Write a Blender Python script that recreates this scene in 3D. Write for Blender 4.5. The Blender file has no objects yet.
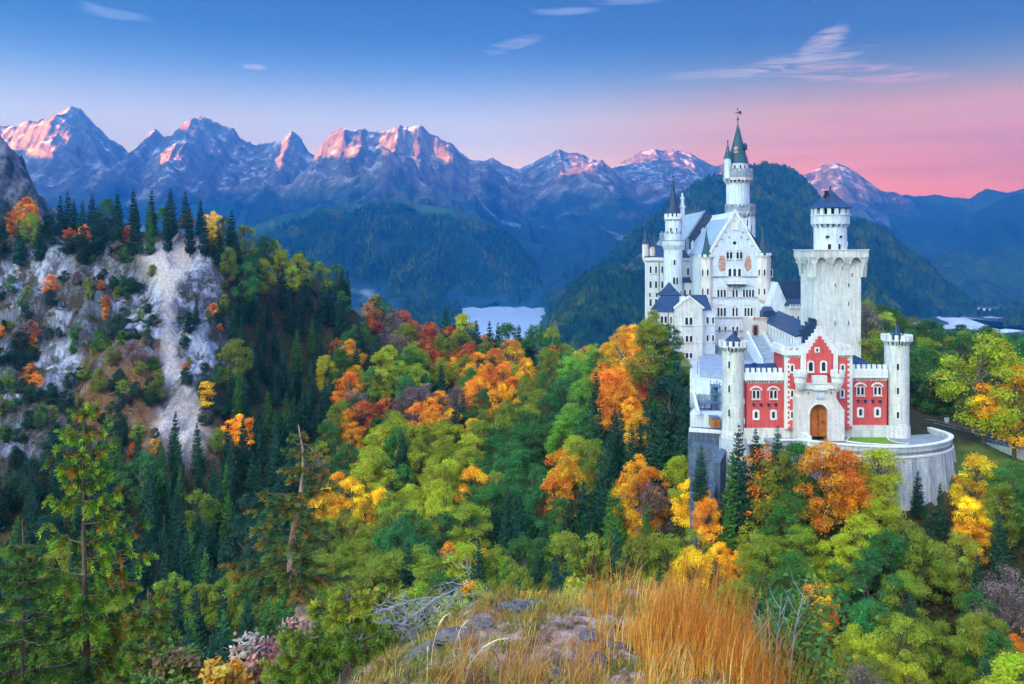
import bpy, math, random
import numpy as np
from mathutils import Vector, Matrix
R = math.radians
random.seed(7)
rng = np.random.default_rng(11)
SC = bpy.context.scene
COL = SC.collection

# ------------------------------------------------------------------ camera, sky, sun, exposure
FOC = 900.0          # focal length in pixels of the 1024 wide frame
HY = 250.0           # image row of the horizon (level camera, shifted lens)
cam_d = bpy.data.cameras.new("camera")
cam = bpy.data.objects.new("camera", cam_d)
COL.objects.link(cam)
cam.location = (0, 0, 0)
cam.rotation_euler = (R(90), 0, 0)
cam_d.sensor_width = 36.0
cam_d.lens = 36.0 * FOC / 1024.0
cam_d.shift_y = -(342.0 - HY) / 1024.0
cam_d.clip_start = 0.1
cam_d.clip_end = 60000
SC.camera = cam
SC.view_settings.view_transform = 'Standard'
SC.view_settings.look = 'None'
SC.view_settings.exposure = 6.22
SC.view_settings.gamma = 1.0
SC.view_settings.use_curve_mapping = False
SC.render.engine = 'CYCLES'
SC.cycles.use_denoising = True
SC.cycles.denoiser = 'OPENIMAGEDENOISE'
SC.cycles.denoising_input_passes = 'RGB_ALBEDO_NORMAL'
SC.cycles.denoising_prefilter = 'NONE'
SC.cycles.max_bounces = 6
SC.cycles.diffuse_bounces = 3
SC.cycles.glossy_bounces = 2
SC.cycles.transmission_bounces = 3
SC.cycles.volume_bounces = 1
SC.cycles.transparent_max_bounces = 6

SUN_EL, SUN_AZ = 2.4, -126.0      # azimuth from +Y (view axis), negative = to the left
sd = Vector((math.sin(R(SUN_AZ)) * math.cos(R(SUN_EL)), math.cos(R(SUN_AZ)) * math.cos(R(SUN_EL)), math.sin(R(SUN_EL))))
sun_d = bpy.data.lights.new("sun", 'SUN')
sun_d.energy = 5.0
sun_d.angle = R(0.5)
sun_d.color = (1.0, 0.28, 0.04)
sun = bpy.data.objects.new("sun", sun_d)
sun.rotation_euler = sd.to_track_quat('Z', 'Y').to_euler()
COL.objects.link(sun)


class NT:
    """short-hand for building node trees"""
    def __init__(s, tree):
        s.t = tree; s.n = tree.nodes; s.l = tree.links
    def node(s, kind, **kw):
        nd = s.n.new(kind)
        for k, v in kw.items():
            if k.startswith('in_'):
                key = k[3:]
                sock = nd.inputs[int(key)] if key.isdigit() else nd.inputs[key.replace('_', ' ')]
                s.put(sock, v)
            else:
                setattr(nd, k, v)
        return nd
    def put(s, sock, v):
        if hasattr(v, 'is_output'):
            s.l.new(v, sock)
        else:
            if isinstance(v, (tuple, list)) and len(v) == 3 and sock.type == 'RGBA':
                v = (*v, 1)
            sock.default_value = v
    def math(s, op, a, b=0.0, c=0.0, clamp=False):
        nd = s.n.new('ShaderNodeMath'); nd.operation = op; nd.use_clamp = clamp
        s.put(nd.inputs[0], a); s.put(nd.inputs[1], b); s.put(nd.inputs[2], c)
        return nd.outputs[0]
    def mix(s, f, a, b, mode='MIX'):
        nd = s.n.new('ShaderNodeMix'); nd.data_type = 'RGBA'; nd.blend_type = mode
        s.put(nd.inputs[0], f); s.put(nd.inputs[6], a); s.put(nd.inputs[7], b)
        return nd.outputs[2]
    def ramp(s, f, stops, interp='LINEAR'):
        nd = s.n.new('ShaderNodeValToRGB'); cr = nd.color_ramp; cr.interpolation = interp
        while len(cr.elements) < len(stops): cr.elements.new(0.5)
        for e, (p, c) in zip(cr.elements, stops):
            e.position = p; e.color = (*c, 1) if len(c) == 3 else c
        s.put(nd.inputs[0], f)
        return nd.outputs[0]
    def noise(s, vec, scale, detail=4, rough=0.55, dist=0.0):
        nd = s.n.new('ShaderNodeTexNoise')
        if vec is not None: s.put(nd.inputs['Vector'], vec)
        nd.inputs['Scale'].default_value = scale; nd.inputs['Detail'].default_value = detail
        nd.inputs['Roughness'].default_value = rough; nd.inputs['Distortion'].default_value = dist
        return nd.outputs[0]
    def maprange(s, v, a, b, c=0.0, d=1.0, smooth=False):
        nd = s.n.new('ShaderNodeMapRange'); nd.clamp = True
        if smooth: nd.interpolation_type = 'SMOOTHSTEP'
        for i, x in enumerate((v, a, b, c, d)): s.put(nd.inputs[i], x)
        return nd.outputs[0]
    def scalev(s, vec, sc):
        nd = s.n.new('ShaderNodeMapping'); s.put(nd.inputs['Vector'], vec); nd.inputs['Scale'].default_value = sc
        return nd.outputs[0]


def srgb(r, g, b):
    f = lambda c: (c / 255 / 12.92) if c / 255 <= 0.04045 else ((c / 255 + 0.055) / 1.055) ** 2.4
    return (f(r), f(g), f(b))


# --- world: Nishita dawn sky plus the coloured dawn bands, a function of direction only
W = bpy.data.worlds.new("World"); SC.world = W; W.use_nodes = True
w = NT(W.node_tree); w.n.clear()
sky = w.node('ShaderNodeTexSky', sky_type='NISHITA', sun_disc=False, sun_elevation=R(SUN_EL), sun_rotation=R(SUN_AZ))
sky.altitude = 900
gen = w.node('ShaderNodeTexCoord').outputs['Generated']
sep = w.node('ShaderNodeSeparateXYZ', in_0=gen)
dx, dy, dz = sep.outputs
hyp = w.math('SQRT', w.math('ADD', w.math('MULTIPLY', dx, dx), w.math('MULTIPLY', dy, dy)))
el = w.math('ARCTAN2', dz, hyp)                 # elevation, radians
az = w.math('ARCTAN2', dx, dy)                  # azimuth from the view axis
eld = w.math('MULTIPLY', el, 180 / math.pi)
azd = w.math('MULTIPLY', az, 180 / math.pi)
f = w.maprange(eld, 0.0, 40.0)
left = w.ramp(f, [(0.0, srgb(238, 205, 190)), (0.12, srgb(236, 214, 206)), (0.20, srgb(205, 200, 212)), (0.27, srgb(140, 160, 206)),
                  (0.335, srgb(60, 98, 165)), (0.385, srgb(14, 50, 122)), (0.55, (.08, .32, .95)), (1.0, (.35, 1.0, 2.6))])
right = w.ramp(f, [(0.0, srgb(252, 84, 84)), (0.085, srgb(248, 96, 82)), (0.16, srgb(240, 128, 88)), (0.21, srgb(214, 152, 138)), (0.26, srgb(140, 142, 168)),
                   (0.32, srgb(56, 84, 140)), (0.385, srgb(10, 42, 105)), (0.55, (.08, .32, .95)), (1.0, (.35, 1.0, 2.6))])
wr = w.maprange(azd, -4.0, 24.0, 0, 1, True)
skyc = w.mix(wr, left, right)
warm = w.math('MULTIPLY', w.maprange(azd, -6.0, 18.0, 0, 1, True), w.maprange(eld, 12.0, 3.0, 0, 1, True))
skyc = w.mix(w.math('MULTIPLY', warm, 0.5), skyc, srgb(252, 170, 120))
# low over the horizon the glow is strongest
low = w.maprange(eld, 13.5, 3.5, 0, 1, True)
skyc = w.mix(1.0, skyc, w.mix(low, (1, 1, 1), w.mix(wr, (8.0, 6.2, 4.0), (8.5, 5.6, 0.02))), 'MULTIPLY')
# soft structure in the glow
band = w.noise(w.scalev(gen, (3, 3, 40)), 1.6, 4, 0.6, 0.4)
skyc = w.mix(w.math('MULTIPLY', w.maprange(band, 0.45, 0.75), w.math('MULTIPLY', warm, 0.35)), skyc, srgb(228, 96, 70))
# thin wisps of cloud
streak = w.noise(w.scalev(gen, (9, 9, 95)), 1.4, 6, 0.62, 1.1)
def wisp(px, py, wx, wy, tilt, lo, amp, colr, cur):
    a0 = math.degrees(math.atan2(px - 512, FOC)); e0 = math.degrees(math.atan2(HY - py, math.hypot(FOC, px - 512)))
    da = w.math('SUBTRACT', azd, a0); de = w.math('SUBTRACT', w.math('SUBTRACT', eld, e0), w.math('MULTIPLY', da, tilt))
    q = w.math('ADD', w.math('POWER', w.math('DIVIDE', da, wx), 2.0), w.math('POWER', w.math('DIVIDE', de, wy), 2.0))
    m = w.math('MULTIPLY', w.maprange(q, 1.0, 0.0, 0, 1, True), w.maprange(streak, lo, lo + 0.22))
    return w.mix(w.math('MULTIPLY', m, amp), cur, colr)
pinkc = (1.7, 1.1, .85); palec = (1.3, 1.05, 1.1)
for a in [(735, 74, 5.5, .5, .01, .40, .8, pinkc), (805, 62, 5.0, .8, .10, .43, .75, pinkc), (845, 72, 5.0, .7, -.06, .44, .75, (3.0, 1.1, .7)),
          (822, 45, 1.8, 1.0, .45, .36, .9, pinkc), (898, 78, 3.5, .35, -.02, .36, .8, (3.0, 1.0, .65)),
          (116, 14, 2.4, .38, -.06, .30, 1.0, srgb(170, 180, 215)), (100, 10, 1.2, .3, -.3, .30, .9, srgb(170, 180, 215)),
          (565, 11, 2.6, .32, .02, .30, .9, srgb(190, 190, 215)), (625, 1, 3, .3, 0, .3, .7, srgb(190, 190, 215)),
          (512, 45, 2.4, .5, .25, .40, .6, palec), (255, 67, .9, .22, 0, .25, .9, palec), (190, 82, 3.0, .25, .03, .42, .5, palec), (655, 106, 3.6, .2, .08, .4, .4, pinkc),
          (950, 118, 9, .8, .03, .40, .5, (4.2, 1.3, .5))]:
    skyc = wisp(*a, skyc)
# the half of the sky behind the viewer is brighter: the sun is about to rise there
back = w.maprange(w.math('ABSOLUTE', w.math('SUBTRACT', w.math('ABSOLUTE', azd), 0)), 60.0, 150.0, 0, 1, True)
key = w.math('MULTIPLY', w.maprange(w.math('ABSOLUTE', w.math('SUBTRACT', azd, -150.0)), 62.0, 8.0, 0, 1, True), w.maprange(w.math('ABSOLUTE', w.math('SUBTRACT', eld, 38.0)), 30.0, 5.0, 0, 1, True))
backc = w.ramp(w.maprange(eld, -5, 80), [(0.0, (0.5, 0.4, 0.36)), (0.1, (1.0, .8, .7)), (0.35, (1.1, 1.1, 1.2)), (0.75, (.75, 1.0, 1.5)), (1.0, (.6, 1.0, 2.0))])
up = w.maprange(eld, 22.0, 60.0, 0, 1, True)
skyc = w.mix(up, skyc, (.5, 1.1, 2.6))
skyc = w.mix(back, skyc, backc)
skyc = w.mix(key, skyc, (8.2, 7.2, 6.4))
skyc = w.mix(w.maprange(w.math('ABSOLUTE', azd), 50.0, 90.0), w.mix(1.0, skyc, (.62, .62, .62), 'MULTIPLY'), skyc)
addn = w.mix(1.0, skyc, w.mix(1.0, sky.outputs[0], (0.05, 0.05, 0.05), 'MULTIPLY'), 'ADD')
bg = w.node('ShaderNodeBackground', in_0=addn, in_1=0.0172)
wo = w.node('ShaderNodeOutputWorld'); w.l.new(bg.outputs[0], wo.inputs[0])
W.cycles.sampling_method = 'MANUAL'; W.cycles.sample_map_resolution = 512

# ------------------------------------------------------------------ numpy noise
_perm = np.random.default_rng(3).permutation(256); _perm = np.concatenate([_perm, _perm, _perm])
_grad = np.stack([np.cos(np.linspace(0, 2 * np.pi, 257)[:256]), np.sin(np.linspace(0, 2 * np.pi, 257)[:256])], 1)
def perlin(x, y):
    xi = np.floor(x).astype(int); yi = np.floor(y).astype(int)
    xf = x - xi; yf = y - yi
    u = xf * xf * xf * (xf * (xf * 6 - 15) + 10); v = yf * yf * yf * (yf * (yf * 6 - 15) + 10)
    def g(ix, iy, fx, fy):
        h = _perm[_perm[ix & 255] + (iy & 255)] & 255
        gr = _grad[h]
        return gr[..., 0] * fx + gr[..., 1] * fy
    n00 = g(xi, yi, xf, yf); n10 = g(xi + 1, yi, xf - 1, yf)
    n01 = g(xi, yi + 1, xf, yf - 1); n11 = g(xi + 1, yi + 1, xf - 1, yf - 1)
    a = n00 + u * (n10 - n00); b = n01 + u * (n11 - n01)
    return (a + v * (b - a)) * 1.5
def fbm(x, y, o=5, g=0.5):
    s = 0; a = 1.0
    for i in range(o):
        s = s + a * perlin(x * 2 ** i + 17.3 * i, y * 2 ** i + 5.1 * i); a *= g
    return s
def ridged(x, y, o=5, g=0.5):
    s = 0; a = 1.0; wgt = 1.0
    for i in range(o):
        n = (1 - np.abs(perlin(x * 2 ** i + 7.7 * i, y * 2 ** i + 3.3 * i))) ** 2
        s = s + a * n * wgt; wgt = np.clip(n * 1.6, 0, 1); a *= g
    return s
def sstep(a, b, x):
    t = np.clip((x - a) / (b - a), 0, 1); return t * t * (3 - 2 * t)

# ------------------------------------------------------------------ object helpers
def tag(o, label=None, cat=None, group=None, kind=None):
    if label: o['label'] = label
    if cat: o['category'] = cat
    if group: o['group'] = group
    if kind: o['kind'] = kind
    return o
def empty(name, loc, label=None, cat=None, group=None):
    o = bpy.data.objects.new(name, None); o.location = loc; COL.objects.link(o)
    o.empty_display_size = 0.5
    return tag(o, label, cat, group)
def link_mesh(name, me, parent=None, mats=()):
    o = bpy.data.objects.new(name, me); COL.objects.link(o)
    for m in mats: me.materials.append(m)
    if parent is not None:
        o.parent = parent
        root = parent; off = Vector(parent.location)
        while root.parent: root = root.parent; off += Vector(root.location)
        o.location = -off                # meshes are built in world coordinates
    return o
def np_mesh(name, V, F, smooth=False, k=4):
    """V (n,3), F (m,k) arrays -> mesh"""
    me = bpy.data.meshes.new(name)
    V = np.asarray(V, dtype=np.float32); F = np.asarray(F, dtype=np.int32)
    me.vertices.add(len(V)); me.vertices.foreach_set('co', V.ravel())
    me.loops.add(F.size); me.loops.foreach_set('vertex_index', F.ravel())
    me.polygons.add(len(F)); me.polygons.foreach_set('loop_start', np.arange(len(F), dtype=np.int32) * F.shape[1])
    if smooth: me.polygons.foreach_set('use_smooth', np.ones(len(F), dtype=bool))
    me.update(calc_edges=True)
    return me
def grid_mesh(name, X, Y, Z, smooth=True):
    n, m = X.shape
    V = np.stack([X, Y, Z], -1).reshape(-1, 3)
    i = np.arange(n * m).reshape(n, m)
    F = np.stack([i[:-1, :-1], i[:-1, 1:], i[1:, 1:], i[1:, :-1]], -1).reshape(-1, 4)
    return np_mesh(name, V, F, smooth)

class MB:
    """collects shapes into one mesh"""
    def __init__(s): s.v = []; s.f = []; s.m = []; s.cur = 0
    def mat(s, i): s.cur = i; return s
    def add(s, vs, fs):
        b = len(s.v); s.v += [tuple(p) for p in vs]; s.f += [tuple(b + i for i in q) for q in fs]; s.m += [s.cur] * len(fs)
    def box(s, x0, x1, y0, y1, z0, z1):
        s.add([(x0, y0, z0), (x1, y0, z0), (x1, y1, z0), (x0, y1, z0), (x0, y0, z1), (x1, y0, z1), (x1, y1, z1), (x0, y1, z1)],
              [(0, 3, 2, 1), (4, 5, 6, 7), (0, 1, 5, 4), (1, 2, 6, 5), (2, 3, 7, 6), (3, 0, 4, 7)])
    def prism(s, poly, z0, z1, top=None):
        """poly: list of (x,y); top: optional other outline for z1"""
        n = len(poly); top = top or poly
        s.add([(x, y, z0) for x, y in poly] + [(x, y, z1) for x, y in top],
              [tuple(reversed(range(n))), tuple(range(n, 2 * n))] + [(i, (i + 1) % n, n + (i + 1) % n, n + i) for i in range(n)])
    def ring(s, cx, cy, z0, z1, r0, r1, n=20, ph=0.0):
        a = [ph + 2 * math.pi * i / n for i in range(n)]
        s.prism([(cx + r0 * math.cos(t), cy + r0 * math.sin(t)) for t in a], z0, z1, [(cx + r1 * math.cos(t), cy + r1 * math.sin(t)) for t in a])
    def cone(s, cx, cy, z0, z1, r, n=20, ph=0.0, bow=0.0):
        prof = [(0, 1.0)]
        if bow: prof += [(0.25, 0.75 - bow), (0.55, 0.45 - bow * .8)]
        prof += [(1.0, 0.02)]
        for (t0, q0), (t1, q1) in zip(prof[:-1], prof[1:]):
            s.ring(cx, cy, z0 + (z1 - z0) * t0, z0 + (z1 - z0) * t1 + (0 if t1 == 1 else 0.0), r * q0, r * q1, n, ph)
    def slab_front(s, poly, y0, y1):
        """poly (x,z) outline extruded in depth y0..y1"""
        n = len(poly)
        s.add([(x, y0, z) for x, z in poly] + [(x, y1, z) for x, z in poly],
              [tuple(range(n)), tuple(reversed(range(n, 2 * n)))] + [(i, n + i, n + (i + 1) % n, (i + 1) % n) for i in range(n)])
    def frame(s, pts, origin, t, nrm):
        """place local (s, d, z) points: origin + s*t + d*nrm + z*up"""
        return [(origin[0] + a * t[0] + d * nrm[0], origin[1] + a * t[1] + d * nrm[1], origin[2] + z) for a, d, z in pts]
    def tube(s, pts, radii, n=6):
        pts = [Vector(p) for p in pts]; rings = []
        for i, p in enumerate(pts):
            d = (pts[min(i + 1, len(pts) - 1)] - pts[max(i - 1, 0)]).normalized()
            a = d.cross(Vector((0.31, 0.93, 0.2))).normalized(); b = d.cross(a)
            rings.append([p + (a * math.cos(2 * math.pi * k / n) + b * math.sin(2 * math.pi * k / n)) * radii[i] for k in range(n)])
        vs = [tuple(q) for r_ in rings for q in r_]
        fs = [(i * n + k, i * n + (k + 1) % n, (i + 1) * n + (k + 1) % n, (i + 1) * n + k) for i in range(len(pts) - 1) for k in range(n)]
        fs += [tuple(reversed(range(n))), tuple((len(pts) - 1) * n + k for k in range(n))]
        s.add(vs, fs)
    def build(s, name, mats, parent=None, smooth=False):
        me = bpy.data.meshes.new(name); me.from_pydata(s.v, [], s.f); me.update()
        if not isinstance(mats, (list, tuple)): mats = [mats]
        o = link_mesh(name, me, parent, mats)
        if len(mats) > 1: me.polygons.foreach_set('material_index', s.m)
        if smooth: me.polygons.foreach_set('use_smooth', [True] * len(me.polygons))
        return o

# ------------------------------------------------------------------ materials
def mat(name):
    m = bpy.data.materials.new(name); m.use_nodes = True
    t = NT(m.node_tree); t.n.clear()
    out = t.node('ShaderNodeOutputMaterial')
    return m, t, out
def pbsdf(t, out, color, rough=0.85, spec=0.2, bump=None, bstr=0.3, bdist=0.1, metal=0.0):
    p = t.node('ShaderNodeBsdfPrincipled')
    t.put(p.inputs['Base Color'], color); t.put(p.inputs['Roughness'], rough)
    p.inputs['Specular IOR Level'].default_value = spec; p.inputs['Metallic'].default_value = metal
    if bump is not None:
        b = t.node('ShaderNodeBump'); b.inputs['Strength'].default_value = bstr; b.inputs['Distance'].default_value = bdist
        t.l.new(bump, b.inputs['Height']); t.l.new(b.outputs[0], p.inputs['Normal'])
    t.l.new(p.outputs[0], out.inputs[0])
    return p
def pos(t): return t.node('ShaderNodeNewGeometry').outputs['Position']

def stone_mat(name, base, stain, block=1.0, var=0.12, bw=(0.9, 0.4)):
    """ashlar: courses of blocks, each slightly different, plus weather stains"""
    m, t, out = mat(name)
    P = pos(t); sp = t.node('ShaderNodeSeparateXYZ', in_0=P)
    cmb = t.node('ShaderNodeCombineXYZ'); t.l.new(t.math('ADD', sp.outputs[0], sp.outputs[1]), cmb.inputs[0]); t.l.new(sp.outputs[2], cmb.inputs[1])
    br = t.node('ShaderNodeTexBrick'); t.l.new(cmb.outputs[0], br.inputs['Vector'])
    br.inputs['Color1'].default_value = (1, 1, 1, 1); br.inputs['Color2'].default_value = (1 - var, 1 - var, 1 - var, 1)
    br.inputs['Mortar'].default_value = (1 - 2 * var,) * 3 + (1,); br.inputs['Scale'].default_value = 1.0
    br.inputs['Mortar Size'].default_value = 0.03; br.inputs['Brick Width'].default_value = bw[0]; br.inputs['Row Height'].default_value = bw[1]
    n1 = t.noise(P, 0.35, 5, 0.6); n2 = t.noise(t.scalev(P, (2.2, 2.2, 0.25)), 1.0, 5, 0.65)
    c = t.mix(t.maprange(n2, 0.46, 0.68, 0, 0.85), base, stain)
    c = t.mix(t.maprange(n1, 0.35, 0.7, 0.0, 0.35), c, stain)
    c = t.mix(0.9, c, br.outputs[0], 'MULTIPLY')
    pbsdf(t, out, c, 0.9, 0.15, n1, 0.3, 0.05)
    return m
M_WHITE = stone_mat('pale_limestone', (0.78, 0.75, 0.71), (0.42, 0.41, 0.42))
M_WHITE2 = stone_mat('bluish_limestone', (0.72, 0.75, 0.80), (0.42, 0.47, 0.57), var=0.08)
M_PINKISH = stone_mat('warm_limestone', (0.80, 0.71, 0.66), (0.55, 0.48, 0.46))
M_RED = stone_mat('red_brick', (0.78, 0.125, 0.115), (0.48, 0.06, 0.06), var=0.10, bw=(0.5, 0.22))
M_TRIM = stone_mat('white_trim', (0.82, 0.79, 0.75), (0.62, 0.58, 0.55), var=0.05)
M_WALLG = stone_mat('grey_masonry', (0.36, 0.39, 0.44), (0.20, 0.23, 0.28), var=0.2, bw=(0.8, 0.5))
M_DWALL = stone_mat('dark_blue_masonry', (0.13, 0.17, 0.24), (0.05, 0.07, 0.11), var=0.25, bw=(0.9, 0.5))
M_RET = stone_mat('pale_retaining_masonry', (0.60, 0.61, 0.64), (0.28, 0.31, 0.38), var=0.14, bw=(1.1, 0.5))
def slate(name, c1, c2, rough=0.45, sc=1.0):
    m, t, out = mat(name); P = pos(t)
    n = t.noise(P, 1.2 * sc, 5, 0.65); n2 = t.noise(t.scalev(P, (5, 5, 1.0)), 1.5, 3, 0.6)
    c = t.mix(t.maprange(n, 0.35, 0.7), c1, c2)
    c = t.mix(t.maprange(n2, 0.5, 0.75, 0, 0.5), c, c2)
    wv = t.node('ShaderNodeTexWave', wave_type='BANDS', bands_direction='Z'); t.l.new(P, wv.inputs[0]); wv.inputs['Scale'].default_value = 1.3; wv.inputs['Distortion'].default_value = 1.0
    pbsdf(t, out, c, rough, 0.4, wv.outputs[1], 0.35, 0.08)
    return m
M_SLATE = slate('dark_slate', (0.010, 0.024, 0.065), (0.022, 0.055, 0.13))
M_COPPER = slate('dark_teal_copper', (0.014, 0.055, 0.080), (0.03, 0.11, 0.13), 0.6)
M_LEAD = slate('pale_metal_roof', (0.26, 0.36, 0.44), (0.42, 0.50, 0.55), 0.5, 0.5)
def simple(name, c1, c2=None, scale=2.0, rough=0.8, metal=0.0, bstr=0.2, spec=0.2):
    m, t, out = mat(name); P = pos(t); n = t.noise(P, scale, 5, 0.6)
    c = t.mix(t.maprange(n, 0.35, 0.68), c1, c2 or c1)
    pbsdf(t, out, c, rough, spec, n, bstr, 0.05, metal)
    return m
M_GLASS = simple('dark_window_glass', (0.012, 0.016, 0.028), (0.03, 0.04, 0.06), 3, 0.15, spec=0.6)
M_HOLE = simple('dark_opening', (0.02, 0.022, 0.03), (0.03, 0.03, 0.04), 3, 0.9)
M_DOOR = simple('orange_brown_oak', (0.50, 0.15, 0.025), (0.32, 0.08, 0.015), 1.5, 0.6)
M_IRON = simple('dark_iron', (0.03, 0.03, 0.035), (0.05, 0.05, 0.05), 3, 0.5, 0.6)
M_COURT = simple('court_paving', (0.34, 0.38, 0.44), (0.22, 0.26, 0.32), 0.8)
M_ASPH = simple('asphalt', (0.09, 0.10, 0.13), (0.14, 0.15, 0.18), 0.6)
M_PATHM = simple('pale_paving', (0.30, 0.31, 0.34), (0.22, 0.23, 0.26), 0.7)
M_LAWN = simple('lawn', (0.11, 0.24, 0.02), (0.20, 0.30, 0.03), 0.9, 0.95)
M_PAINTING = simple('fresco_paint', (0.36, 0.13, 0.10), (0.62, 0.42, 0.34), 1.6, 0.9)
M_BARK = simple('bark', (0.085, 0.06, 0.045), (0.16, 0.13, 0.11), 4, 0.95, bstr=0.6)
M_PALEBARK = simple('weathered_bark', (0.56, 0.38, 0.32), (0.26, 0.17, 0.14), 9, 0.95, bstr=0.6)
M_DEAD = simple('grey_dead_wood', (0.34, 0.32, 0.33), (0.20, 0.19, 0.20), 9, 0.95, bstr=0.6)
M_HUT = simple('orange_hut_wood', (0.55, 0.25, 0.10), (0.42, 0.18, 0.07), 2)
M_STEEL = simple('blue_grey_steel', (0.10, 0.18, 0.28), (0.16, 0.24, 0.34), 2, 0.5, 0.3)
M_SIGN = simple('sign_white', (0.78, 0.78, 0.80), (0.70, 0.70, 0.72), 2, 0.5)

def leaf_mat(name, own=None, trans=0.35, hue=0.05, scale=0.35, fine=3.0):
    """foliage: the object's own colour, drifting in hue and value from clump to clump and leaf to leaf"""
    m, t, out = mat(name)
    oi = t.node('ShaderNodeObjectInfo')
    tc = t.node('ShaderNodeNewGeometry').outputs['Position']
    base = oi.outputs['Color'] if own is None else own
    n1 = t.noise(tc, scale, 3, 0.6); n2 = t.noise(tc, fine, 2, 0.6)
    hs = t.node('ShaderNodeHueSaturation')
    t.put(hs.inputs['Color'], base)
    t.l.new(t.math('ADD', t.maprange(n1, 0.3, 0.7, 0.5 - hue, 0.5 + hue), t.maprange(n2, 0.3, 0.7, -hue * .4, hue * .4)), hs.inputs['Hue'])
    t.l.new(t.math('MULTIPLY', t.maprange(n1, 0.3, 0.7, 0.75, 1.3), t.maprange(n2, 0.3, 0.7, 0.6, 1.45)), hs.inputs['Value'])
    d = t.node('ShaderNodeBsdfDiffuse', in_0=hs.outputs[0]); tr = t.node('ShaderNodeBsdfTranslucent', in_0=hs.outputs[0])
    gl = t.node('ShaderNodeBsdfGlossy', in_0=(0.5, 0.55, 0.6), in_1=0.45)
    mx = t.node('ShaderNodeMixShader', in_0=trans, in_1=d.outputs[0], in_2=tr.outputs[0])
    mx2 = t.node('ShaderNodeMixShader', in_0=0.03, in_1=mx.outputs[0], in_2=gl.outputs[0])
    t.l.new(mx2.outputs[0], out.inputs[0])
    return m
M_LEAF = leaf_mat('autumn_leaves', hue=0.04)
M_NEEDLE = leaf_mat('conifer_needles', trans=0.15, hue=0.02)

# ------------------------------------------------------------------ pixel helpers (turn a photo position at a depth into a point)
def X_(px, Y): return (px - 512.0) * Y / FOC
def Z_(py, Y): return (HY - py) * Y / FOC
# ------------------------------------------------------------------ terrain near: thin-plate surface through surveyed points
PLAIN = -170.0
cp = []      # (px, py, depth, height of what stands there)
for q in [(-120, 185, 330, 13), (0, 208, 330, 13), (60, 205, 330, 13), (120, 208, 330, 13), (180, 212, 332, 13), (230, 222, 335, 13), (275, 245, 340, 13), (330, 262, 350, 13), (375, 298, 352, 13), (420, 325, 350, 13),
          (480, 330, 345, 13), (550, 352, 325, 13), (600, 355, 290, 13), (640, 352, 250, 14),
          (-60, 240, 305, 0), (30, 245, 303, 0), (100, 242, 303, 0), (175, 242, 303, 0), (225, 262, 303, 0),
          (30, 350, 272, 0), (110, 350, 272, 0), (200, 355, 272, 0), (30, 450, 245, 2), (110, 450, 243, 0), (205, 465, 243, 0), (-80, 400, 260, 0),
          (270, 330, 300, 13), (340, 350, 300, 13), (400, 380, 290, 13), (270, 400, 262, 13), (340, 420, 255, 13), (410, 440, 240, 13),
          (250, 480, 225, 13), (340, 490, 215, 13), (430, 500, 200, 13), (130, 540, 200, 13), (230, 560, 185, 13), (330, 570, 170, 13), (430, 580, 155, 13), (0, 560, 200, 13), (-90, 560, 200, 13),
          (100, 660, 140, 13), (230, 660, 135, 13), (350, 660, 130, 13), (-50, 660, 140, 13),
          (480, 380, 290, 13), (480, 440, 240, 13), (490, 510, 190, 13), (560, 400, 260, 13), (570, 450, 215, 13), (570, 520, 170, 13), (500, 600, 140, 13), (600, 600, 130, 13),
          (640, 400, 215, 13), (650, 470, 175, 13), (650, 550, 140, 13), (700, 500, 150, 13), (700, 570, 125, 13), (680, 650, 105, 13),
          (760, 520, 132, 12), (850, 545, 124, 12), (950, 545, 124, 12), (1030, 540, 124, 12), (1100, 560, 124, 12), (760, 600, 110, 12), (850, 620, 106, 12), (960, 620, 106, 12), (1060, 620, 106, 12),
          (780, 690, 90, 13), (880, 690, 88, 13), (1000, 690, 88, 13), (1100, 690, 88, 13),
          (760, 441, 150, 0), (830, 438, 150, 0), (900, 440, 150, 0), (790, 400, 172, 0), (850, 385, 185, 0), (735, 385, 178, 2), (760, 350, 205, 0), (700, 366, 205, 0), (820, 345, 215, 0),
          (672, 362, 225, 0), (740, 335, 245, 0), (660, 350, 265, 0), (745, 322, 290, 0), (820, 325, 280, 0),
          (950, 430, 172, 0), (1000, 436, 168, 0), (1080, 444, 165, 0), (985, 462, 146, 0), (1060, 470, 146, 0), (940, 400, 205, 0), (1020, 402, 205, 0), (960, 372, 250, 2), (1060, 372, 250, 2), (880, 360, 260, 0),
          ]:
    cp.append((X_(q[0], q[2]), q[2], Z_(q[1], q[2]) - q[3]))
for x in (-400, -200, 0, 200, 400):
    cp += [(x, 520, -135), (x, 640, -172), (x, 760, -176)]
for x in (-60, -20, 20, 60): cp += [(x, 60, -66), (x, 20, -62)]
cp += [(-330, 60, -40), (-330, 200, -10), (-330, 330, 20), (330, 60, -70), (330, 200, -60), (330, 330, -80), (-330, 430, -40), (150, 430, -110), (0, 430, -95)]
cp = np.array(cp); S0 = 200.0
def _U(r2): return np.where(r2 > 1e-9, r2 * np.log(r2 + 1e-12), 0.0)
_n = len(cp); _xy = cp[:, :2] / S0
_K = _U(((_xy[:, None] - _xy[None]) ** 2).sum(-1)) + np.eye(_n) * 0.002
_Pm = np.concatenate([np.ones((_n, 1)), _xy], 1)
_A = np.block([[_K, _Pm], [_Pm.T, np.zeros((3, 3))]])
_sol = np.linalg.solve(_A, np.concatenate([cp[:, 2], np.zeros(3)]))
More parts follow.
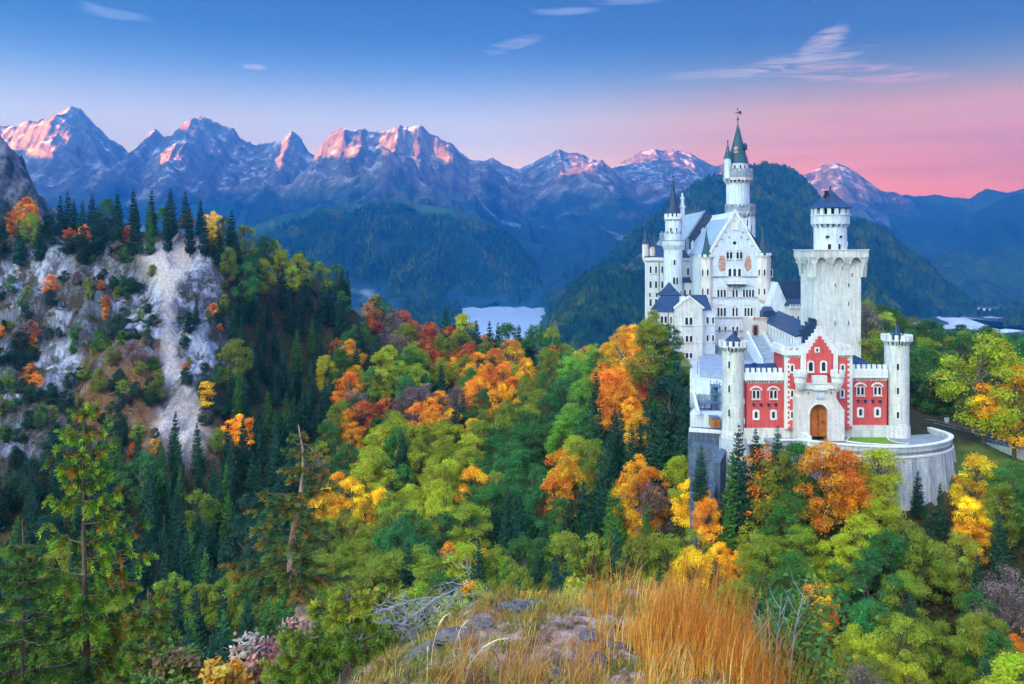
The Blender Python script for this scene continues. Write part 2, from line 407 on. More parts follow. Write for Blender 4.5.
def ground_smooth(x, y):
    x = np.asarray(x, float); y = np.asarray(y, float); sh = x.shape
    p = np.stack([x.ravel(), y.ravel()], -1) / S0; out = np.empty(len(p))
    for i in range(0, len(p), 20000):
        q = p[i:i + 20000]
        out[i:i + 20000] = _U(((q[:, None] - _xy[None]) ** 2).sum(-1)) @ _sol[:_n] + _sol[_n] + q @ _sol[_n + 1:]
    return out.reshape(sh)
def cliff_mask(x, y):
    px = 512 + FOC * x / y
    m = sstep(-120, -60, px) * (1 - sstep(205, 245, px + 14 * perlin(y / 14, x / 14)))
    return m * sstep(236, 246, y) * (1 - sstep(300, 308, y))
def ground_z(x, y):
    z = ground_smooth(x, y)
    m = cliff_mask(x, y)
    nz = fbm(x / 28, y / 28, 5)
    z = z + 0.9 * nz * (1 - m) * sstep(20, 60, y) * (0.15 + 0.85 * (1 - castle_zone(x, y)))
    rr = ridged(x / 22, z / 26 + y / 60, 5) - 0.9
    bed = np.sin(z * 1.25 + 0.35 * x / 3 + 2.2 * fbm(x / 15, z / 12, 3))
    return z + m * (5.5 * rr + 2.0 * fbm(x / 6, z / 5, 4) + 0.9 * ridged(x / 4.5, z / 3.5, 4) + 0.7 * bed)
def castle_zone(x, y):
    px = 512 + FOC * x / np.maximum(y, 1)
    return sstep(668, 690, px) * (1 - sstep(960, 1000, px)) * sstep(140, 150, y) * (1 - sstep(300, 330, y))

def ground_piece(name, x0, x1, y0, y1, step):
    nx = int((x1 - x0) / step) + 1; ny = int((y1 - y0) / step) + 1
    X, Y = np.meshgrid(np.linspace(x0, x1, nx), np.linspace(y0, y1, ny))
    Z = ground_z(X, Y)
    edge = np.minimum(np.minimum(X - x0, x1 - X), y1 - Y)
    Z = PLAIN - 3 + (Z - (PLAIN - 3)) * sstep(0, 110, edge)
    return X, Y, Z
GX, GY, GZ = ground_piece('ground', -480, 420, 18, 720, 1.8)
me = grid_mesh('ground', GX, GY, GZ)
# what the surface is made of, vertex by vertex: bare pale rock, scree, or forest floor
px = (512 + FOC * GX / GY).ravel(); py = (HY - FOC * GZ / GY).ravel()
def blob(cx, cy, rx, ry, tilt=0.0):
    a = px - cx; b = py - cy - a * tilt
    d = (a / rx) ** 2 + (b / ry) ** 2
    d = d * 1.25 + 0.9 * fbm(GX.ravel() / 9, GZ.ravel() / 9, 4) * 1.0
    return 1 - sstep(0.75, 1.25, d)
pale = np.maximum.reduce([blob(32, 268, 45, 26, -.2), blob(8, 300, 18, 14), blob(102, 262, 12, 26), blob(130, 305, 22, 26), blob(60, 368, 26, 26, -.2), blob(8, 388, 16, 18), blob(57, 318, 12, 14),
                          blob(200, 290, 26, 52), blob(208, 350, 26, 24), blob(228, 372, 10, 34), blob(188, 345, 28, 40), blob(112, 280, 20, 14), blob(20, 440, 16, 14), blob(152, 320, 16, 40)])
chute = (1 - sstep(0.8, 1.1, np.abs(px - (168 + 0.04 * (py - 300))) / np.where(py < 300, 5 + (300 - py) * 0.56, 4.0 + np.maximum(py - 330, 0) * 0.12) + 0.25 * fbm(GX.ravel() / 5, GZ.ravel() / 9, 3)))
chute = chute * sstep(240, 244, py) * (1 - sstep(375, 395, py))
fan = blob(184, 425, 26, 52) * sstep(370, 390, py)
scree = np.maximum(chute, fan * (0.45 + 0.55 * sstep(-.1, .25, fbm(GX.ravel() / 3.5, GZ.ravel() / 5, 4))))
ochre = np.maximum.reduce([blob(120, 390, 50, 55), blob(135, 440, 40, 45), blob(150, 360, 25, 30), blob(215, 440, 22, 30)])
cm = cliff_mask(GX, GY).ravel()
lawn = ((1 - sstep(0.8, 1.0, ((px - 1020) / 96) ** 2 + ((py - 468) / 30) ** 2)) * (GY.ravel() > 120))
for nm, arr in (('pale', pale * cm), ('scree', scree * cm), ('ochre', ochre * cm), ('cliff', cm), ('lawn', lawn), ('court', castle_zone(GX, GY).ravel() * (py < 470) * (px < 862))):
    at = me.attributes.new(nm, 'FLOAT', 'POINT'); at.data.foreach_set('value', arr.astype(np.float32))
m, t, out = mat('hillside')
P = pos(t)
def attr(nm): return t.node('ShaderNodeAttribute', attribute_name=nm).outputs['Fac']
n1 = t.noise(P, 0.25, 6, 0.65); n2 = t.noise(P, 1.3, 5, 0.65); n3 = t.noise(t.scalev(P, (1, 1, 0.18)), 0.5, 6, 0.7, 0.6)
floor = t.mix(t.maprange(n1, 0.4, 0.65), (0.035, 0.045, 0.018), (0.09, 0.055, 0.022))
rock = t.ramp(n3, [(0.30, (0.03, 0.035, 0.05)), (0.45, (0.10, 0.11, 0.15)), (0.55, (0.26, 0.28, 0.36)), (0.75, (0.42, 0.42, 0.48))])
veg = t.mix(t.maprange(n2, 0.42, 0.6), (0.03, 0.035, 0.02), (0.10, 0.065, 0.03))
c = t.mix(attr('cliff'), floor, t.mix(t.maprange(n1, 0.42, 0.60), veg, t.mix(0.5, rock, (0.05, 0.05, 0.06))))
palec_ = t.ramp(n3, [(0.28, (0.10, 0.12, 0.19)), (0.42, (0.17, 0.18, 0.25)), (0.53, (0.36, 0.37, 0.44)), (0.74, (0.66, 0.64, 0.66))])
c = t.mix(t.math('MULTIPLY', attr('ochre'), t.maprange(n2, 0.35, 0.6, 0.2, 1)), c, t.mix(n1, (0.16, 0.085, 0.03), (0.34, 0.15, 0.04)))
c = t.mix(t.math('MULTIPLY', attr('pale'), t.maprange(t.noise(P, 0.16, 6, 0.7), 0.45, 0.54)), c, palec_)
c = t.mix(attr('scree'), c, t.mix(t.maprange(n2, 0.4, 0.62), (0.42, 0.34, 0.31), (0.62, 0.54, 0.51)))
c = t.mix(attr('court'), c, t.mix(t.maprange(n2, 0.4, 0.6), (0.30, 0.32, 0.36), (0.20, 0.22, 0.25)))
c = t.mix(attr('lawn'), c, t.mix(t.maprange(n1, 0.4, 0.6), (0.07, 0.12, 0.03), (0.13, 0.17, 0.04)))
pbsdf(t, out, c, 0.95, 0.1, n3, 1.0, 0.9)
tag(link_mesh('ground', me, None, [m]), kind='structure')

# --- knoll the photographer stands on
def knoll_z(x, y):
    z = -2.86 - 0.085 * (y - 5)
    z = z - 0.55 * np.maximum(-0.45 - x + 0.10 * (y - 6), 0) ** 1.15
    z = z - 1.1 * np.maximum(x - 1.45 - 0.05 * (y - 6), 0) ** 1.1
    z = z - 1.25 * np.maximum(y - (8.0 + 0.25 * np.sin(x * 1.7)), 0) ** 1.05
    z = z + 0.10 * fbm(x / 1.3, y / 1.3, 5) + 0.05 * ridged(x / .5 + 4, y / .5, 3) * sstep(-3, 0.5, -np.abs(x - .6) + 1.5)
    return np.maximum(z, -75.0)
kx = np.concatenate([np.linspace(-60, -7, 40), np.linspace(-6.9, 4.9, 240), np.linspace(5, 60, 40)])
ky = np.concatenate([np.linspace(-20, 2.8, 16), np.linspace(3, 12, 190), np.linspace(12.3, 62, 60)])
KX, KY = np.meshgrid(kx, ky); KZ = knoll_z(KX, KY)
KZ = np.where(np.abs(KX) > 40, np.minimum(KZ, -30), KZ)
m, t, out = mat('knoll_soil')
P = pos(t); n1 = t.noise(P, 1.1, 6, 0.65); n2 = t.noise(P, 9, 5, 0.7)
c = t.mix(t.maprange(n1, 0.42, 0.58), (0.34, 0.19, 0.14), (0.15, 0.09, 0.035))
c = t.mix(t.maprange(n2, 0.5, 0.62), c, (0.42, 0.33, 0.30))
c = t.mix(t.maprange(n2, 0.45, 0.34), c, (0.05, 0.035, 0.02))
pbsdf(t, out, c, 0.95, 0.1, n2, 0.8, 0.04)
tag(link_mesh('knoll_ground', grid_mesh('knoll_ground', KX, KY, KZ), None, [m]), kind='structure')

# --- valley plain, lake, meadow
def flat_mat(name, fn, rough=0.95, spec=0.1):
    m, t, out = mat(name); c = fn(t, pos(t)); pbsdf(t, out, c, rough, spec); return m
def plain_fn(t, P):
    n = t.noise(P, 0.0016, 6, 0.6); n2 = t.noise(P, 0.012, 5, 0.6)
    c = t.mix(t.maprange(n, 0.46, 0.54), (0.03, 0.055, 0.035), (0.16, 0.20, 0.09))
    return t.mix(t.maprange(n2, 0.45, 0.55), c, (0.035, 0.055, 0.03))
plain = MB(); plain.add([(-5350, -3550, PLAIN), (5450, -3550, PLAIN), (5450, 6950, PLAIN), (-5350, 6950, PLAIN)], [(0, 1, 2, 3)])
tag(plain.build('valley_plain', flat_mat('plain', plain_fn)), kind='structure')
lk = [(x, y) for x, y in [(-60, 1700), (40, 1680), (54, 1800), (62, 2000), (76, 2150), (72, 2300), (98, 2420), (110, 2560), (84, 2660), (60, 2600), (34, 2700), (8, 2640), (-20, 2740), (-62, 2690), (-90, 2600), (-118, 2680), (-150, 2600), (-160, 2470), (-128, 2200), (-120, 2000), (-96, 1800)]]
m, t, out = mat('lake_water')
p = pbsdf(t, out, (0.72, 0.76, 0.80), 0.28, 0.6, t.noise(t.scalev(pos(t), (0.02, 0.06, 1)), 1, 3), 0.05, 1.0)
lake = MB(); lake.add([(x, y, PLAIN + 0.6) for x, y in lk], [tuple(range(len(lk)))])
tag(lake.build('lake', m), kind='structure')
# pale meadows on the plain to the right, painted white for the ground mist
md = MB()
for (x0, x1, y0, y1) in [(858, 1004, 316, 309), (862, 1010, 333, 321), (1000, 1070, 318, 312), (1000, 1060, 330, 324)]:
    ya, yb = -PLAIN * FOC / (y0 - HY), -PLAIN * FOC / (y1 - HY)
    n = 14; top = []; bot = []
    for i in range(n + 1):
        u = i / n; pxx = x0 + (x1 - x0) * u; wv = 90 * math.sin(u * 9 + x0)
        bot.append((X_(pxx, ya), ya + wv * (1 if 0 < u < 1 else 0), PLAIN + 1.0)); top.append((X_(pxx, yb), yb + wv * 2 + 60 * math.sin(u * 5), PLAIN + 1.0))
    md.add(bot + top[::-1], [tuple(range(2 * n + 2))])
tag(md.build('mist_meadow', flat_mat('mist_white_meadow', lambda t, P: t.mix(t.maprange(t.noise(P, 0.01, 4), .4, .6), (0.66, 0.64, 0.64), (0.86, 0.86, 0.86)))), kind='structure')

# ------------------------------------------------------------------ far hills and mountains
def forest_hill_fn(snow=False):
    def fn(t, P):
        n = t.noise(P, 0.004, 6, 0.65); n2 = t.noise(P, 0.035, 4, 0.7)
        c = t.mix(t.maprange(n, 0.42, 0.6), (0.010, 0.046, 0.060), (0.026, 0.082, 0.060))  # forest colour carries extra blue in place of distance haze
        c = t.mix(t.maprange(n2, 0.5, 0.64), c, (0.085, 0.11, 0.045))
        c = t.mix(t.maprange(t.noise(P, 0.0022, 5, 0.6), 0.58, 0.63), c, (0.06, 0.12, 0.07))
        return c
    return fn
M_FHILL = flat_mat('wooded_hill', forest_hill_fn())
FSC = 0.61
def interp_profile(pts, u):
    pts = np.array(pts, float); return np.interp(u, pts[:, 0], pts[:, 1])
def range_mesh(name, pts, Yc, dfront, dback, base_z, material, amp, wl, nu=260, nv=90, seed=0, spur=0.5, jag=0.0, sharp=1.15, kind='structure', skew=0.0, taper=None):
    wob = .14 if Yc < 5000 else 0.0
    if Yc > 5000: Yc, dfront, dback, amp, wl, jag = Yc * FSC, dfront * FSC, dback * FSC, amp * FSC, wl * FSC, jag * FSC
    "a ridge whose crest runs through the surveyed skyline at distance Yc, falling to base_z in front and behind"
    pts = np.array(pts, float); u = np.linspace(pts[0, 0], pts[-1, 0], nu); v = np.linspace(-1, 1, nv)
    U, Vv = np.meshgrid(u, v)
    crestY = Yc * (1 + skew * np.sin(U / 90.0 + seed))
    zr = (HY - interp_profile(pts, U)) * crestY / FOC
    zr = zr + jag * fbm(U / 7.0 + seed * 9, U * 0 + seed, 4) * np.exp(-(Vv / 0.03) ** 2 * 0.0)
    dep = np.where(Vv < 0, Vv * dfront * (1 + wob * fbm(U / 26 + seed, U * 0 + 1.3, 4)) * (1 if taper is None else 1 - taper[2] * sstep(taper[0], taper[1], U)), Vv * dback)
    Y = crestY + dep
    X = (U - 512) * crestY / FOC * (1 + 0.35 * dep / crestY)
    a = np.abs(Vv)
    prof = (1 - a) ** sharp
    rn = ridged(X / wl + seed * 3.1, Y / (wl * 1.5) + seed, 6) - 0.95
    fade = np.sin(np.pi * np.clip(a, 0, 1)) ** 0.55
    Z = base_z + (zr - base_z) * prof + amp * rn * fade * (0.35 + 0.65 * prof) * spur * 2
    Z = Z + 0.10 * amp * fbm(X / (wl * .13), Y / (wl * .13), 4) * np.minimum(a * 8, 1)
    me = grid_mesh(name, X, Y, Z)
    o = tag(link_mesh(name, me, None, [material]), kind=kind)
    return o, (X, Y, Z)

# rocky, partly snowy alpine ground
m, t, out = mat('alpine_rock'); M_ALP = m
P = pos(t); sp = t.node('ShaderNodeSeparateXYZ', in_0=P)
nz = t.node('ShaderNodeSeparateXYZ', in_0=t.node('ShaderNodeNewGeometry').outputs['Normal']).outputs[2]
n1 = t.noise(P, 0.0036, 7, 0.68); n2 = t.noise(t.scalev(P, (1, 1, 0.45)), 0.015, 6, 0.7, 0.5); n3 = t.noise(P, 0.0015, 5, 0.6)
rock = t.ramp(n2, [(0.34, (0.05, 0.05, 0.07)), (0.5, (0.17, 0.15, 0.14)), (0.7, (0.42, 0.35, 0.30))])
hgt = t.math('ADD', sp.outputs[2], t.math('MULTIPLY', t.math('SUBTRACT', n1, 0.5), 620.0))
forest = t.mix(t.maprange(n2, 0.4, 0.6), (0.010, 0.046, 0.070), (0.03, 0.08, 0.085))  # haze blue is put into this forest colour too
c = t.mix(t.maprange(hgt, 190, 340), forest, rock)
snow = t.math('MULTIPLY', t.maprange(t.math('ADD', t.math('MULTIPLY', nz, 0.35), n2), 0.845, 0.90), t.maprange(hgt, 250, 560))
c = t.mix(snow, c, (0.74, 0.75, 0.80))
c = t.mix(t.math('MULTIPLY', t.maprange(n3, 0.60, 0.64), t.maprange(hgt, 300, 90, 0, 0.7)), c, (0.40, 0.45, 0.42))
pbsdf(t, out, c, 0.95, 0.1, n2, 1.0, 16.0)
EXT = -60
range_mesh('mountain', [(-160, 160), (-100, 120), (-60, 140), (0, 126), (20, 125), (33, 122), (45, 117), (52, 118), (60, 111), (72, 104), (78, 105), (88, 113), (105, 132), (118, 141), (131, 152), (138, 149), (150, 160), (175, 190), (215, 235)],
           8200, 3300, 2600, PLAIN - 2, M_ALP, 260, 1500, 300, 120, 1, 0.6, 22)
range_mesh('mountain', [(70, 235), (100, 190), (122, 165), (133, 151), (145, 141), (150, 132), (156, 128), (165, 137), (174, 132), (183, 124), (192, 119), (201, 116), (212, 120), (222, 127), (232, 129), (240, 138), (255, 143), (270, 140), (281, 140), (293, 133), (301, 140), (308, 152), (318, 158), (345, 185), (380, 225)],
           9000, 3600, 2600, PLAIN - 2, M_ALP, 260, 1400, 300, 120, 2, 0.6, 20)
range_mesh('mountain', [(255, 240), (280, 200), (300, 178), (317, 158), (326, 144), (338, 136), (352, 130), (364, 128), (370, 132), (385, 131), (400, 124), (410, 128), (422, 127), (432, 137), (446, 143), (455, 148), (466, 157), (480, 162), (492, 172), (520, 200), (560, 235)],
           7600, 3200, 2400, PLAIN - 2, M_ALP, 300, 1300, 320, 120, 3, 0.75, 10)
range_mesh('mountain', [(430, 235), (460, 190), (475, 162), (492, 154), (507, 162), (520, 166), (531, 160), (545, 152), (559, 145), (568, 150), (578, 151), (590, 160), (606, 168), (625, 185), (680, 220), (720, 245)],
           8400, 3600, 2400, PLAIN - 2, M_ALP, 260, 1500, 300, 120, 4, 0.6, 8)
range_mesh('mountain', [(560, 230), (590, 190), (608, 169), (625, 160), (640, 150), (652, 147), (664, 148), (672, 147), (688, 153), (702, 161), (716, 168), (722, 165), (735, 158), (752, 168), (790, 190), (840, 230)],
           9600, 3600, 2400, PLAIN - 2, M_ALP, 240, 1600, 300, 120, 5, 0.6, 8)
range_mesh('mountain', [(700, 235), (750, 200), (780, 185), (796, 176), (812, 170), (826, 164), (832, 163), (840, 166), (855, 176), (872, 188), (887, 195), (905, 202), (915, 205), (940, 212), (990, 240)],
           9800, 3400, 2400, PLAIN - 2, M_ALP, 220, 1600, 300, 120, 6, 0.6, 8)
M_BLUE = flat_mat('distant_wooded_mountain', lambda t, P: t.mix(t.maprange(t.noise(P, 0.0025, 6, 0.65), 0.4, 0.62), (0.010, 0.050, 0.075), (0.03, 0.085, 0.095)))  # wooded slopes tinted blue for haze in their base colour
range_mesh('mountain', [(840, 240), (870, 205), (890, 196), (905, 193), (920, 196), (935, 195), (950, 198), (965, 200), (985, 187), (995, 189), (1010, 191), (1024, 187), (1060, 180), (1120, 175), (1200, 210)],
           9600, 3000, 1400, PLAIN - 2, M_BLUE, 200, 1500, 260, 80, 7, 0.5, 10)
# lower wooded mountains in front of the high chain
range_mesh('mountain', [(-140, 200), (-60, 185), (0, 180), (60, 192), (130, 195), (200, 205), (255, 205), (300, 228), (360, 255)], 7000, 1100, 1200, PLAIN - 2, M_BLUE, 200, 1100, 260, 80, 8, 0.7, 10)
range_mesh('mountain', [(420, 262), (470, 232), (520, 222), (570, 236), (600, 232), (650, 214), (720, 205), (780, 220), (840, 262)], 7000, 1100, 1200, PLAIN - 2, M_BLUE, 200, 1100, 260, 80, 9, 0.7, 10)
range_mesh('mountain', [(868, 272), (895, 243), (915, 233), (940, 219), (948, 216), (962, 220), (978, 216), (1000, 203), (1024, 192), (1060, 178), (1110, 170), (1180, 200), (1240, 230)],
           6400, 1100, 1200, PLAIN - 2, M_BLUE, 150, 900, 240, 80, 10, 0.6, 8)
# wooded hills in the middle distance
hA = range_mesh('hill', [(150, 290), (200, 262), (250, 226), (285, 212), (320, 207), (345, 205), (375, 202), (400, 199), (425, 205), (450, 208), (475, 214), (495, 226), (515, 240), (535, 262), (548, 285), (560, 302)],
               3150, 400, 400, PLAIN - 2, M_FHILL, 60, 520, 260, 90, 11, 0.6, 3)[1]
hB = range_mesh('hill', [(545, 300), (575, 285), (600, 268), (625, 244), (650, 224), (672, 203), (695, 186), (715, 178), (740, 174), (765, 170), (790, 174), (805, 186), (820, 205), (840, 222), (865, 228), (885, 234), (905, 254), (935, 282), (960, 300)],
               2500, 900, 1100, PLAIN - 2, M_FHILL, 55, 420, 260, 90, 12, 0.6, 3, taper=(800, 880, .78))[1]
hC = range_mesh('hill', [(545, 345), (556, 318), (570, 295), (585, 282), (610, 276), (640, 279), (680, 285), (740, 288), (790, 300)],
               1500, 330, 800, PLAIN - 2, M_FHILL, 22, 200, 200, 70, 13, 0.6, 2)[1]
hD = range_mesh('hill', [(780, 300), (840, 274), (880, 262), (920, 256), (960, 252), (1000, 250), (1050, 246), (1110, 250), (1160, 290)],
               3300, 600, 500, PLAIN - 2, M_FHILL, 40, 500, 220, 70, 14, 0.6, 3)[1]
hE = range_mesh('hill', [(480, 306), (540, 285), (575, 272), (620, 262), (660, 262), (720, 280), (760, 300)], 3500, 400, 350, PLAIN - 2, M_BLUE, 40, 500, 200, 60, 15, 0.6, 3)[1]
# the rocky slope at the left edge behind the cliff
M_CRAG = flat_mat('dark_crag', lambda t, P: t.mix(t.maprange(t.noise(P, 0.06, 6, 0.7), 0.45, 0.6), (0.03, 0.04, 0.035), t.mix(t.noise(P, 0.2, 4), (0.10, 0.10, 0.11), (0.30, 0.28, 0.30))))
range_mesh('crag', [(-260, 60), (-150, 85), (-60, 105), (-20, 122), (0, 136), (10, 150), (22, 170), (34, 190), (46, 204), (70, 225)], 640, 150, 200, -60, M_CRAG, 26, 60, 200, 90, 16, 0.7, 2)
# unseen ridge added on the left, shaped to keep the sun off the valley
xs = np.linspace(-3400, 6900, 120); vv = np.linspace(-1, 1, 30)
OY, OV = np.meshgrid(xs, vv)
OX = -4700 + OV * 520
OZ = PLAIN - 2 + (815 + 40 * fbm(OY / 900, OY * 0 + 2, 4)) * (1 - np.abs(OV)) ** 1.1 + 60 * fbm(OX / 500, OY / 500, 4) * (1 - np.abs(OV))
OZ = np.where(OY < -2400, OZ, OZ)
sel = (OY[0] >= -3450)
tag(link_mesh('mountain', grid_mesh('mountain', OX[:, sel], OY[:, sel], OZ[:, sel]), None, [M_ALP]), kind='structure')

# unseen ridge added behind the viewer to keep the castle in shade
BX, BV = np.meshgrid(np.linspace(-5200, 5200, 120), np.linspace(-1, 1, 24))
BY = -1700 + BV * 700
BZ = PLAIN - 2 + (620 + 230 * sstep(-1500, -4500, BX) + 60 * fbm(BX / 900, BX * 0 + 5, 4)) * (1 - np.abs(BV)) ** 1.1
tag(link_mesh('mountain', grid_mesh('mountain', BX, BY, BZ), None, [M_ALP]), kind='structure')

# woods that cover the nearer far hills and stand in rows on the plain: thousands of crowns read as one mass
wr_ = np.random.default_rng(9)
def on_hill(hill, n, y1, sel=None):
    X, Y, Z = hill; ny, nx = X.shape; i = wr_.integers(0, ny - 1, n * 3); j = wr_.integers(0, nx - 1, n * 3); a = wr_.random(n * 3); b = wr_.random(n * 3)
    f = lambda A: (A[i, j] * (1 - a) + A[i + 1, j] * a) * (1 - b) + (A[i, j + 1] * (1 - a) + A[i + 1, j + 1] * a) * b
    P_ = np.stack([f(X), f(Y), f(Z)], 1); P_ = P_[(P_[:, 2] > PLAIN + 2) & (P_[:, 1] < y1)]; return P_[:n]
def in_box(px0, px1, ya, yb, n):
    y = wr_.uniform(ya, yb, n); p_ = wr_.uniform(px0, px1, n); return np.stack([(p_ - 512) * y / FOC, y, np.full(n, PLAIN)], 1)
pw_ = np.concatenate([on_hill(hC, 9000, 1560), on_hill(hB, 16000, 2560), on_hill(hA, 9000, 3100), in_box(862, 1100, 1560, 1640, 700), in_box(862, 1100, 2250, 2320, 350), in_box(1005, 1100, 1950, 2200, 300), in_box(862, 1100, 2700, 2900, 700), in_box(400, 460, 1600, 2800, 900)])
nn_ = len(pw_); H_ = wr_.uniform(11, 21, nn_) * np.where(pw_[:, 1] > 1700, 1.25, 1.0); Wd = H_ * wr_.uniform(.18, .42, nn_); K_ = 5
ang = np.linspace(0, 2 * np.pi, K_, endpoint=False)[None] + wr_.uniform(0, 6, nn_)[:, None]
r1 = np.stack([pw_[:, 0:1] + Wd[:, None] * np.cos(ang), pw_[:, 1:2] + Wd[:, None] * np.sin(ang), np.repeat(pw_[:, 2:3] + H_[:, None] * .18, K_, 1)], -1)
r2 = np.stack([pw_[:, 0:1] + .62 * Wd[:, None] * np.cos(ang + .4), pw_[:, 1:2] + .62 * Wd[:, None] * np.sin(ang + .4), np.repeat(pw_[:, 2:3] + H_[:, None] * .62, K_, 1)], -1)
tp_ = pw_ + np.stack([H_ * 0, H_ * 0, H_], 1); V = np.concatenate([r1, r2, tp_[:, None]], 1).reshape(-1, 3); b0 = (np.arange(nn_) * (2 * K_ + 1))[:, None]; kk = np.arange(K_)[None]; k2 = (kk + 1) % K_
F = np.concatenate([np.stack([b0 + kk, b0 + k2, b0 + K_ + kk], -1).reshape(-1, 3), np.stack([b0 + k2, b0 + K_ + k2, b0 + K_ + kk], -1).reshape(-1, 3), np.stack([b0 + K_ + kk, b0 + K_ + k2, b0 + 2 * K_ + 0 * kk], -1).reshape(-1, 3)])
m, t, out = mat('distant_foliage'); P = pos(t)
c = t.ramp(t.noise(P, .012, 4, .7), [(.32, (.010, .040, .045)), (.5, (.020, .070, .045)), (.6, (.07, .11, .035)), (.7, (.17, .13, .03))])
c = t.mix(t.maprange(t.noise(P, .09, 2), .4, .6), c, t.mix(1.0, c, (.45, .5, .6), 'MULTIPLY'))
d = t.node('ShaderNodeBsdfDiffuse', in_0=c); t.l.new(d.outputs[0], out.inputs[0])
tag(link_mesh('distant_woods', np_mesh('distant_woods', V, F), None, [m]), kind='stuff')

# haze: even blue morning air over the whole valley
hz = MB(); hz.box(-5400, 5500, -3600, 7000, PLAIN - 6, 860)
m, t, out = mat('valley_air')
pv = t.node('ShaderNodeVolumePrincipled'); pv.inputs['Color'].default_value = (0.07, 0.46, 1.0, 1); pv.inputs['Density'].default_value = 0.00027; pv.inputs['Anisotropy'].default_value = 0.8
t.l.new(pv.outputs[0], out.inputs['Volume'])
tag(hz.build('haze', m), kind='stuff')
SC.cycles.volume_step_rate = 1.0
# ------------------------------------------------------------------ castle building helpers
UP = (0, 0, 1)
def arch_pts(w, h, n=6, flat=False):
    """outline of an arched opening of width w and height h, base at z=0, centred on s=0"""
    if flat: return [(-w / 2, 0), (w / 2, 0), (w / 2, h), (-w / 2, h)]
    r = w / 2
    return [(-r, 0), (r, 0)] + [(r * math.cos(math.pi * k / n), h - r + r * math.sin(math.pi * k / n)) for k in range(0, n + 1)]
def window(parent, o, t, n, w, h, lights=1, gap=0.35, surround=0.28, big_arch=False, flat=False, name='window', trim=None, pane=None, sill=True):
    """an arched window: raised stone surround, dark pane set back inside it. o = middle of the sill on the wall face"""
    trim = trim or M_TRIM; pane = pane or M_GLASS
    mb = MB(); W_ = lights * w + (lights - 1) * gap
    mb.mat(0)
    for k in range(lights):
        s0 = -W_ / 2 + w / 2 + k * (w + gap)
        inner = [(s0 + a, z) for a, z in arch_pts(w, h, flat=flat)]
        q = surround if lights == 1 else min(surround, gap * 0.5 + .001)
        outer = [(s0 + a * (1 + 2 * q / w), (z if i < 2 else z + q)) for i, (a, z) in enumerate(arch_pts(w, h, flat=flat))]
        outer[0] = (outer[0][0], -q * .6); outer[1] = (outer[1][0], -q * .6)
        m_ = len(inner)
        pts = [(a, 0.14, z) for a, z in outer] + [(a, 0.14, z) for a, z in inner] + [(a, 0.0, z) for a, z in outer] + [(a, 0.02, z) for a, z in inner]
        fs = []
        for i in range(m_):
            j = (i + 1) % m_
            fs += [(i, j, m_ + j, m_ + i), (2 * m_ + i, 2 * m_ + j, j, i), (m_ + i, m_ + j, 3 * m_ + j, 3 * m_ + i)]
        mb.mat(0); mb.add(mb.frame(pts, o, t, n), fs)
        mb.mat(1); mb.add(mb.frame([(a, 0.025, z) for a, z in inner], o, t, n), [tuple(range(m_))])
    mb.mat(0)
    if big_arch:
        W2 = W_ + 2 * surround + 0.35; r = W2 / 2; hh = h + 0.15
        k = 12; out_ = [(r * math.cos(math.pi * i / k), hh - w * .3 + r * .72 * math.sin(math.pi * i / k)) for i in range(k + 1)]
        inn = [((r - .26) * math.cos(math.pi * i / k), hh - w * .3 + (r * .72 - .26) * math.sin(math.pi * i / k)) for i in range(k + 1)]
        pts = [(a, 0.2, z) for a, z in out_] + [(a, 0.2, z) for a, z in inn] + [(a, 0, z) for a, z in out_] + [(a, 0, z) for a, z in inn]
        K = k + 1
        mb.add(mb.frame(pts, o, t, n), [q_ for i in range(k) for q_ in ((i, i + 1, K + i + 1, K + i), (2 * K + i, 2 * K + i + 1, i + 1, i), (K + i, K + i + 1, 3 * K + i + 1, 3 * K + i))])
    if sill:
        e = W_ / 2 + 0.2
        q = [(-e, 0, -.30), (e, 0, -.30), (e, .24, -.30), (-e, .24, -.30), (-e, 0, -.16), (e, 0, -.16), (e, .24, -.16), (-e, .24, -.16)]
        mb.add(mb.frame(q, o, t, n), [(0, 3, 2, 1), (4, 5, 6, 7), (0, 1, 5, 4), (1, 2, 6, 5), (2, 3, 7, 6), (3, 0, 4, 7)])
    return mb.build(name, [trim, pane], parent)
def fwin(parent, px, py_bot, Y, wpx, hpx, lights=1, **kw):
    """window on a wall facing the viewer: px centre, py of its sill, sizes in photo pixels at that depth"""
    s = Y / FOC
    return window(parent, (X_(px, Y), Y, Z_(py_bot, Y)), (1, 0, 0), (0, -1, 0), wpx * s, hpx * s, lights, **kw)
def lwin(parent, Xf, Yc, Z, w, h, lights=1, **kw):
    return window(parent, (Xf, Yc, Z), (0, -1, 0), (-1, 0, 0), w, h, lights, **kw)
def slit(parent, cx, cy, r, ang, z, w, h, **kw):
    """narrow window on a round tower; ang = bearing of its face from the tower centre, degrees, 0 = towards the viewer"""
    a = R(ang); n = (math.sin(a), -math.cos(a), 0); t = (math.cos(a), math.sin(a), 0)
    kw.setdefault('flat', True); kw.setdefault('surround', 0.10); kw.setdefault('sill', False)
    return window(parent, (cx + n[0] * r, cy + n[1] * r, z), t, n, w, h, **kw)
def merlon_line(mb, p0, p1, z, h, n, th=0.45, duty=0.55):
    p0 = Vector(p0); p1 = Vector(p1); d = (p1 - p0); L = d.length; d.normalize(); nn = Vector((-d.y, d.x))
    for i in range(n):
        c = p0 + d * L * ((i + 0.5) / n); a = L / n * duty / 2
        q = [c - d * a - nn * th / 2, c + d * a - nn * th / 2, c + d * a + nn * th / 2, c - d * a + nn * th / 2]
        mb.prism([(p.x, p.y) for p in q], z, z + h)
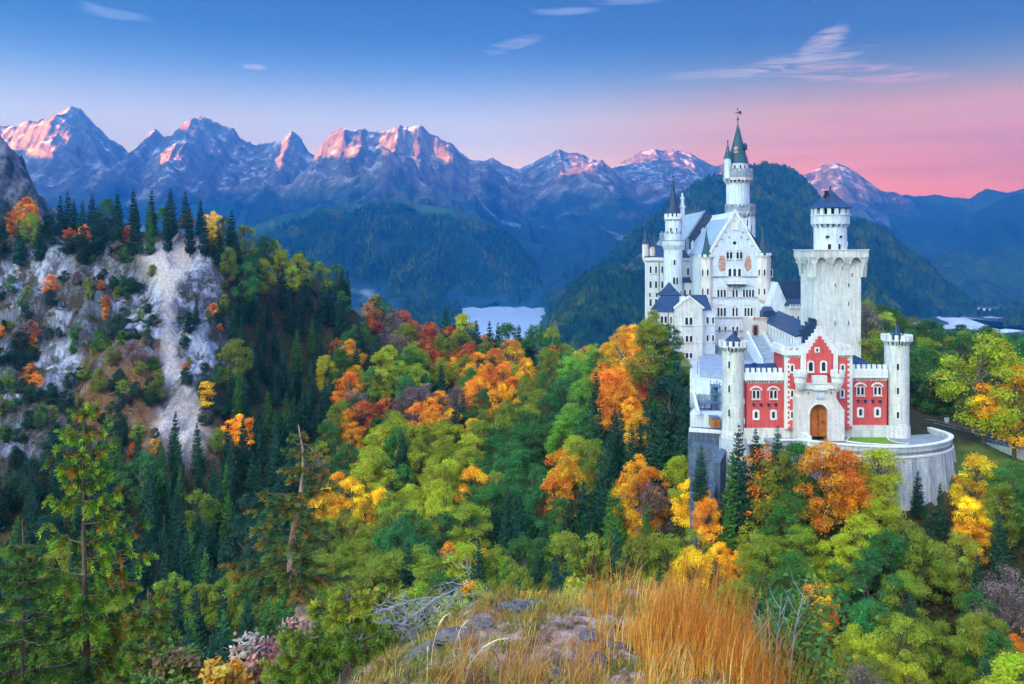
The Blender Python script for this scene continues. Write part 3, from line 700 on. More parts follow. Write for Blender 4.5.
def merlon_ring(mb, cx, cy, z, h, r, n, th=0.4, duty=0.55, ph=0.0):
    for i in range(n):
        a0 = ph + 2 * math.pi * (i - duty / 2) / n; a1 = ph + 2 * math.pi * (i + duty / 2) / n
        am = (a0 + a1) / 2
        q = [(cx + rr * math.cos(a), cy + rr * math.sin(a)) for rr, a in ((r, a0), (r, am), (r, a1), (r - th, a1), (r - th, am), (r - th, a0))]
        mb.prism(q, z, z + h)
def corbel_ring(mb, cx, cy, z, h, r, out_, n):
    for i in range(n):
        a = 2 * math.pi * i / n; c = (math.cos(a), math.sin(a)); t = (-c[1], c[0]); w_ = math.pi * r / n * 0.55
        def P_(rr, s, zz): return (cx + c[0] * rr + t[0] * s, cy + c[1] * rr + t[1] * s, zz)
        v = [P_(r - .05, -w_, z), P_(r - .05, w_, z), P_(r + out_, w_, z + h), P_(r + out_, -w_, z + h), P_(r - .05, -w_, z + h), P_(r - .05, w_, z + h)]
        mb.add(v, [(0, 3, 2, 1), (0, 1, 5, 4), (3, 4, 5, 2), (0, 4, 3), (1, 2, 5)])
def corbel_line(mb, x0, x1, y, z, h, n, out_=0.35):
    for i in range(n):
        c = x0 + (x1 - x0) * (i + .5) / n; w_ = (x1 - x0) / n * 0.30
        v = [(c - w_, y + .02, z), (c + w_, y + .02, z), (c + w_, y - out_, z + h), (c - w_, y - out_, z + h), (c - w_, y + .02, z + h), (c + w_, y + .02, z + h)]
        mb.add(v, [(0, 1, 2, 3), (0, 4, 5, 1), (3, 2, 5, 4), (0, 3, 4), (1, 5, 2)])
def finial(parent, x, y, z, h, r=0.09, ball=0.22, cross=False, name='finial', m=None):
    mb = MB(); mb.ring(x, y, z - .3, z + h, r, r * .4, 6)
    mb.ring(x, y, z + h * .25, z + h * .25 + ball, ball * .4, ball, 8); mb.ring(x, y, z + h * .25 + ball, z + h * .25 + 2 * ball, ball, ball * .4, 8)
    if cross:
        mb.box(x - .75, x + .75, y - .06, y + .06, z + h * .78, z + h * .78 + .2)
        mb.box(x + .3, x + .95, y - .05, y + .05, z + h * .70, z + h * .92)
        mb.box(x - .16, x + .16, y - .06, y + .06, z + h, z + h + .5)
    return mb.build(name, m or M_IRON, parent)
def round_tower(parent, cx, cy, r, z0, zc, zt, flare, m_wall, roof, rz0, rz1, rr, merl=14, name='round_tower', corb=18, base=None, mh=0.9, n=28):
    """shaft z0..zc, flared machicolated crown zc..zt with merlons, roof set inside it"""
    mb = MB(); mb.ring(cx, cy, z0, zc, r, r, n)
    sh = mb.build(name, m_wall, parent, False)
    cr = MB(); corbel_ring(cr, cx, cy, zc, 0.75, r, flare - .05, corb); cr.ring(cx, cy, zc + .75, zt, r + flare, r + flare, n)
    merlon_ring(cr, cx, cy, zt, mh, r + flare, merl, .4, .55, .1)
    cr.build('battlement', M_TRIM, sh)
    if base:
        b = MB(); b.ring(cx, cy, base[0], base[1], base[2], r + .12, n); b.build('tower_base', m_wall, sh)
    if roof:
        rf = MB(); rf.ring(cx, cy, zt, rz0, rr * .9, rr * .9, 16); rf.cone(cx, cy, rz0, rz1, rr, 16, bow=.05); rf.build('roof', roof, sh)
    return sh

# ------------------------------------------------------------------ the red gatehouse
YG = 150.0
s_ = YG / FOC
G = empty('gatehouse', (X_(820, YG), YG, Z_(436, YG)), 'red gatehouse with white stepped gable, orange arched door, pale round corner towers', 'gatehouse')
xg = lambda p: X_(p, YG); zg = lambda p: Z_(p, YG)
zb = zg(436)
# wings
wg = MB(); wg.box(xg(745), xg(785), YG, YG + 8, zg(428), zg(379.5)); wg.build('left_wing_wall', M_RED, G)
wg = MB(); wg.box(xg(849), xg(888), YG, YG + 8, zg(425), zg(378)); wg.build('right_wing_wall', M_RED, G)
ba = MB(); ba.box(xg(744), xg(797), YG - .25, YG + 8.1, zg(444), zg(428)); ba.build('plinth', M_WHITE, G)
ba = MB(); ba.box(xg(842), xg(889), YG - .25, YG + 8.1, zg(437), zg(425)); ba.build('plinth', M_WHITE, G)
for (a, b, pb, pt, nm) in ((744.5, 783, 380, 372.5, 7), (850.5, 887, 377.5, 369, 7)):
    bt = MB(); bt.box(xg(a), xg(b), YG - .42, YG + .5, zg(pb), zg(pt))
    corbel_line(bt, xg(a), xg(b), YG, zg(pb) - .62, .6, 15, .35)
    merlon_line(bt, (xg(a), YG), (xg(b), YG), zg(pt), .75, nm, .5, .55)
    bt.box(xg(a), xg(b), YG - .50, YG - .40, zg(pb) - .0, zg(pb) + .16)
    bt.build('battlement', M_TRIM, G)
# roofs behind the wings' battlements
rf = MB(); x0, x1 = xg(850), xg(888)
rf.add([(x0, YG + .8, zg(371)), (x1, YG + .8, zg(371)), (x1, YG + 8, zg(371)), (x0, YG + 8, zg(371)), (x0, YG + 4.2, zg(371) + 3.4), (x1 - 2.5, YG + 4.2, zg(371) + 1.4)],
       [(0, 1, 5, 4), (1, 2, 5), (2, 3, 4, 5), (3, 0, 4), (0, 3, 2, 1)]); rf.build('wing_roof', M_SLATE, G)
rf = MB(); x0, x1 = xg(745), xg(783)
rf.add([(x0, YG + .8, zg(374)), (x1, YG + .8, zg(374)), (x1, YG + 8, zg(374)), (x0, YG + 8, zg(374)), (x0 + 1, YG + 4.4, zg(374) + 1.1), (x1, YG + 4.4, zg(374) + 1.3)],
       [(0, 1, 5, 4), (1, 2, 5), (2, 3, 4, 5), (3, 0, 4), (0, 3, 2, 1)])
rf.box(xg(759), xg(762.5), YG + 3.5, YG + 4.3, zg(372), zg(366)); rf.build('wing_roof', M_SLATE, G)
# central block
cb = MB(); cb.box(xg(783.5), xg(850), YG - .9, YG + 5.6, zg(428), zg(352)); cb.build('central_wall', M_RED, G)
bt = MB()
for a, b, nm in ((783, 801, 3), (834, 850.5, 3)):
    bt.box(xg(a), xg(b), YG - 1.25, YG - .4, zg(354.5), zg(350)); merlon_line(bt, (xg(a), YG - .85), (xg(b), YG - .85), zg(350), .75, nm, .7, .5)
    corbel_line(bt, xg(a), xg(b), YG - .9, zg(354.5) - .45, .44, 7, .3)
bt.box(xg(783) - .3, xg(783) + .3, YG - .4, YG + 5.6, zg(354.5), zg(350)); merlon_line(bt, (xg(783), YG - .3), (xg(783), YG + 5.6), zg(350), .75, 5, .6, .5)
bt.box(xg(850.5) - .6, xg(850.5), YG - .4, YG + 5.6, zg(354.5), zg(350)); merlon_line(bt, (xg(850.5) - .3, YG - .3), (xg(850.5) - .3, YG + 5.6), zg(350), .75, 5, .6, .5)
bt.box(xg(783.6), xg(850), YG + 5.2, YG + 5.65, zg(354.5), zg(350))
bt.build('battlement', M_TRIM, G)
# quoins: toothed white stones up the corners
def quoins(parent, x, y, z0, z1, w=0.75, side=1, left=True, n=None):
    q = MB(); n = n or int((z1 - z0) / .42)
    for i in range(n):
        ww = w if i % 2 else w * .55
        a, b = (x, x + ww) if left else (x - ww, x)
        q.box(a - (.06 if left else 0), b + (0 if left else .06), y - .05, y + .45, z0 + i * (z1 - z0) / n, z0 + (i + 1) * (z1 - z0) / n - .015)
    q.build('quoins', M_TRIM, parent)
quoins(G, xg(783.5), YG - .9, zg(428), zg(354.6)); quoins(G, xg(850), YG - .9, zg(425), zg(354.6), left=False)
# stepped gable, white, with a stepped red field
def steps(cx, half0, py0, stw, sth, n, apex_half):
    """outline (px,py) going up the left side and down the right"""
    L = []; x = cx - half0; y = py0
    L.append((x, y))
    for i in range(n):
        y -= sth; L.append((x, y))
        nx_ = x + stw if i < n - 1 else cx - apex_half
        x = nx_; L.append((x, y))
    L.append((x, y - sth * .8))
    Rr = [(2 * cx - a, b) for a, b in reversed(L)]
    return L + Rr
yf = YG - 1.3
g1 = [(xg(a), zg(b)) for a, b in steps(817, 18.5, 373, 2.9, 3.1, 6, 1.9)]
g1 = [(xg(798.5), zg(373)), (xg(798.5), zg(350))]
a, b = 798.5, 350
while a < 813.5:
    b -= 3.4; g1.append((xg(a), zg(b))); a += 3.0; g1.append((xg(a), zg(b)))
g1.append((xg(a), zg(b - 4.0))); half = [(p, q) for p, q in g1]
g1 = half + [(2 * xg(816.8) - p, q) for p, q in reversed(half)]
gb = MB(); gb.slab_front(g1, yf, YG - .3); gb.box(xg(816.8) - .3, xg(816.8) + .3, yf, YG - .4, half[-1][1], half[-1][1] + .5)
gb.build('stepped_gable', M_TRIM, G)
rd = [(803.6, 373.5), (803.6, 356)]; a, b = 803.6, 356
while a < 814.5:
    b -= 3.5; rd.append((a, b)); a += 2.25; rd.append((a, b))
rd.append((a, b - 3)); half = [(xg(p), zg(q)) for p, q in rd]
rd = half + [(2 * xg(817) - p, q) for p, q in reversed(half)]
gb = MB(); gb.slab_front(rd, yf - .09, yf - .001 + .05); gb.build('gable_field', M_RED, G)
YF = yf - .09
fwin(G, 810.6, 371, YF, 4.0, 9, surround=.25); fwin(G, 823.4, 371, YF, 4.0, 9, surround=.25)
fwin(G, 817, 351.5, YF, 2.2, 2.8, flat=True, surround=.25, sill=False)
for pxx, pyy in ((806, 354.5), (828, 354.5), (817, 360.2)):
    rb = MB(); rb.box(xg(pxx) - .2, xg(pxx) + .2, YF - .12, YF + .02, zg(pyy) - .2, zg(pyy) + .25)
    rb.build('wall_anchor', M_RED, G)
Yc = YG - .9
for pxx, pyy in ((792, 371.5), (842.5, 371.5), (792, 397), (842.2, 396.5), (792, 418)): fwin(G, pxx, pyy, Yc, 2.4, 6.5, surround=.22, flat=False)
# gate porch
pw = MB(); yp = YG - 3.4; xo_, zo_ = xg, zg
xg = lambda p: X_(p, yp)
zg = lambda p: Z_(p, yp)
pts = [(797.5, 441), (797.5, 398), (800, 395), (800, 388), (836.5, 388), (836.5, 398), (838.5, 402), (844.5, 410), (844.5, 441)]
door = [(xg(810), zg(437)), (xg(810), zg(414))] + [(xg(819) - 9.0 * s_ * math.cos(math.pi * k / 12), zg(414) + 9.6 * s_ * math.sin(math.pi * k / 12)) for k in range(1, 12)] + [(xg(828), zg(414)), (xg(828), zg(437))]
# porch wall pieced around the arched doorway
ox = [(xg(p), zg(q)) for p, q in pts]
left = [(xg(797.5), zg(441)), (xg(797.5), zg(398)), (xg(800), zg(395)), (xg(800), zg(390)), (xg(819), zg(390))] + [door[i] for i in range(6 + 1, -1, -1)] + [(xg(810), zg(441))]
right = [(xg(819), zg(390)), (xg(836.5), zg(390)), (xg(836.5), zg(398)), (xg(838.5), zg(402)), (xg(844.5), zg(410)), (xg(844.5), zg(441)), (xg(828), zg(441))] + [door[i] for i in range(len(door) - 1, 6, -1)]
pw.slab_front([(p, q) for p, q in left], yp, YG - .8); pw.slab_front(right, yp, YG - .8)
pw.build('porch_wall', M_PINKISH, G)
po = MB()
po.box(xg(799), xg(838), yp - .3, YG - 1.45, zg(389), zg(384.5)); 
po.box(xg(812), xg(826.5), yp - .35, yp + .3, zg(384), zg(375.5))
k = 12
hood = [(xg(819.5) - 7.5 * s_ * math.cos(math.pi * i / k), zg(390) + 3.2 * s_ * math.sin(math.pi * i / k)) for i in range(k + 1)]
po.slab_front([(p, q) for p, q in hood], yp - .55, yp - .36)
ringo = [(xg(819) - 10.8 * s_ * math.cos(math.pi * i / k), zg(414) + 11.3 * s_ * math.sin(math.pi * i / k)) for i in range(k + 1)]
ringi = [(xg(819) - 9.05 * s_ * math.cos(math.pi * i / k), zg(414) + 9.65 * s_ * math.sin(math.pi * i / k)) for i in range(k + 1)]
po.add([(p, yp - .14, q) for p, q in ringo] + [(p, yp - .14, q) for p, q in ringi] + [(p, yp, q) for p, q in ringo] + [(p, yp, q) for p, q in ringi],
       [f_ for i in range(k) for f_ in ((i, i + 1, k + 2 + i, k + 1 + i), (2 * k + 2 + i, 2 * k + 3 + i, i + 1, i), (k + 1 + i, k + 2 + i, 3 * k + 4 + i, 3 * k + 3 + i))])
po.build('porch_trim', M_TRIM, G)
dr = MB(); dr.slab_front([(p, q) for p, q in door], yp + .55, yp + .75)
for i in range(9): dr.box(xg(810.6 + i * 2.05), xg(810.6 + i * 2.05) + .05, yp + .5, yp + .56, zg(437), zg(414) + 9 * s_ * math.sqrt(max(0, 1 - ((810.6 + i * 2.05 - 819) / 9) ** 2)))
dr.build('gate_door', M_DOOR, G)
dh = MB(); dh.box(xg(819) - .04, xg(819) + .04, yp + .47, yp + .56, zg(437), zg(405)); dh.box(xg(823.5), xg(824.6), yp + .42, yp + .56, zg(423), zg(421.5)); dh.build('door_fitting', M_IRON, G)
# coat of arms over the gate
ca = MB(); ca.slab_front([(xg(815.5), zg(399)), (xg(824), zg(399)), (xg(824.5), zg(391)), (xg(815), zg(391))], yp - .16, yp + .01)
sh = [(817.2, 391.8), (817.2, 395), (818, 397), (819.7, 398.4), (821.4, 397), (822.2, 395), (822.2, 391.8)]
ca.slab_front([(xg(a), zg(b)) for a, b in sh], yp - .30, yp - .155)
for dxp in (-3.2, 3.2): ca.slab_front([(xg(819.7 + dxp - .7), zg(398)), (xg(819.7 + dxp + .7), zg(398)), (xg(819.7 + dxp + .9), zg(394)), (xg(819.7 + dxp), zg(391.8)), (xg(819.7 + dxp - .9), zg(394))], yp - .26, yp - .155)
ca.build('coat_of_arms', M_WHITE2, G)
for pxx, pyy in ((808, 394), (831, 394)): fwin(G, pxx, pyy, yp, 1.3, 2.8, flat=True, surround=.08, sill=False)
xg, zg = xo_, zo_
# two corner turrets of the porch
yq = YG - 4.0; xq = lambda p: X_(p, yq); zq = lambda p: Z_(p, yq)
for cx_ in (800.2, 837.6):
    cx = xq(cx_); cy = yq; r = 5.7 * s_
    tb = MB(); tb.ring(cx, cy, zq(389), zq(382.5), r * .5, r * .95, 16); tb.ring(cx, cy, zq(382.5), zq(376), r, r, 16); tb.ring(cx, cy, zq(392), zq(389), r * .08, r * .5, 16)
    corbel_ring(tb, cx, cy, zq(379), .5, r * .98, .22, 12); tb.ring(cx, cy, zq(376.2), zq(374.5), r * 1.16, r * 1.16, 16); merlon_ring(tb, cx, cy, zq(374.5), .7, r * 1.16, 9, .35, .55)
    tb.build('corner_turret', M_TRIM, G)
# wing windows
for c0, c1, pd, ps in ((756, 773.3, 398, 418), (860.3, 877.3, 394.5, 415.5)):
    for c in (c0, c1):
        fwin(G, c, pd, YG, 2.7, 7.6, 2, gap=.22, surround=.3, big_arch=True)
        fwin(G, c, ps, YG, 3.0, 6.6, surround=.32)
    for i in range(4):
        cn = MB(); u = c0 - 2.6 + i * (c1 - c0 + 5) / 3; cn.box(xg(u) - .13, xg(u) + .13, YG - .3, YG + .02, zg(pd + 8.4), zg(pd + 6.0)); cn.box(xg(u) - .26, xg(u) + .26, YG - .34, YG + .02, zg(pd + 6.0), zg(pd + 5.2))
        cn.build('console', M_SLATE, G)
for p_ in (745.6, 887.2, 849.3):
    dp = MB(); dp.tube([(xg(p_), YG - .12, zg(436)), (xg(p_), YG - .12, zg(380))], [.09, .09], 5)
    dp.build('downpipe', M_IRON, G)
# round towers of the gatehouse
ly = YG + 1.2
cx = xg(735); TL = round_tower(G, cx, ly, 10.9 * s_, zg(444), zg(352), zg(346.5), .62, M_WHITE, None, 0, 0, 0, merl=15, base=(zg(446), zg(431), 13.8 * s_))
rf = MB(); rf.ring(cx, ly, zg(346), zg(343), 8.2 * s_, 8.4 * s_, 16); rf.cone(cx, ly, zg(343), zg(333.5), 8.6 * s_, 16, bow=-.10); rf.box(cx + .1, cx + .7, ly, ly + .6, zg(341), zg(332)); rf.build('roof', M_SLATE, TL)
for z in (368, 392, 416): slit(TL, cx, ly, 10.9 * s_, -34, zg(z), .34, 1.15)
for z in (380, 404, 424): slit(TL, cx, ly, 10.9 * s_, 62, zg(z), .26, .8)
slit(TL, cx, ly, 10.9 * s_ + .62, -30, zg(351), .34, .8)
cx = xg(899.8); TR = round_tower(G, cx, ly, 11.8 * s_, zg(444), zg(345.5), zg(340.5), .55, M_WHITE, M_SLATE, zg(338), zg(325), 5.8 * s_, merl=15, base=(zg(447), zg(426), 13.9 * s_))
for z in (369.5, 393.5, 417.5): slit(TR, cx, ly, 11.8 * s_, -18, zg(z), .34, 1.05)
slit(TR, cx, ly, 11.8 * s_ + .55, -14, zg(344.5), .34, .8)
finial(TR, cx, ly, zg(325), .6, .05, .12)
# the pale rocky foot of the left tower
fo = MB(); segs = 20; hh = 16
for i in range(hh + 1):
    for j in range(segs):
        a = 2 * math.pi * j / segs; zz = zb - .4 - i * 1.35; rr = (13.9 + i * .55) * s_ + .45 * float(fbm(np.array(a * 2.0), np.array(zz / 3.0), 3)) * min(i, 3) / 3
        fo.v.append((xg(735) + .9 * i / hh * 3 * 0 + rr * math.cos(a) * (1 + .02 * i) + i * .10, ly - i * .12 + rr * math.sin(a), zz))
fo.f += [(i * segs + j, i * segs + (j + 1) % segs, (i + 1) * segs + (j + 1) % segs, (i + 1) * segs + j) for i in range(hh) for j in range(segs)]
fo.m = [0] * len(fo.f); fo.build('rocky_foot', M_RET, TL)

# ------------------------------------------------------------------ terrace with its curved retaining wall
TZ = zg(437.5)
rim = [(776, 446), (797, 445), (820, 447.5), (842, 450), (870, 452), (899, 453), (922, 451.5), (942, 448.5), (952, 444.5), (953, 440.5), (944, 436.5), (930, 432.5)]
def at_z(px, py, z): Y = z * FOC / (HY - py); return (X_(px, Y), Y)
rimw = [at_z(a, b, TZ) for a, b in rim]
# smooth the rim
def chaikin(P_, n=2):
    for _ in range(n):
        q = [P_[0]]
        for a, b in zip(P_[:-1], P_[1:]):
            q += [(a[0] * .75 + b[0] * .25, a[1] * .75 + b[1] * .25), (a[0] * .25 + b[0] * .75, a[1] * .25 + b[1] * .75)]
        P_ = q + [P_[-1]]
    return P_
rimw = chaikin(rimw, 2)
back = [(rimw[-1][0] + 1, 172), (rimw[0][0] - 1, 172)]
T = empty('terrace', (xg(870), 148, TZ), 'round paved terrace in front of the gatehouse on a tall pale buttressed retaining wall', 'terrace')
tp = MB(); tp.prism(rimw + back, TZ - .5, TZ); tp.build('terrace_paving', M_PATHM, T)
cen = (xg(872), 153.0)
wl = MB(); n = len(rimw); zlow = TZ - 14.5
outr = []
for i, (x, y) in enumerate(rimw):
    a = rimw[max(i - 1, 0)]; b = rimw[min(i + 1, n - 1)]; d = Vector((b[0] - a[0], b[1] - a[1])).normalized(); outr.append((d.y, -d.x))
inn = [(x - nx_ * .5, y - ny_ * .5) for (x, y), (nx_, ny_) in zip(rimw, outr)]
low = [(x + nx_ * 1.1, y + ny_ * 1.1) for (x, y), (nx_, ny_) in zip(rimw, outr)]
V = [(x, y, TZ + .75) for x, y in inn] + [(x, y, TZ + .75) for x, y in rimw] + [(x, y, TZ - .6) for x, y in rimw] + [(x, y, zlow) for x, y in low] + [(x, y, TZ - .1) for x, y in inn]
F = []
for i in range(n - 1):
    for k0, k1 in ((0, 1), (1, 2), (2, 3), (4, 0)): F.append((k0 * n + i, k0 * n + i + 1, k1 * n + i + 1, k1 * n + i))
wl.add(V, F); wl.build('retaining_wall', M_RET, T)
cpg = MB(); cpl = MB()
for i in range(n - 1):
    (x0, y0), (x1, y1) = rimw[i], rimw[i + 1]; n0, n1 = outr[i], outr[i + 1]
    q = [(x0 + n0[0] * .2, y0 + n0[1] * .2), (x1 + n1[0] * .2, y1 + n1[1] * .2), (x1 - n1[0] * .6, y1 - n1[1] * .6), (x0 - n0[0] * .6, y0 - n0[1] * .6)]
    cpg.prism(q, TZ + .76, TZ + .95); q2 = [(x0 + n0[0] * .22, y0 + n0[1] * .22), (x1 + n1[0] * .22, y1 + n1[1] * .22), (x1, y1), (x0, y0)]; cpl.prism(q2, TZ - .85, TZ - .62)
cpg.build('coping', M_TRIM, T); cpl.build('string_course', M_TRIM, T)
M_STREAK = stone_mat('weather_streaked_stone', (0.40, 0.43, 0.48), (0.16, 0.19, 0.25), var=0.1)
bi = 0; dist = 0
for i in range(1, n - 1):
    dist += math.dist(rimw[i], rimw[i - 1])
    if dist > 2.6 and rimw[i][0] > xg(846):
        dist = 0; (x, y), (nx_, ny_) = rimw[i], outr[i]; tx, ty = ny_, -nx_
        b = MB(); w2 = .34
        b.prism([(x - tx * w2, y - ty * w2), (x + tx * w2, y + ty * w2), (x + tx * w2 + nx_ * 2.0, y + ty * w2 + ny_ * 2.0), (x - tx * w2 + nx_ * 2.0, y - ty * w2 + ny_ * 2.0)], zlow, TZ - .9,
                [(x - tx * w2, y - ty * w2), (x + tx * w2, y + ty * w2), (x + tx * w2 + nx_ * .28, y + ty * w2 + ny_ * .28), (x - tx * w2 + nx_ * .28, y - ty * w2 + ny_ * .28)])
        b.build('buttress', M_STREAK, T)
lw = MB(); lp = [at_z(a, b, TZ + .1) for a, b in ((846, 441), (850, 436.5), (870, 435.5), (886, 435.5), (889, 440), (898, 443), (909, 443.5), (905, 445), (885, 444.5), (862, 443))]
lw.prism(lp, TZ + .004, TZ + .1); lw.build('lawn_bed', M_LAWN, T)
kb = MB()
for i in range(len(lp)):
    a, b = Vector(lp[i]), Vector(lp[(i + 1) % len(lp)]); d = (b - a).normalized(); nn = Vector((-d.y, d.x)) * .12
    kb.prism([tuple(a - nn), tuple(b - nn), tuple(b + nn), tuple(a + nn)], TZ + .01, TZ + .16)
kb.build('kerb', M_TRIM, T)
rp = MB()   # ramp cheeks beside the door
rp.box(xg(797.5) - .5, xg(797.5) + .1, YG - 6.8, YG - 3.4, TZ, TZ + 1.6); rp.build('ramp_wall', M_TRIM, T)

# ------------------------------------------------------------------ the tall square tower
YT = 185.0; xt = lambda p: X_(p, YT); zt = lambda p: Z_(p, YT); s2 = YT / FOC
q0, q1 = xt(813.5), xt(861); cxT, wT = (q0 + q1) / 2, (q1 - q0); cyT = YT + wT / 2 * .84; hT = wT / 2; hy = wT / 2 * .84
Q = empty('square_tower', (cxT, cyT, zt(360)), 'tall white square tower with arched overhanging gallery and dark conical roof', 'tower')
sb = MB(); sb.box(q0, q1, YT, YT + 2 * hy, zt(380), zt(275)); sb.build('shaft', M_WHITE, Q)
# gallery: corbels swelling outwards between deep arches
ov = (xt(866.5) - xt(861)); ga = MB()
ga.box(q0 - ov, q1 + ov, YT - ov, YT + 2 * hy + ov, zt(257), zt(250.5)); ga.box(q0 - ov - .18, q1 + ov + .18, YT - ov - .18, YT + 2 * hy + ov + .18, zt(250.5), zt(249.4))
ga.box(q0 + .3, q1 - .3, YT + .02, YT + 2 * hy - .3, zt(275), zt(257))
def pier(cx0, cx1, face):
    prof = [(0.0, 277), (0.10, 271), (0.35, 265), (0.75, 260), (1.0, 257)]
    for (o0, p0), (o1, p1) in zip(prof[:-1], prof[1:]):
        if face == 'F': ga.prism([(cx0, YT - ov * o0), (cx1, YT - ov * o0), (cx1, YT + .3), (cx0, YT + .3)], zt(p0), zt(p1), [(cx0, YT - ov * o1), (cx1, YT - ov * o1), (cx1, YT + .3), (cx0, YT + .3)])
        if face == 'L': ga.prism([(q0 - ov * o0, cx0), (q0 + .3, cx0), (q0 + .3, cx1), (q0 - ov * o0, cx1)], zt(p0), zt(p1), [(q0 - ov * o1, cx0), (q0 + .3, cx0), (q0 + .3, cx1), (q0 - ov * o1, cx1)])
        if face == 'R': ga.prism([(q1 - .3, cx0), (q1 + ov * o0, cx0), (q1 + ov * o0, cx1), (q1 - .3, cx1)], zt(p0), zt(p1), [(q1 - .3, cx0), (q1 + ov * o1, cx0), (q1 + ov * o1, cx1), (q1 - .3, cx1)])
W4 = (q1 - q0)
for i in range(4):
    c = q0 - ov * .35 + (W4 + ov * .7) * i / 3; pier(c - .72, c + .72, 'F')
    c = YT - ov * .35 + (2 * hy + ov * .7) * i / 3; pier(c - .5, c + .5, 'L'); pier(c - .5, c + .5, 'R')
# arch heads between piers
for i in range(3):
    c0 = q0 - ov * .35 + (W4 + ov * .7) * i / 3 + .72; c1 = q0 - ov * .35 + (W4 + ov * .7) * (i + 1) / 3 - .72; r = (c1 - c0) / 2; m_ = (c0 + c1) / 2
    arc = [(m_ - r * math.cos(math.pi * k / 8), zt(257) - 1.35 + 1.3 * math.sin(math.pi * k / 8)) for k in range(9)]
    ga.slab_front([(c0, zt(256.9))] + arc[:5] + [(m_, zt(256.9))], YT - ov + .02, YT - ov + .55); ga.slab_front([(m_, zt(256.9))] + arc[4:] + [(c1, zt(256.9))], YT - ov + .02, YT - ov + .55)
for sx in (q0 - ov + .02, q1 + ov - .5):
    for i in range(3):
        c0 = YT - ov * .35 + (2 * hy + ov * .7) * i / 3 + .5; c1 = YT - ov * .35 + (2 * hy + ov * .7) * (i + 1) / 3 - .5; m_ = (c0 + c1) / 2; r = (c1 - c0) / 2
        for k in range(6):
            a0 = m_ - r * math.cos(math.pi * k / 6); a1 = m_ - r * math.cos(math.pi * (k + 1) / 6); zz = zt(257) - 1.35 + 1.3 * min(math.sin(math.pi * k / 6), math.sin(math.pi * (k + 1) / 6))
            ga.box(sx, sx + .48, a0, a1, zz, zt(256.9))
ga.build('gallery', M_WHITE, Q)
for pxx, pyy in ((835, 287), (848.5, 287), (835, 311 + 14), (848.5, 306), (848.5, 325), (852, 277), (828.5 + 3, 336 + 10)): fwin(Q, pxx, pyy, YT, 1.25, 4.0 if pyy < 300 else 4.4, flat=True, surround=.1, sill=False)
for p_ in (267, 286, 310): lwin(Q, q0, YT + hy, zt(p_), .35, 1.0, flat=True, surround=.1, sill=False)
fwin(Q, 842, 270, YT + .02, 1.2, 4, flat=True, surround=.1, sill=False)
dR = 16.3 * s2; dr_ = MB(); dr_.ring(cxT, cyT, zt(250), zt(227), dR, dR, 28); UD = dr_.build('upper_drum', M_WHITE2, Q)
for a, z in ((-28, 238), (18, 238)): slit(UD, cxT, cyT, dR, a, zt(z), .8, .5)
for a, z in ((-22, 249.3), (12, 249.3)): slit(UD, cxT, cyT, dR, a, zt(z), .65, 1.15, flat=False)
slit(UD, cxT, cyT, dR, 58, zt(246), .3, .9)
cr = MB(); corbel_ring(cr, cxT, cyT, zt(228), .9, dR, .5, 20); cr.ring(cxT, cyT, zt(223.7), zt(215), dR + .55, dR + .55, 28); cr.ring(cxT, cyT, zt(215), zt(214), dR + .75, dR + .75, 28)
cr.build('battlement', M_WHITE2, Q)
lo = MB(); lo.ring(cxT, cyT, zt(214), zt(208), dR - .6, dR - .6, 24); lo.build('lantern_wall', M_HOLE, Q)
ml = MB(); merlon_ring(ml, cxT, cyT, zt(214), 6.2 * s2, dR + .55, 16, .7, .5); ml.build('merlons', M_WHITE2, Q)
rf = MB(); rf.ring(cxT, cyT, zt(208.3), zt(207.4), dR + .3, dR + .95, 16); rf.cone(cxT, cyT, zt(207.4), zt(187.5), dR + .95, 16, bow=.03); rf.build('roof', M_SLATE, Q)
ch = MB(); ch.box(xt(829.8), xt(832.4), cyT - 1.5, cyT - .8, zt(203), zt(191)); ch.box(xt(829.2), xt(833), cyT - 1.65, cyT - .65, zt(191), zt(190)); ch.build('chimney', M_IRON, Q)
finial(Q, cxT, cyT, zt(188.5), .9, .07, .22)

# ------------------------------------------------------------------ the palace
YP = 215.0; xp = lambda p, Y=YP: X_(p, Y); zp = lambda p, Y=YP: Z_(p, Y); s3 = YP / FOC
Pn = (xp(735), YP + 12, zp(352))
PL = empty('palace', Pn, 'white palace with tall painted gable, many arched windows and green-roofed corner turrets', 'palace')
PB = M_WHITE2
# gable block: front face 702..770
fx0, fx1 = 704.5, 768
body = MB(); body.slab_front([(xp(fx0), zp(362)), (xp(fx1), zp(362)), (xp(fx1), zp(254.5)), (xp(758.2), zp(250)), (xp(735), zp(211.5)), (xp(711), zp(250)), (xp(fx0), zp(254.5))], YP, YP + 27)
body.build('gable_wall', PB, PL)
# gable coping
cpn = MB()
for (a0, b0), (a1, b1) in (((710, 251.5), (735, 210.6)), ((735, 210.6), (759.3, 251.5))):
    A = Vector((xp(a0), zp(b0))); B = Vector((xp(a1), zp(b1))); d = (B - A).normalized(); nn = Vector((-d.y, d.x))
    if nn.y < 0: nn = -nn
    A2, B2 = A - d * .2, B + d * .2
    cpn.slab_front([tuple(A2 + nn * .25), tuple(A2 - nn * .28), tuple(B2 - nn * .28), tuple(B2 + nn * .25)][::1], YP - .28 - .002 * (a0 > 720), YP + .5)
cpn.build('gable_coping', M_TRIM, PL)
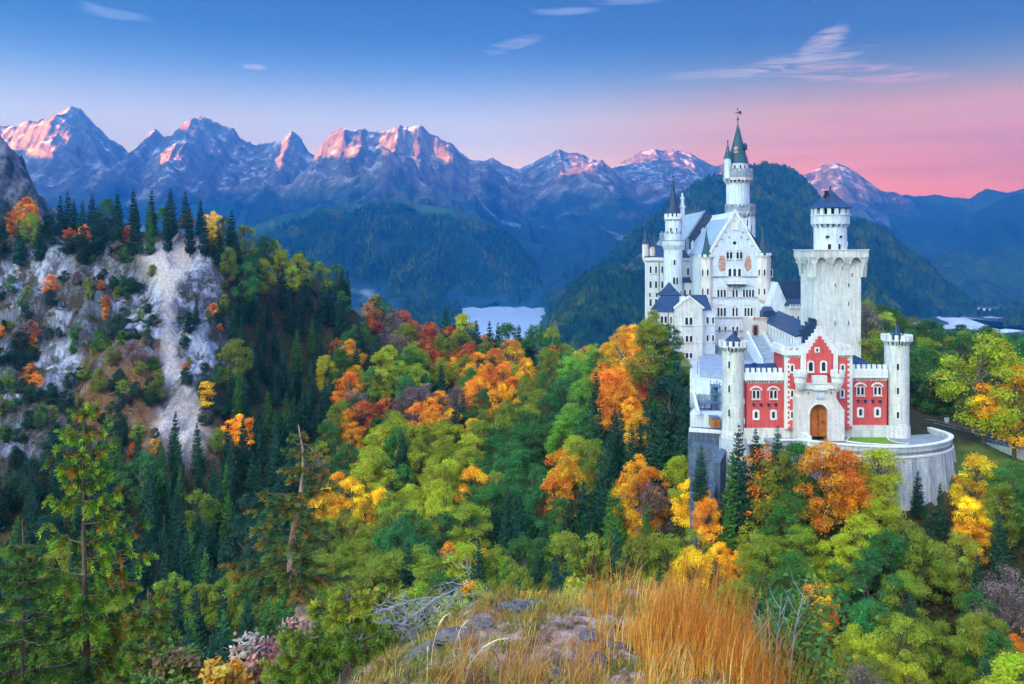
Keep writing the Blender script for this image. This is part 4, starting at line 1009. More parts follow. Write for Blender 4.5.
# roof planes behind the coping
yb = YP + 50
rp_ = MB()
zr = zp(212.5); xr = xp(735); ze = zp(254); xl = xp(704); xrr = xp(769)
rp_.add([(xl, YP + .5, ze), (xr, YP + .5, zr), (xr, yb, zr), (xl, yb, ze), (xl, YP + .5, ze - .4), (xr, YP + .5, zr - .4), (xr, yb, zr - .4), (xl, yb, ze - .4)], [(0, 1, 2, 3), (4, 7, 6, 5), (0, 4, 5, 1), (3, 2, 6, 7), (0, 3, 7, 4)])
rp_.add([(xrr, YP + .5, ze), (xr + .01, YP + .5, zr), (xr + .01, yb, zr), (xrr, yb, ze)], [(0, 3, 2, 1)])
rp_.build('roof', M_LEAD, PL)
# bands, windows of the gable front
bd = MB()
for pb, w_ in ((277.5, .35), (298, .28), (318, .2), (331.5, .3)): bd.box(xp(fx0) - .02, xp(fx1) + .02, YP - .22, YP + .02, zp(pb), zp(pb) + w_)
bd.build('string_course', M_WALLG, PL)
for c in (729.3, 739.3): fwin(PL, c, 258.5, YP, 2.5, 6.5, 2, gap=.2, surround=.3, big_arch=True, sill=True)
fwin(PL, 734.6, 276.2, YP, 2.9, 7.6, 3, gap=.45, surround=.3)
fwin(PL, 734.6, 229.5, YP, 6.4, 7.6, flat=True, surround=.15, sill=False, pane=M_TRIM)
ro = MB(); c = (xp(734.6), zp(243)); ro.slab_front([(c[0] + .42 * math.cos(2 * math.pi * k / 14), c[1] + .42 * math.sin(2 * math.pi * k / 14)) for k in range(14)], YP - .06, YP + .01); ro.build('round_window', M_GLASS, PL)
# blind arcade specks beside the top of the gable
sp = MB()
for a, b in ((726, 233), (743, 233), (722, 240), (729, 238), (741, 238), (748, 240), (717, 247), (752, 247), (734.6, 222)): sp.box(xp(a) - .25, xp(a) + .25, YP - .12, YP + .01, zp(b), zp(b) + .35)
sp.build('gable_corbels', M_WALLG, PL)
for (pr, n3, n2_) in ((297, 7.4, 7.0), (316, 8.2, 7.8), ):
    fwin(PL, 721.5, pr, YP, 2.1, n3, 3, gap=.26, surround=.3, big_arch=True); fwin(PL, 735, pr, YP, 2.0, n3, 2, gap=.3, surround=.3, big_arch=True); fwin(PL, 748.4, pr, YP, 2.1, n3, 4 if pr == 297 else 3, gap=.22, surround=.3, big_arch=True)
for c in (719.5, 725.5, 733, 737.2, 745.5): fwin(PL, c, 332.5, YP, 2.0, 6.0, surround=.2)
for c in (721, 733): fwin(PL, c, 349, YP, 2.4, 6.4, surround=.2)
# balcony
bc = MB(); bc.box(xp(725.5), xp(745.5), YP - 1.5, YP, zp(284), zp(280.8)); bc.box(xp(725), xp(746), YP - 1.6, YP - .02, zp(280.8), zp(280.1))
for i in range(5): bc.prism([(xp(728 + i * 3.8) - .2, YP - .2), (xp(728 + i * 3.8) + .2, YP - .2), (xp(728 + i * 3.8) + .2, YP), (xp(728 + i * 3.8) - .2, YP)], zp(286.5), zp(284), [(xp(728 + i * 3.8) - .2, YP - 1.3), (xp(728 + i * 3.8) + .2, YP - 1.3), (xp(728 + i * 3.8) + .2, YP), (xp(728 + i * 3.8) - .2, YP)])
bc.build('balcony', M_TRIM, PL)
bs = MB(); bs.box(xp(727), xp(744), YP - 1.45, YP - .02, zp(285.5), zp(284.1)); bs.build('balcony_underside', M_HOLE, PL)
# painted figures either side of the windows (plain mottled shapes)
for c, cy0, sc_ in ((722, 263.5, 1.0), (748, 263.5, .95)):
    fg = MB(); rnd = random.Random(int(c)); K = 18
    fg.slab_front([(xp(c) + (4.0 + rnd.uniform(-.9, .7)) * sc_ * s3 * math.cos(2 * math.pi * k / K), zp(cy0) + (9.0 + rnd.uniform(-1.5, .8)) * sc_ * s3 * math.sin(2 * math.pi * k / K)) for k in range(K)], YP - .03, YP + .01)
    fg.build('wall_painting', M_PAINTING, PL)
# corner turrets of the gable
def corner_turret(px0, px1, ptop, pbot, tip, r_px, kind='green', cx_=None):
    cx = xp(cx_ or (px0 + px1) / 2); r = (px1 - px0) / 2 * s3 / math.cos(math.pi / 8)
    cy = YP + r * .45
    b = MB(); b.ring(cx, cy, zp(pbot), zp(ptop), r, r, 8, math.pi / 8); b.ring(cx, cy, zp(pbot + 6), zp(pbot), r * .25, r * 1.0, 8, math.pi / 8)
    for pb in (277.5, 298): b.ring(cx, cy, zp(pb), zp(pb) + .3, r + .15, r + .15, 8, math.pi / 8)
    o = b.build('corner_turret', M_PINKISH, PL)
    c = MB(); c.ring(cx, cy, zp(ptop), zp(ptop - 2), r + .1, r + .35, 8, math.pi / 8); merlon_ring(c, cx, cy, zp(ptop - 2), .6, r + .35, 8, .3, .5, math.pi / 8); c.build('battlement', M_TRIM, o)
    f_ = MB(); f_.ring(cx, cy, zp(ptop - 2), zp(ptop - 4), r_px * s3, r_px * s3, 8, math.pi / 8); f_.cone(cx, cy, zp(ptop - 4), zp(tip), r_px * s3, 8, math.pi / 8, bow=.1); f_.build('spire', M_COPPER if kind == 'green' else M_SLATE, o)
    finial(o, cx, cy, zp(tip), .6, .05, .12)
    for z in (275.5, 294.5):
        for a in (-45, 0): slit(o, cx, cy, r * math.cos(math.pi / 8), a, zp(z), .45, 1.5, flat=False, surround=.15)
    return o
corner_turret(701, 713, 259, 362, 229.5, 5.4, cx_=707)
corner_turret(758, 771, 257.5, 300, 226, 4.6, cx_=763.5)
# rear right part seen past the gable, with its dark pointed roof
rr_ = MB(); rr_.prism([(xp(766), YP + 3), (xp(774.5), YP + 3), (xp(776, 240), 245), (xp(766), 245)], zp(362), zp(258)); rr_.build('side_wall', M_PINKISH, PL)
for z in (276, 297): fwin(PL, 771.3, z * 1.0, YP + 3, 1.8, 6.5, surround=.15)
fwin(PL, 773, 296, YP + 2.98, 2.0, 9, surround=.1, flat=True, pane=M_COPPER)
rt = MB(); cx, cy = xp(770), YP + 6; rt.ring(cx, cy, zp(258), zp(256.5), 2.0, 3.0, 4, math.pi / 4); rt.cone(cx, cy, zp(256.5), zp(234), 3.0, 4, math.pi / 4, bow=.08); rt.build('side_roof', M_SLATE, PL)
sm = MB(); sm.tube([(xp(775), YP + 4, zp(257)), (xp(781), YP + 4, zp(256.6))], [.1, .08], 5); sm.build('gargoyle', M_IRON, PL)

# middle body, set back, left of the gable
YM = 233.0; xm = lambda p: X_(p, YM); zm = lambda p: Z_(p, YM)
mbd = MB(); mbd.box(xm(683), xm(704), YM, YM + 40, zm(362), zm(258)); mbd.build('middle_wall', PB, PL)
for c in (688, 692, 697): fwin(PL, c, 277 - 2, YM, 2.0, 7, surround=.2)
for c in (690, 698): fwin(PL, c, 296, YM, 2.0, 7, surround=.2)
cm_ = MB(); cm_.box(xm(682.5), xm(704.2), YM - .3, YM, zm(260), zm(258)); corbel_line(cm_, xm(683), xm(704), YM, zm(262), .5, 12, .3); cm_.build('cornice', M_TRIM, PL)
# steep dark roof and cross gable over it
rf = MB(); rf.add([(xm(682), YM - .3, zm(258)), (xm(706), YM - .3, zm(258)), (xm(706), YM + 4, zm(242)), (xm(682), YM + 4, zm(242)), (xm(682), YM + 6, zm(258)), (xm(706), YM + 6, zm(258))], [(0, 1, 2, 3), (0, 3, 4), (1, 5, 2), (2, 5, 4, 3), (0, 4, 5, 1)]); rf.build('lower_roof', M_SLATE, PL)
g = MB(); YQ = YM + 5; g.slab_front([(X_(687, YQ), Z_(258, YQ)), (X_(712, YQ), Z_(258, YQ)), (X_(712, YQ), Z_(216, YQ)), (X_(705.5, YQ), Z_(210.5, YQ)), (X_(687, YQ), Z_(238, YQ))], YQ, YQ + .8); g.build('rear_gable', M_SLATE, PL)
YE = 262.0
g = MB(); xa, za = X_(705.5, YQ), Z_(210.8, YQ); xb, zb2 = X_(684, YQ), Z_(244, YQ)
g.add([(xb, YQ + .8, zb2), (xa, YQ + .8, za), (xa, YE + 22, za), (xb, YE + 22, zb2), (xa + 12, YQ + .8, zb2), (xa + 12, YE + 22, zb2)], [(0, 1, 2, 3), (1, 4, 5, 2), (0, 4, 1), (3, 2, 5), (0, 3, 5, 4)]); g.build('rear_roof', M_LEAD, PL)
tr = MB(); dvec = (xa - xb, za - zb2); L_ = math.hypot(*dvec); d = (dvec[0] / L_, dvec[1] / L_); nn = (-d[1], d[0])
tr.slab_front([(xb, zb2), (xa, za), (xa + nn[0] * .35, za + nn[1] * .35), (xb + nn[0] * .35, zb2 + nn[1] * .35)], YQ - .15, YQ + .75); tr.build('verge', M_WALLG, PL)
# chimneys and dormers among the roofs
for (a, b, pt, pb, YY, mm) in ((686.3, 689, 240, 258, YM + 1, M_WALLG), (691.5, 694.5, 243, 258, YM + .5, M_WHITE2), (702, 704.8, 230, 252, YM + 3, M_WHITE), (697, 699, 246, 256, YM + .6, M_WHITE2), (660, 664, 234, 246, 256, M_WALLG)):
    h = MB(); h.box(X_(a, YY), X_(b, YY), YY, YY + .9, Z_(pb, YY), Z_(pt, YY)); h.box(X_(a, YY) - .15, X_(b, YY) + .15, YY - .15, YY + 1.05, Z_(pt, YY), Z_(pt - .8, YY)); h.ring(X_((a + b) / 2, YY), YY + .45, Z_(pt - .8, YY), Z_(pt - 2.6, YY), .2, .17, 8)
    h.build('chimney', mm, PL)
for c in (690, 700):
    h = MB(); y0 = YM + .4; h.slab_front([(xm(c - 1.8), zm(256)), (xm(c + 1.8), zm(256)), (xm(c + 1.8), zm(252)), (xm(c), zm(249)), (xm(c - 1.8), zm(252))], y0, y0 + 2.2); h.build('dormer', M_WHITE2, PL)
# small bay roof below
h = MB(); YB_ = YM - 3; h.box(X_(684, YB_), X_(703, YB_), YB_, YM, Z_(330, YB_), Z_(282.5, YB_)); h.build('bay_wall', PB, PL)
h = MB(); h.add([(X_(681, YB_), YB_ - .3, Z_(282.5, YB_)), (X_(704, YB_), YB_ - .3, Z_(282.5, YB_)), (X_(703, YB_), YM, Z_(277.5, YB_)), (X_(684, YB_), YM, Z_(277.5, YB_)), (X_(681, YB_), YM, Z_(282.5, YB_)), (X_(704, YB_), YM, Z_(282.5, YB_))], [(0, 1, 2, 3), (0, 3, 4), (1, 5, 2), (0, 4, 5, 1)]); h.build('bay_roof', M_SLATE, PL)
for c in (684.8, 690, 696): fwin(PL, c, 296, YB_, 1.8, 6.5, surround=.18)

# round stair tower with slate spire
YS = 226.0; xs_ = lambda p: X_(p, YS); zs = lambda p: Z_(p, YS); s4 = YS / FOC; cx = xs_(674.8); cy = YS + 2.4
st = MB(); st.ring(cx, cy, zs(345), zs(250), 9.3 * s4, 9.3 * s4, 28); st.ring(cx, cy, zs(250), zs(245), 9.3 * s4, 11.4 * s4, 28); st.ring(cx, cy, zs(245), zs(241), 11.4 * s4, 11.4 * s4, 28)
st.ring(cx, cy, zs(241), zs(221), 7.9 * s4, 7.9 * s4, 28)
ST = st.build('stair_tower', M_WHITE2, PL)
h = MB(); corbel_ring(h, cx, cy, zs(221.5), .55, 7.9 * s4, .28, 14); h.ring(cx, cy, zs(219), zs(216.5), 8.8 * s4, 8.8 * s4, 28); merlon_ring(h, cx, cy, zs(216.5), .75, 8.8 * s4, 12, .35, .55)
h.build('battlement', M_TRIM, ST)
h = MB(); h.ring(cx, cy, zs(241), zs(240.2), 11.8 * s4, 11.8 * s4, 28); corbel_ring(h, cx, cy, zs(234.5), .8, 7.9 * s4, .16, 10); h.build('balcony', M_WALLG, ST)
h = MB(); h.ring(cx, cy, zs(217), zs(213.5), 6.9 * s4, 7.1 * s4, 16); h.cone(cx, cy, zs(213.5), zs(178), 7.1 * s4, 16, bow=.05); h.build('spire', M_SLATE, ST)
finial(ST, cx, cy, zs(178), 1.6, .06, .2)
slit(ST, cx, cy, 9.3 * s4, -2, zs(265), .5, 1.3, flat=False); slit(ST, cx, cy, 9.3 * s4, -4, zs(284), .55, 1.7, flat=False); slit(ST, cx, cy, 9.3 * s4, 14, zs(284), .55, 1.7, flat=False); slit(ST, cx, cy, 9.3 * s4, 40, zs(297), .5, 1.6, flat=False)
for a in (-25, 15): slit(ST, cx, cy, 7.9 * s4, a, zs(232), .4, 1.1, flat=False)
# tall ornate chimney turret beside it
h = MB(); cx2 = xs_(685); cy2 = YS + 3.5
h.ring(cx2, cy2, zs(250), zs(228), 2.6 * s4, 2.6 * s4, 10); h.ring(cx2, cy2, zs(228), zs(225), 3.6 * s4, 3.6 * s4, 10); h.ring(cx2, cy2, zs(225), zs(207), 2.5 * s4, 2.3 * s4, 10); h.ring(cx2, cy2, zs(207), zs(205), 3.1 * s4, 3.1 * s4, 10)
h.ring(cx2, cy2, zs(205), zs(198), 1.9 * s4, 1.7 * s4, 10); h.ring(cx2, cy2, zs(198), zs(196.5), 2.4 * s4, 2.4 * s4, 10); h.ring(cx2, cy2, zs(196.5), zs(192), 1.2 * s4, .9 * s4, 10); h.build('chimney_turret', M_WHITE2, PL)

# left wing with its flat dark roof and two small turrets
YW = 244.0; xw = lambda p: X_(p, YW); zw = lambda p: Z_(p, YW)
h = MB(); h.prism([(xw(645), YW), (xw(684), YW), (xw(684), YW + 20), (X_(646, YW + 20), YW + 20)], zw(362), zw(259)); h.build('left_wing_wall', M_WHITE2, PL)
h = MB(); h.box(xw(644.2), xw(684), YW - .4, YW + .02, zw(260.5), zw(257.5)); h.box(xw(645), xw(684), YW - .15, YW + .02, zw(291.5), zw(290.5)); corbel_line(h, xw(645), xw(684), YW, zw(263), .5, 20, .3); h.build('cornice', M_TRIM, PL)
h = MB(); h.add([(xw(644), YW - .3, zw(257.5)), (xw(684), YW - .3, zw(257.5)), (xw(684), YW + 19, zw(257.5)), (xw(645), YW + 19, zw(257.5)), (xw(655), YW + 9, zw(246)), (xw(684), YW + 9, zw(246))], [(0, 1, 5, 4), (1, 2, 5), (2, 3, 4, 5), (3, 0, 4), (0, 3, 2, 1)]); h.build('left_wing_roof', M_SLATE, PL)
for r_, zz in enumerate((273, 288, 306)):
    for c in (650.5, 656, 662.3): fwin(PL, c, zz, YW, 2.2 if r_ else 1.9, 6.8, surround=.2, flat=(r_ == 2))
for c in (649.8, 656.5): fwin(PL, c, 296.5 + 0.5, YW, 1.7, 4.4, surround=.15)
h = MB(); h.tube([(xw(659), YW - .2, zw(345)), (xw(659), YW - .2, zw(262))], [.1, .1], 5); h.tube([(xw(665), YW - .2, zw(345)), (xw(665), YW - .2, zw(262))], [.1, .1], 5); h.build('downpipe', M_IRON, PL)
for c, r_, tip, pt, pb, tl in ((646.3, 3.3, 227, 243.5, 258, 'slate'), (653.3, 2.9, 240.5, 246.3, 255, 'slate')):
    cx3 = xw(c); cy3 = YW + 1.5; rr3 = r_ * YW / FOC
    h = MB(); h.ring(cx3, cy3, zw(pb + 1), zw(pt), rr3, rr3, 14); h.ring(cx3, cy3, zw(pb + 6), zw(pb + 1), rr3 * .3, rr3, 14); o = h.build('small_turret', M_PINKISH, PL)
    h = MB(); h.cone(cx3, cy3, zw(pt), zw(tip), rr3 + .35, 14, bow=.05); h.build('spire', M_SLATE, o)
    finial(o, cx3, cy3, zw(tip), .5, .05, .1)

# the tall rear tower
YR = 252.0; xr_ = lambda p: X_(p, YR); zr_ = lambda p: Z_(p, YR); s5 = YR / FOC; cx = xr_(741.5); cy = YR + 4
h = MB(); h.ring(cx + 1.2, cy, zr_(330), zr_(216), 13.0 * s5, 13.0 * s5, 8, math.pi / 8); h.ring(cx + .6, cy, zr_(216), zr_(211), 13 * s5, 15.2 * s5, 8, math.pi / 8); RT = h.build('main_tower', M_WHITE2, PL)
h = MB(); h.ring(cx + .6, cy, zr_(211), zr_(206.5), 15.3 * s5, 15.3 * s5, 8, math.pi / 8); merlon_ring(h, cx + .6, cy, zr_(206.5), .8, 15.3 * s5, 24, .4, .55); corbel_ring(h, cx + .8, cy, zr_(218), 1.4, 13.0 * s5, .5, 20); h.build('lower_gallery', M_WALLG, RT)
h = MB(); h.ring(cx, cy, zr_(211), zr_(182), 11.6 * s5, 11.6 * s5, 24); h.build('upper_shaft', M_WHITE2, RT)
h = MB(); corbel_ring(h, cx, cy, zr_(184), 1.3, 11.6 * s5, .75, 20); h.ring(cx, cy, zr_(179.6), zr_(177), 14.6 * s5, 14.9 * s5, 24); h.build('machicolation', M_PINKISH, RT)
h = MB(); h.ring(cx, cy, zr_(177), zr_(171), 15 * s5, 15 * s5, 24); merlon_ring(h, cx, cy, zr_(171), .8, 15 * s5, 20, .35, .6); h.build('upper_gallery', M_WALLG, RT)
h = MB(); h.ring(cx, cy, zr_(171), zr_(162), 10.3 * s5, 10.3 * s5, 24); h.build('lantern', M_WHITE2, RT)
h = MB(); h.cone(cx, cy, zr_(162.3), zr_(121), 10.8 * s5, 20, bow=.02); h.build('spire', M_COPPER, RT)
for a, z, m_ in ((-28, 152.5, 0), (55, 149, 1)):
    aa = R(a); rr5 = 7.5 * s5; q = (cx + math.sin(aa) * rr5, cy - math.cos(aa) * rr5)
    h = MB(); h.ring(q[0], q[1], zr_(z), zr_(z - 4), .6, .6, 6); h.cone(q[0], q[1], zr_(z - 4), zr_(z - 8), .85, 6); h.build('dormer', M_PAINTING if m_ == 0 else M_SLATE, RT)
finial(RT, cx, cy, zr_(122), 4.0, .12, .35, cross=True)
for a, z in ((-30, 168.5), (0, 168.5), (25, 168.5)): slit(RT, cx, cy, 10.3 * s5, a, zr_(z), .5, 1.1, flat=False)
for a, z in ((0, 216), (10, 216), (20, 216)): slit(RT, cx + 1.2, cy, 13 * s5 * .94, a, zr_(z + 1), .55, 1.3, flat=False)
for a, z in ((15, 236), (32, 232), (12, 226)): slit(RT, cx + 1.2, cy, 13 * s5 * .94, a, zr_(z), .7, 2.0, flat=False)
h = MB(); cx4, cy4 = xr_(729.3), cy - 2.2; h.ring(cx4, cy4, zr_(178), zr_(158), 3.5 * s5, 3.5 * s5, 12); o = h.build('side_turret', M_WHITE2, RT)
bpy.data.objects[o.name].parent = RT
h = MB(); h.cone(cx4, cy4, zr_(158), zr_(142), 4.3 * s5, 12, bow=.05); h.ring(cx4, cy4, zr_(142.4), zr_(139), .22, .1, 6); h.build('turret_spire', M_COPPER, RT)

# ------------------------------------------------------------------ the lower white house in front of the palace
YH = 205.0; xh = lambda p, Y=YH: X_(p, Y); zh = lambda p, Y=YH: Z_(p, Y)
H = empty('white_house', (xh(690), YH + 3, zh(365)), 'smaller white gabled house with dark blue roofs and pyramid turret below the palace', 'house')
h = MB(); h.slab_front([(xh(675.5), zh(368)), (xh(702.5), zh(368)), (xh(702.5), zh(308)), (xh(689.2), zh(297.8)), (xh(675.5), zh(308))], YH, YH + 9); h.build('gable_wall', M_WHITE, H)
h = MB(); h.box(xh(659), xh(675.5), YH + 2, YH + 9, zh(366), zh(311.5)); h.box(xh(702.5), xh(717), YH + 2, YH + 9, zh(368), zh(310)); h.build('side_wall', M_WHITE2, H)
h = MB()
for (a, b, c, d) in (((674.5, 308.8), (689.2, 297.2), None, None), ((689.2, 297.2), (703.8, 308.8), None, None)):
    A = Vector((xh(a[0]), zh(a[1]))); B = Vector((xh(b[0]), zh(b[1]))); dd = (B - A).normalized(); nn = Vector((-dd.y, dd.x))
    h.slab_front([tuple(A), tuple(B), tuple(B + nn * .35), tuple(A + nn * .35)], YH - .22 - (.002 if a[0] > 680 else 0), YH + .6)
h.box(xh(689.2) - .25, xh(689.2) + .25, YH - .2, YH + .3, zh(298), zh(295.5)); h.build('gable_coping', M_TRIM, H)
# roofs
h = MB(); y0, y1 = YH + 1.6, YH + 9
h.add([(xh(656.5), y0, zh(312)), (xh(680), y0, zh(312)), (xh(684), YH + 5.5, zh(297)), (xh(665), YH + 5.5, zh(297)), (xh(656.5), y1, zh(312)), (xh(684), y1, zh(312))], [(0, 1, 2, 3), (0, 3, 4), (1, 5, 2), (3, 2, 5, 4), (0, 4, 5, 1)])
h.build('left_roof', M_SLATE, H)
h = MB(); h.add([(xh(697), y0, zh(310.5)), (xh(713.5), y0, zh(310.5)), (xh(711.5), YH + 5.5, zh(296)), (xh(690), YH + 5.5, zh(296)), (xh(713.5), y1, zh(310.5)), (xh(690), y1, zh(310.5))], [(0, 1, 2, 3), (1, 4, 2), (0, 3, 5), (3, 2, 4, 5), (0, 5, 4, 1)])
h.build('right_roof', M_SLATE, H)
h = MB(); h.add([(xh(675), YH + .6, zh(309)), (xh(689.2), YH + .6, zh(298)), (xh(703.3), YH + .6, zh(309)), (xh(675), YH + 8, zh(309)), (xh(689.2), YH + 8, zh(298)), (xh(703.3), YH + 8, zh(309))], [(0, 1, 4, 3), (1, 2, 5, 4), (0, 2, 1), (3, 4, 5)]); h.build('gable_roof', M_SLATE, H)
YH2 = YH + 8; h = MB(); h.box(X_(661.5, YH2), X_(680.5, YH2), YH2, YH2 + 5, Z_(330, YH2), Z_(296, YH2)); h.build('turret_wall', M_WHITE2, H)
h = MB(); cx = X_(671, YH2); cy = YH2 + 2.4; h.ring(cx, cy, Z_(296, YH2), Z_(295, YH2), 3.5, 3.6, 4, math.pi / 4); h.cone(cx, cy, Z_(295, YH2), Z_(282.2, YH2), 3.6, 4, math.pi / 4, bow=.07); h.build('pyramid_roof', M_SLATE, H)
h = MB()
for pb in (325.5, 342.5): h.box(xh(675), xh(703), YH - .14, YH + .01, zh(pb), zh(pb) + .22)
h.box(xh(658.7), xh(675.2), YH + 1.8, YH + 2.01, zh(326), zh(325)); h.box(xh(702.7), xh(717.2), YH + 1.8, YH + 2.01, zh(326), zh(325)); h.build('string_course', M_TRIM, H)
fwin(H, 688.8, 324.5, YH, 2.8, 7.2, 2, gap=.35, surround=.25); fwin(H, 689, 342, YH, 2.8, 6.4, 2, gap=.3, surround=.25); fwin(H, 689, 358, YH, 2.6, 5.2, 2, gap=.3, surround=.2)
fwin(H, 663.8, 323, YH + 2, 2.4, 7, 2, gap=.25, surround=.2); fwin(H, 671, 323, YH + 2, 1.6, 6.5, surround=.15)
for c in (707.5, 713): fwin(H, c, 323.5, YH + 2, 2.0, 6.4, surround=.2); fwin(H, c, 341, YH + 2, 2.0, 6.0, surround=.2)
h = MB(); h.tube([(xh(669.5), YH + 1.85, zh(362)), (xh(669.5), YH + 1.85, zh(313))], [.09, .09], 5); h.build('downpipe', M_IRON, H)

# ------------------------------------------------------------------ gallery wing to the right of the palace with portal and stairs
YK = 208.0; xk = lambda p, Y=YK: X_(p, Y); zk = lambda p, Y=YK: Z_(p, Y)
K = empty('gallery_wing', (xk(790), YK + 4, zk(345)), 'long white wing with blue pitched roof between palace and square tower', 'wing')
h = MB(); h.slab_front([(xk(772), zk(345)), (xk(812), zk(345)), (xk(812), zk(306.5)), (xk(791), zk(306.5)), (xk(780.5), zk(282.5)), (xk(772), zk(306.5))], YK + 2, YK + 9); h.build('upper_wall', M_WHITE2, K)
h = MB(); h.slab_front([(xk(781), zk(281)), (xk(812), zk(281)), (xk(812), zk(300)), (xk(788), zk(300))], YK + 1.5, YK + 2.2); h.build('upper_roof', M_SLATE, K)
h = MB(); h.add([(xk(786), YK, zk(306)), (xk(813), YK, zk(306)), (xk(812), YK + 1.5, zk(299)), (xk(790), YK + 1.5, zk(299)), (xk(786), YK + 1.8, zk(306)), (xk(813), YK + 1.8, zk(306))], [(0, 1, 2, 3), (0, 3, 4), (1, 5, 2), (0, 4, 5, 1), (2, 5, 4, 3)]); h.build('bay_roof', M_SLATE, K)
h = MB(); h.box(xk(788.5), xk(812), YK + .2, YK + 2, zk(330), zk(306)); h.box(xk(788), xk(812.3), YK - .05, YK + .2, zk(308.5), zk(306.6)); merlon_line(h, (xk(789), YK + .1), (xk(812), YK + .1), zk(306.6), .5, 8, .3); h.build('bay_wall', M_WHITE, K)
for c in (775, 779.5, 784, 787): fwin(K, c, 320, YK + 1.97, 1.5, 6.0, surround=.12)
for c in (793, 798, 803, 808): fwin(K, c, 322, YK + .2, 1.6, 6.5, surround=.14)
h = MB(); h.box(xk(771.5), xk(788), YK + 1.8, YK + 2.0, zk(324.5), zk(323)); h.build('string_course', M_TRIM, K)
# step-gabled small roofs climbing behind the gatehouse
h = MB()
for i in range(8):
    a = 789.5 + i * 3.3; t_ = 347 - i * 3.9; Yq = 192 - i * 1.2
    h.box(X_(a, Yq), X_(a + 4.2, Yq), Yq, Yq + 2.8, Z_(t_ + 13, Yq), Z_(t_, Yq)); h.box(X_(a - .4, Yq), X_(a + 2.4, Yq), Yq - .25, Yq + 3.05, Z_(t_, Yq), Z_(t_ - 1.1, Yq))
h.build('stepped_roof', M_SLATE, K)
# lower arcaded wall: runs from the portal down towards the gatehouse
A0 = (xk(762), YK + .0); A1 = (X_(797, 188), 188.0)
d = Vector((A1[0] - A0[0], A1[1] - A0[1])); L_ = d.length; d.normalize(); nrm = (-d.y if -d.y < 0 else d.y, 0); nrm = Vector((d.y, -d.x)) if d.x > 0 else Vector((-d.y, d.x))
if nrm.y > 0: nrm = -nrm
zt0 = Z_(319, YK); zt1 = Z_(336, 188)
h = MB(); q = [(A0[0], A0[1]), (A1[0], A1[1]), (A1[0] - nrm.x * 4, A1[1] - nrm.y * 4), (A0[0] - nrm.x * 4, A0[1] - nrm.y * 4)]
zbot = Z_(372, 190)
h.add([(x, y, zbot) for x, y in q] + [(q[0][0], q[0][1], zt0), (q[1][0], q[1][1], zt1), (q[2][0], q[2][1], zt1), (q[3][0], q[3][1], zt0)], [(0, 3, 2, 1), (4, 5, 6, 7), (0, 1, 5, 4), (1, 2, 6, 5), (2, 3, 7, 6), (3, 0, 4, 7)]); h.build('arcade_wall', M_WHITE2, K)
h = MB(); e = .3
qq = [(q[0][0] + nrm.x * e, q[0][1] + nrm.y * e), (q[1][0] + nrm.x * e, q[1][1] + nrm.y * e), q[2], q[3]]
h.add([(qq[0][0], qq[0][1], zt0 + .02), (qq[1][0], qq[1][1], zt1 + .02), (q[2][0], q[2][1], zt1 + 1.9), (q[3][0], q[3][1], zt0 + 1.9), (qq[0][0], qq[0][1], zt0 - .25), (qq[1][0], qq[1][1], zt1 - .25), (q[2][0], q[2][1], zt1 - .25), (q[3][0], q[3][1], zt0 - .25)],
      [(0, 1, 2, 3), (0, 4, 5, 1), (0, 3, 7, 4), (1, 5, 6, 2), (2, 6, 7, 3), (4, 7, 6, 5)]); h.build('arcade_roof', M_SLATE, K)
for i in range(11):
    u = (i + .7) / 12; o = (A0[0] + d.x * L_ * u, A0[1] + d.y * L_ * u, zt0 + (zt1 - zt0) * u - 2.1); window(K, o, (d.x, d.y, 0), (nrm.x, nrm.y, 0), .55, 1.35, 1, surround=.16, sill=False)
    o2 = (o[0], o[1], o[2] - 2.6); window(K, o2, (d.x, d.y, 0), (nrm.x, nrm.y, 0), .4, .9, 1, surround=.1, sill=False) if i % 2 == 0 else None
# portal
h = MB(); h.box(xk(749.5), xk(763), YK - 3.5, YK + 6, zk(352), zk(318)); h.build('portal_wall', M_PINKISH, K)
h = MB(); h.box(xk(749), xk(763.5), YK - 3.8, YK - 3.4, zk(318.5), zk(316)); h.build('portal_cornice', M_PAINTING, K)
window(K, (xk(755.5, YK - 3.5), YK - 3.5, zk(334.5)), (1, 0, 0), (0, -1, 0), 1.0, 2.4, 1, surround=.32, sill=False, name='portal_door', trim=M_PAINTING, pane=M_HOLE)
h = MB(); h.box(xk(762), xk(774), YK - 1, YK + 1.9, zk(330), zk(311)); h.prism([(xk(763), YK - 1.2), (xk(773), YK - 1.2), (xk(773), YK + 2), (xk(763), YK + 2)], zk(311), zk(307), [(xk(765), YK + .5), (xk(772), YK + .5), (xk(772), YK + 2), (xk(765), YK + 2)]); h.build('link_block', M_SLATE, K)

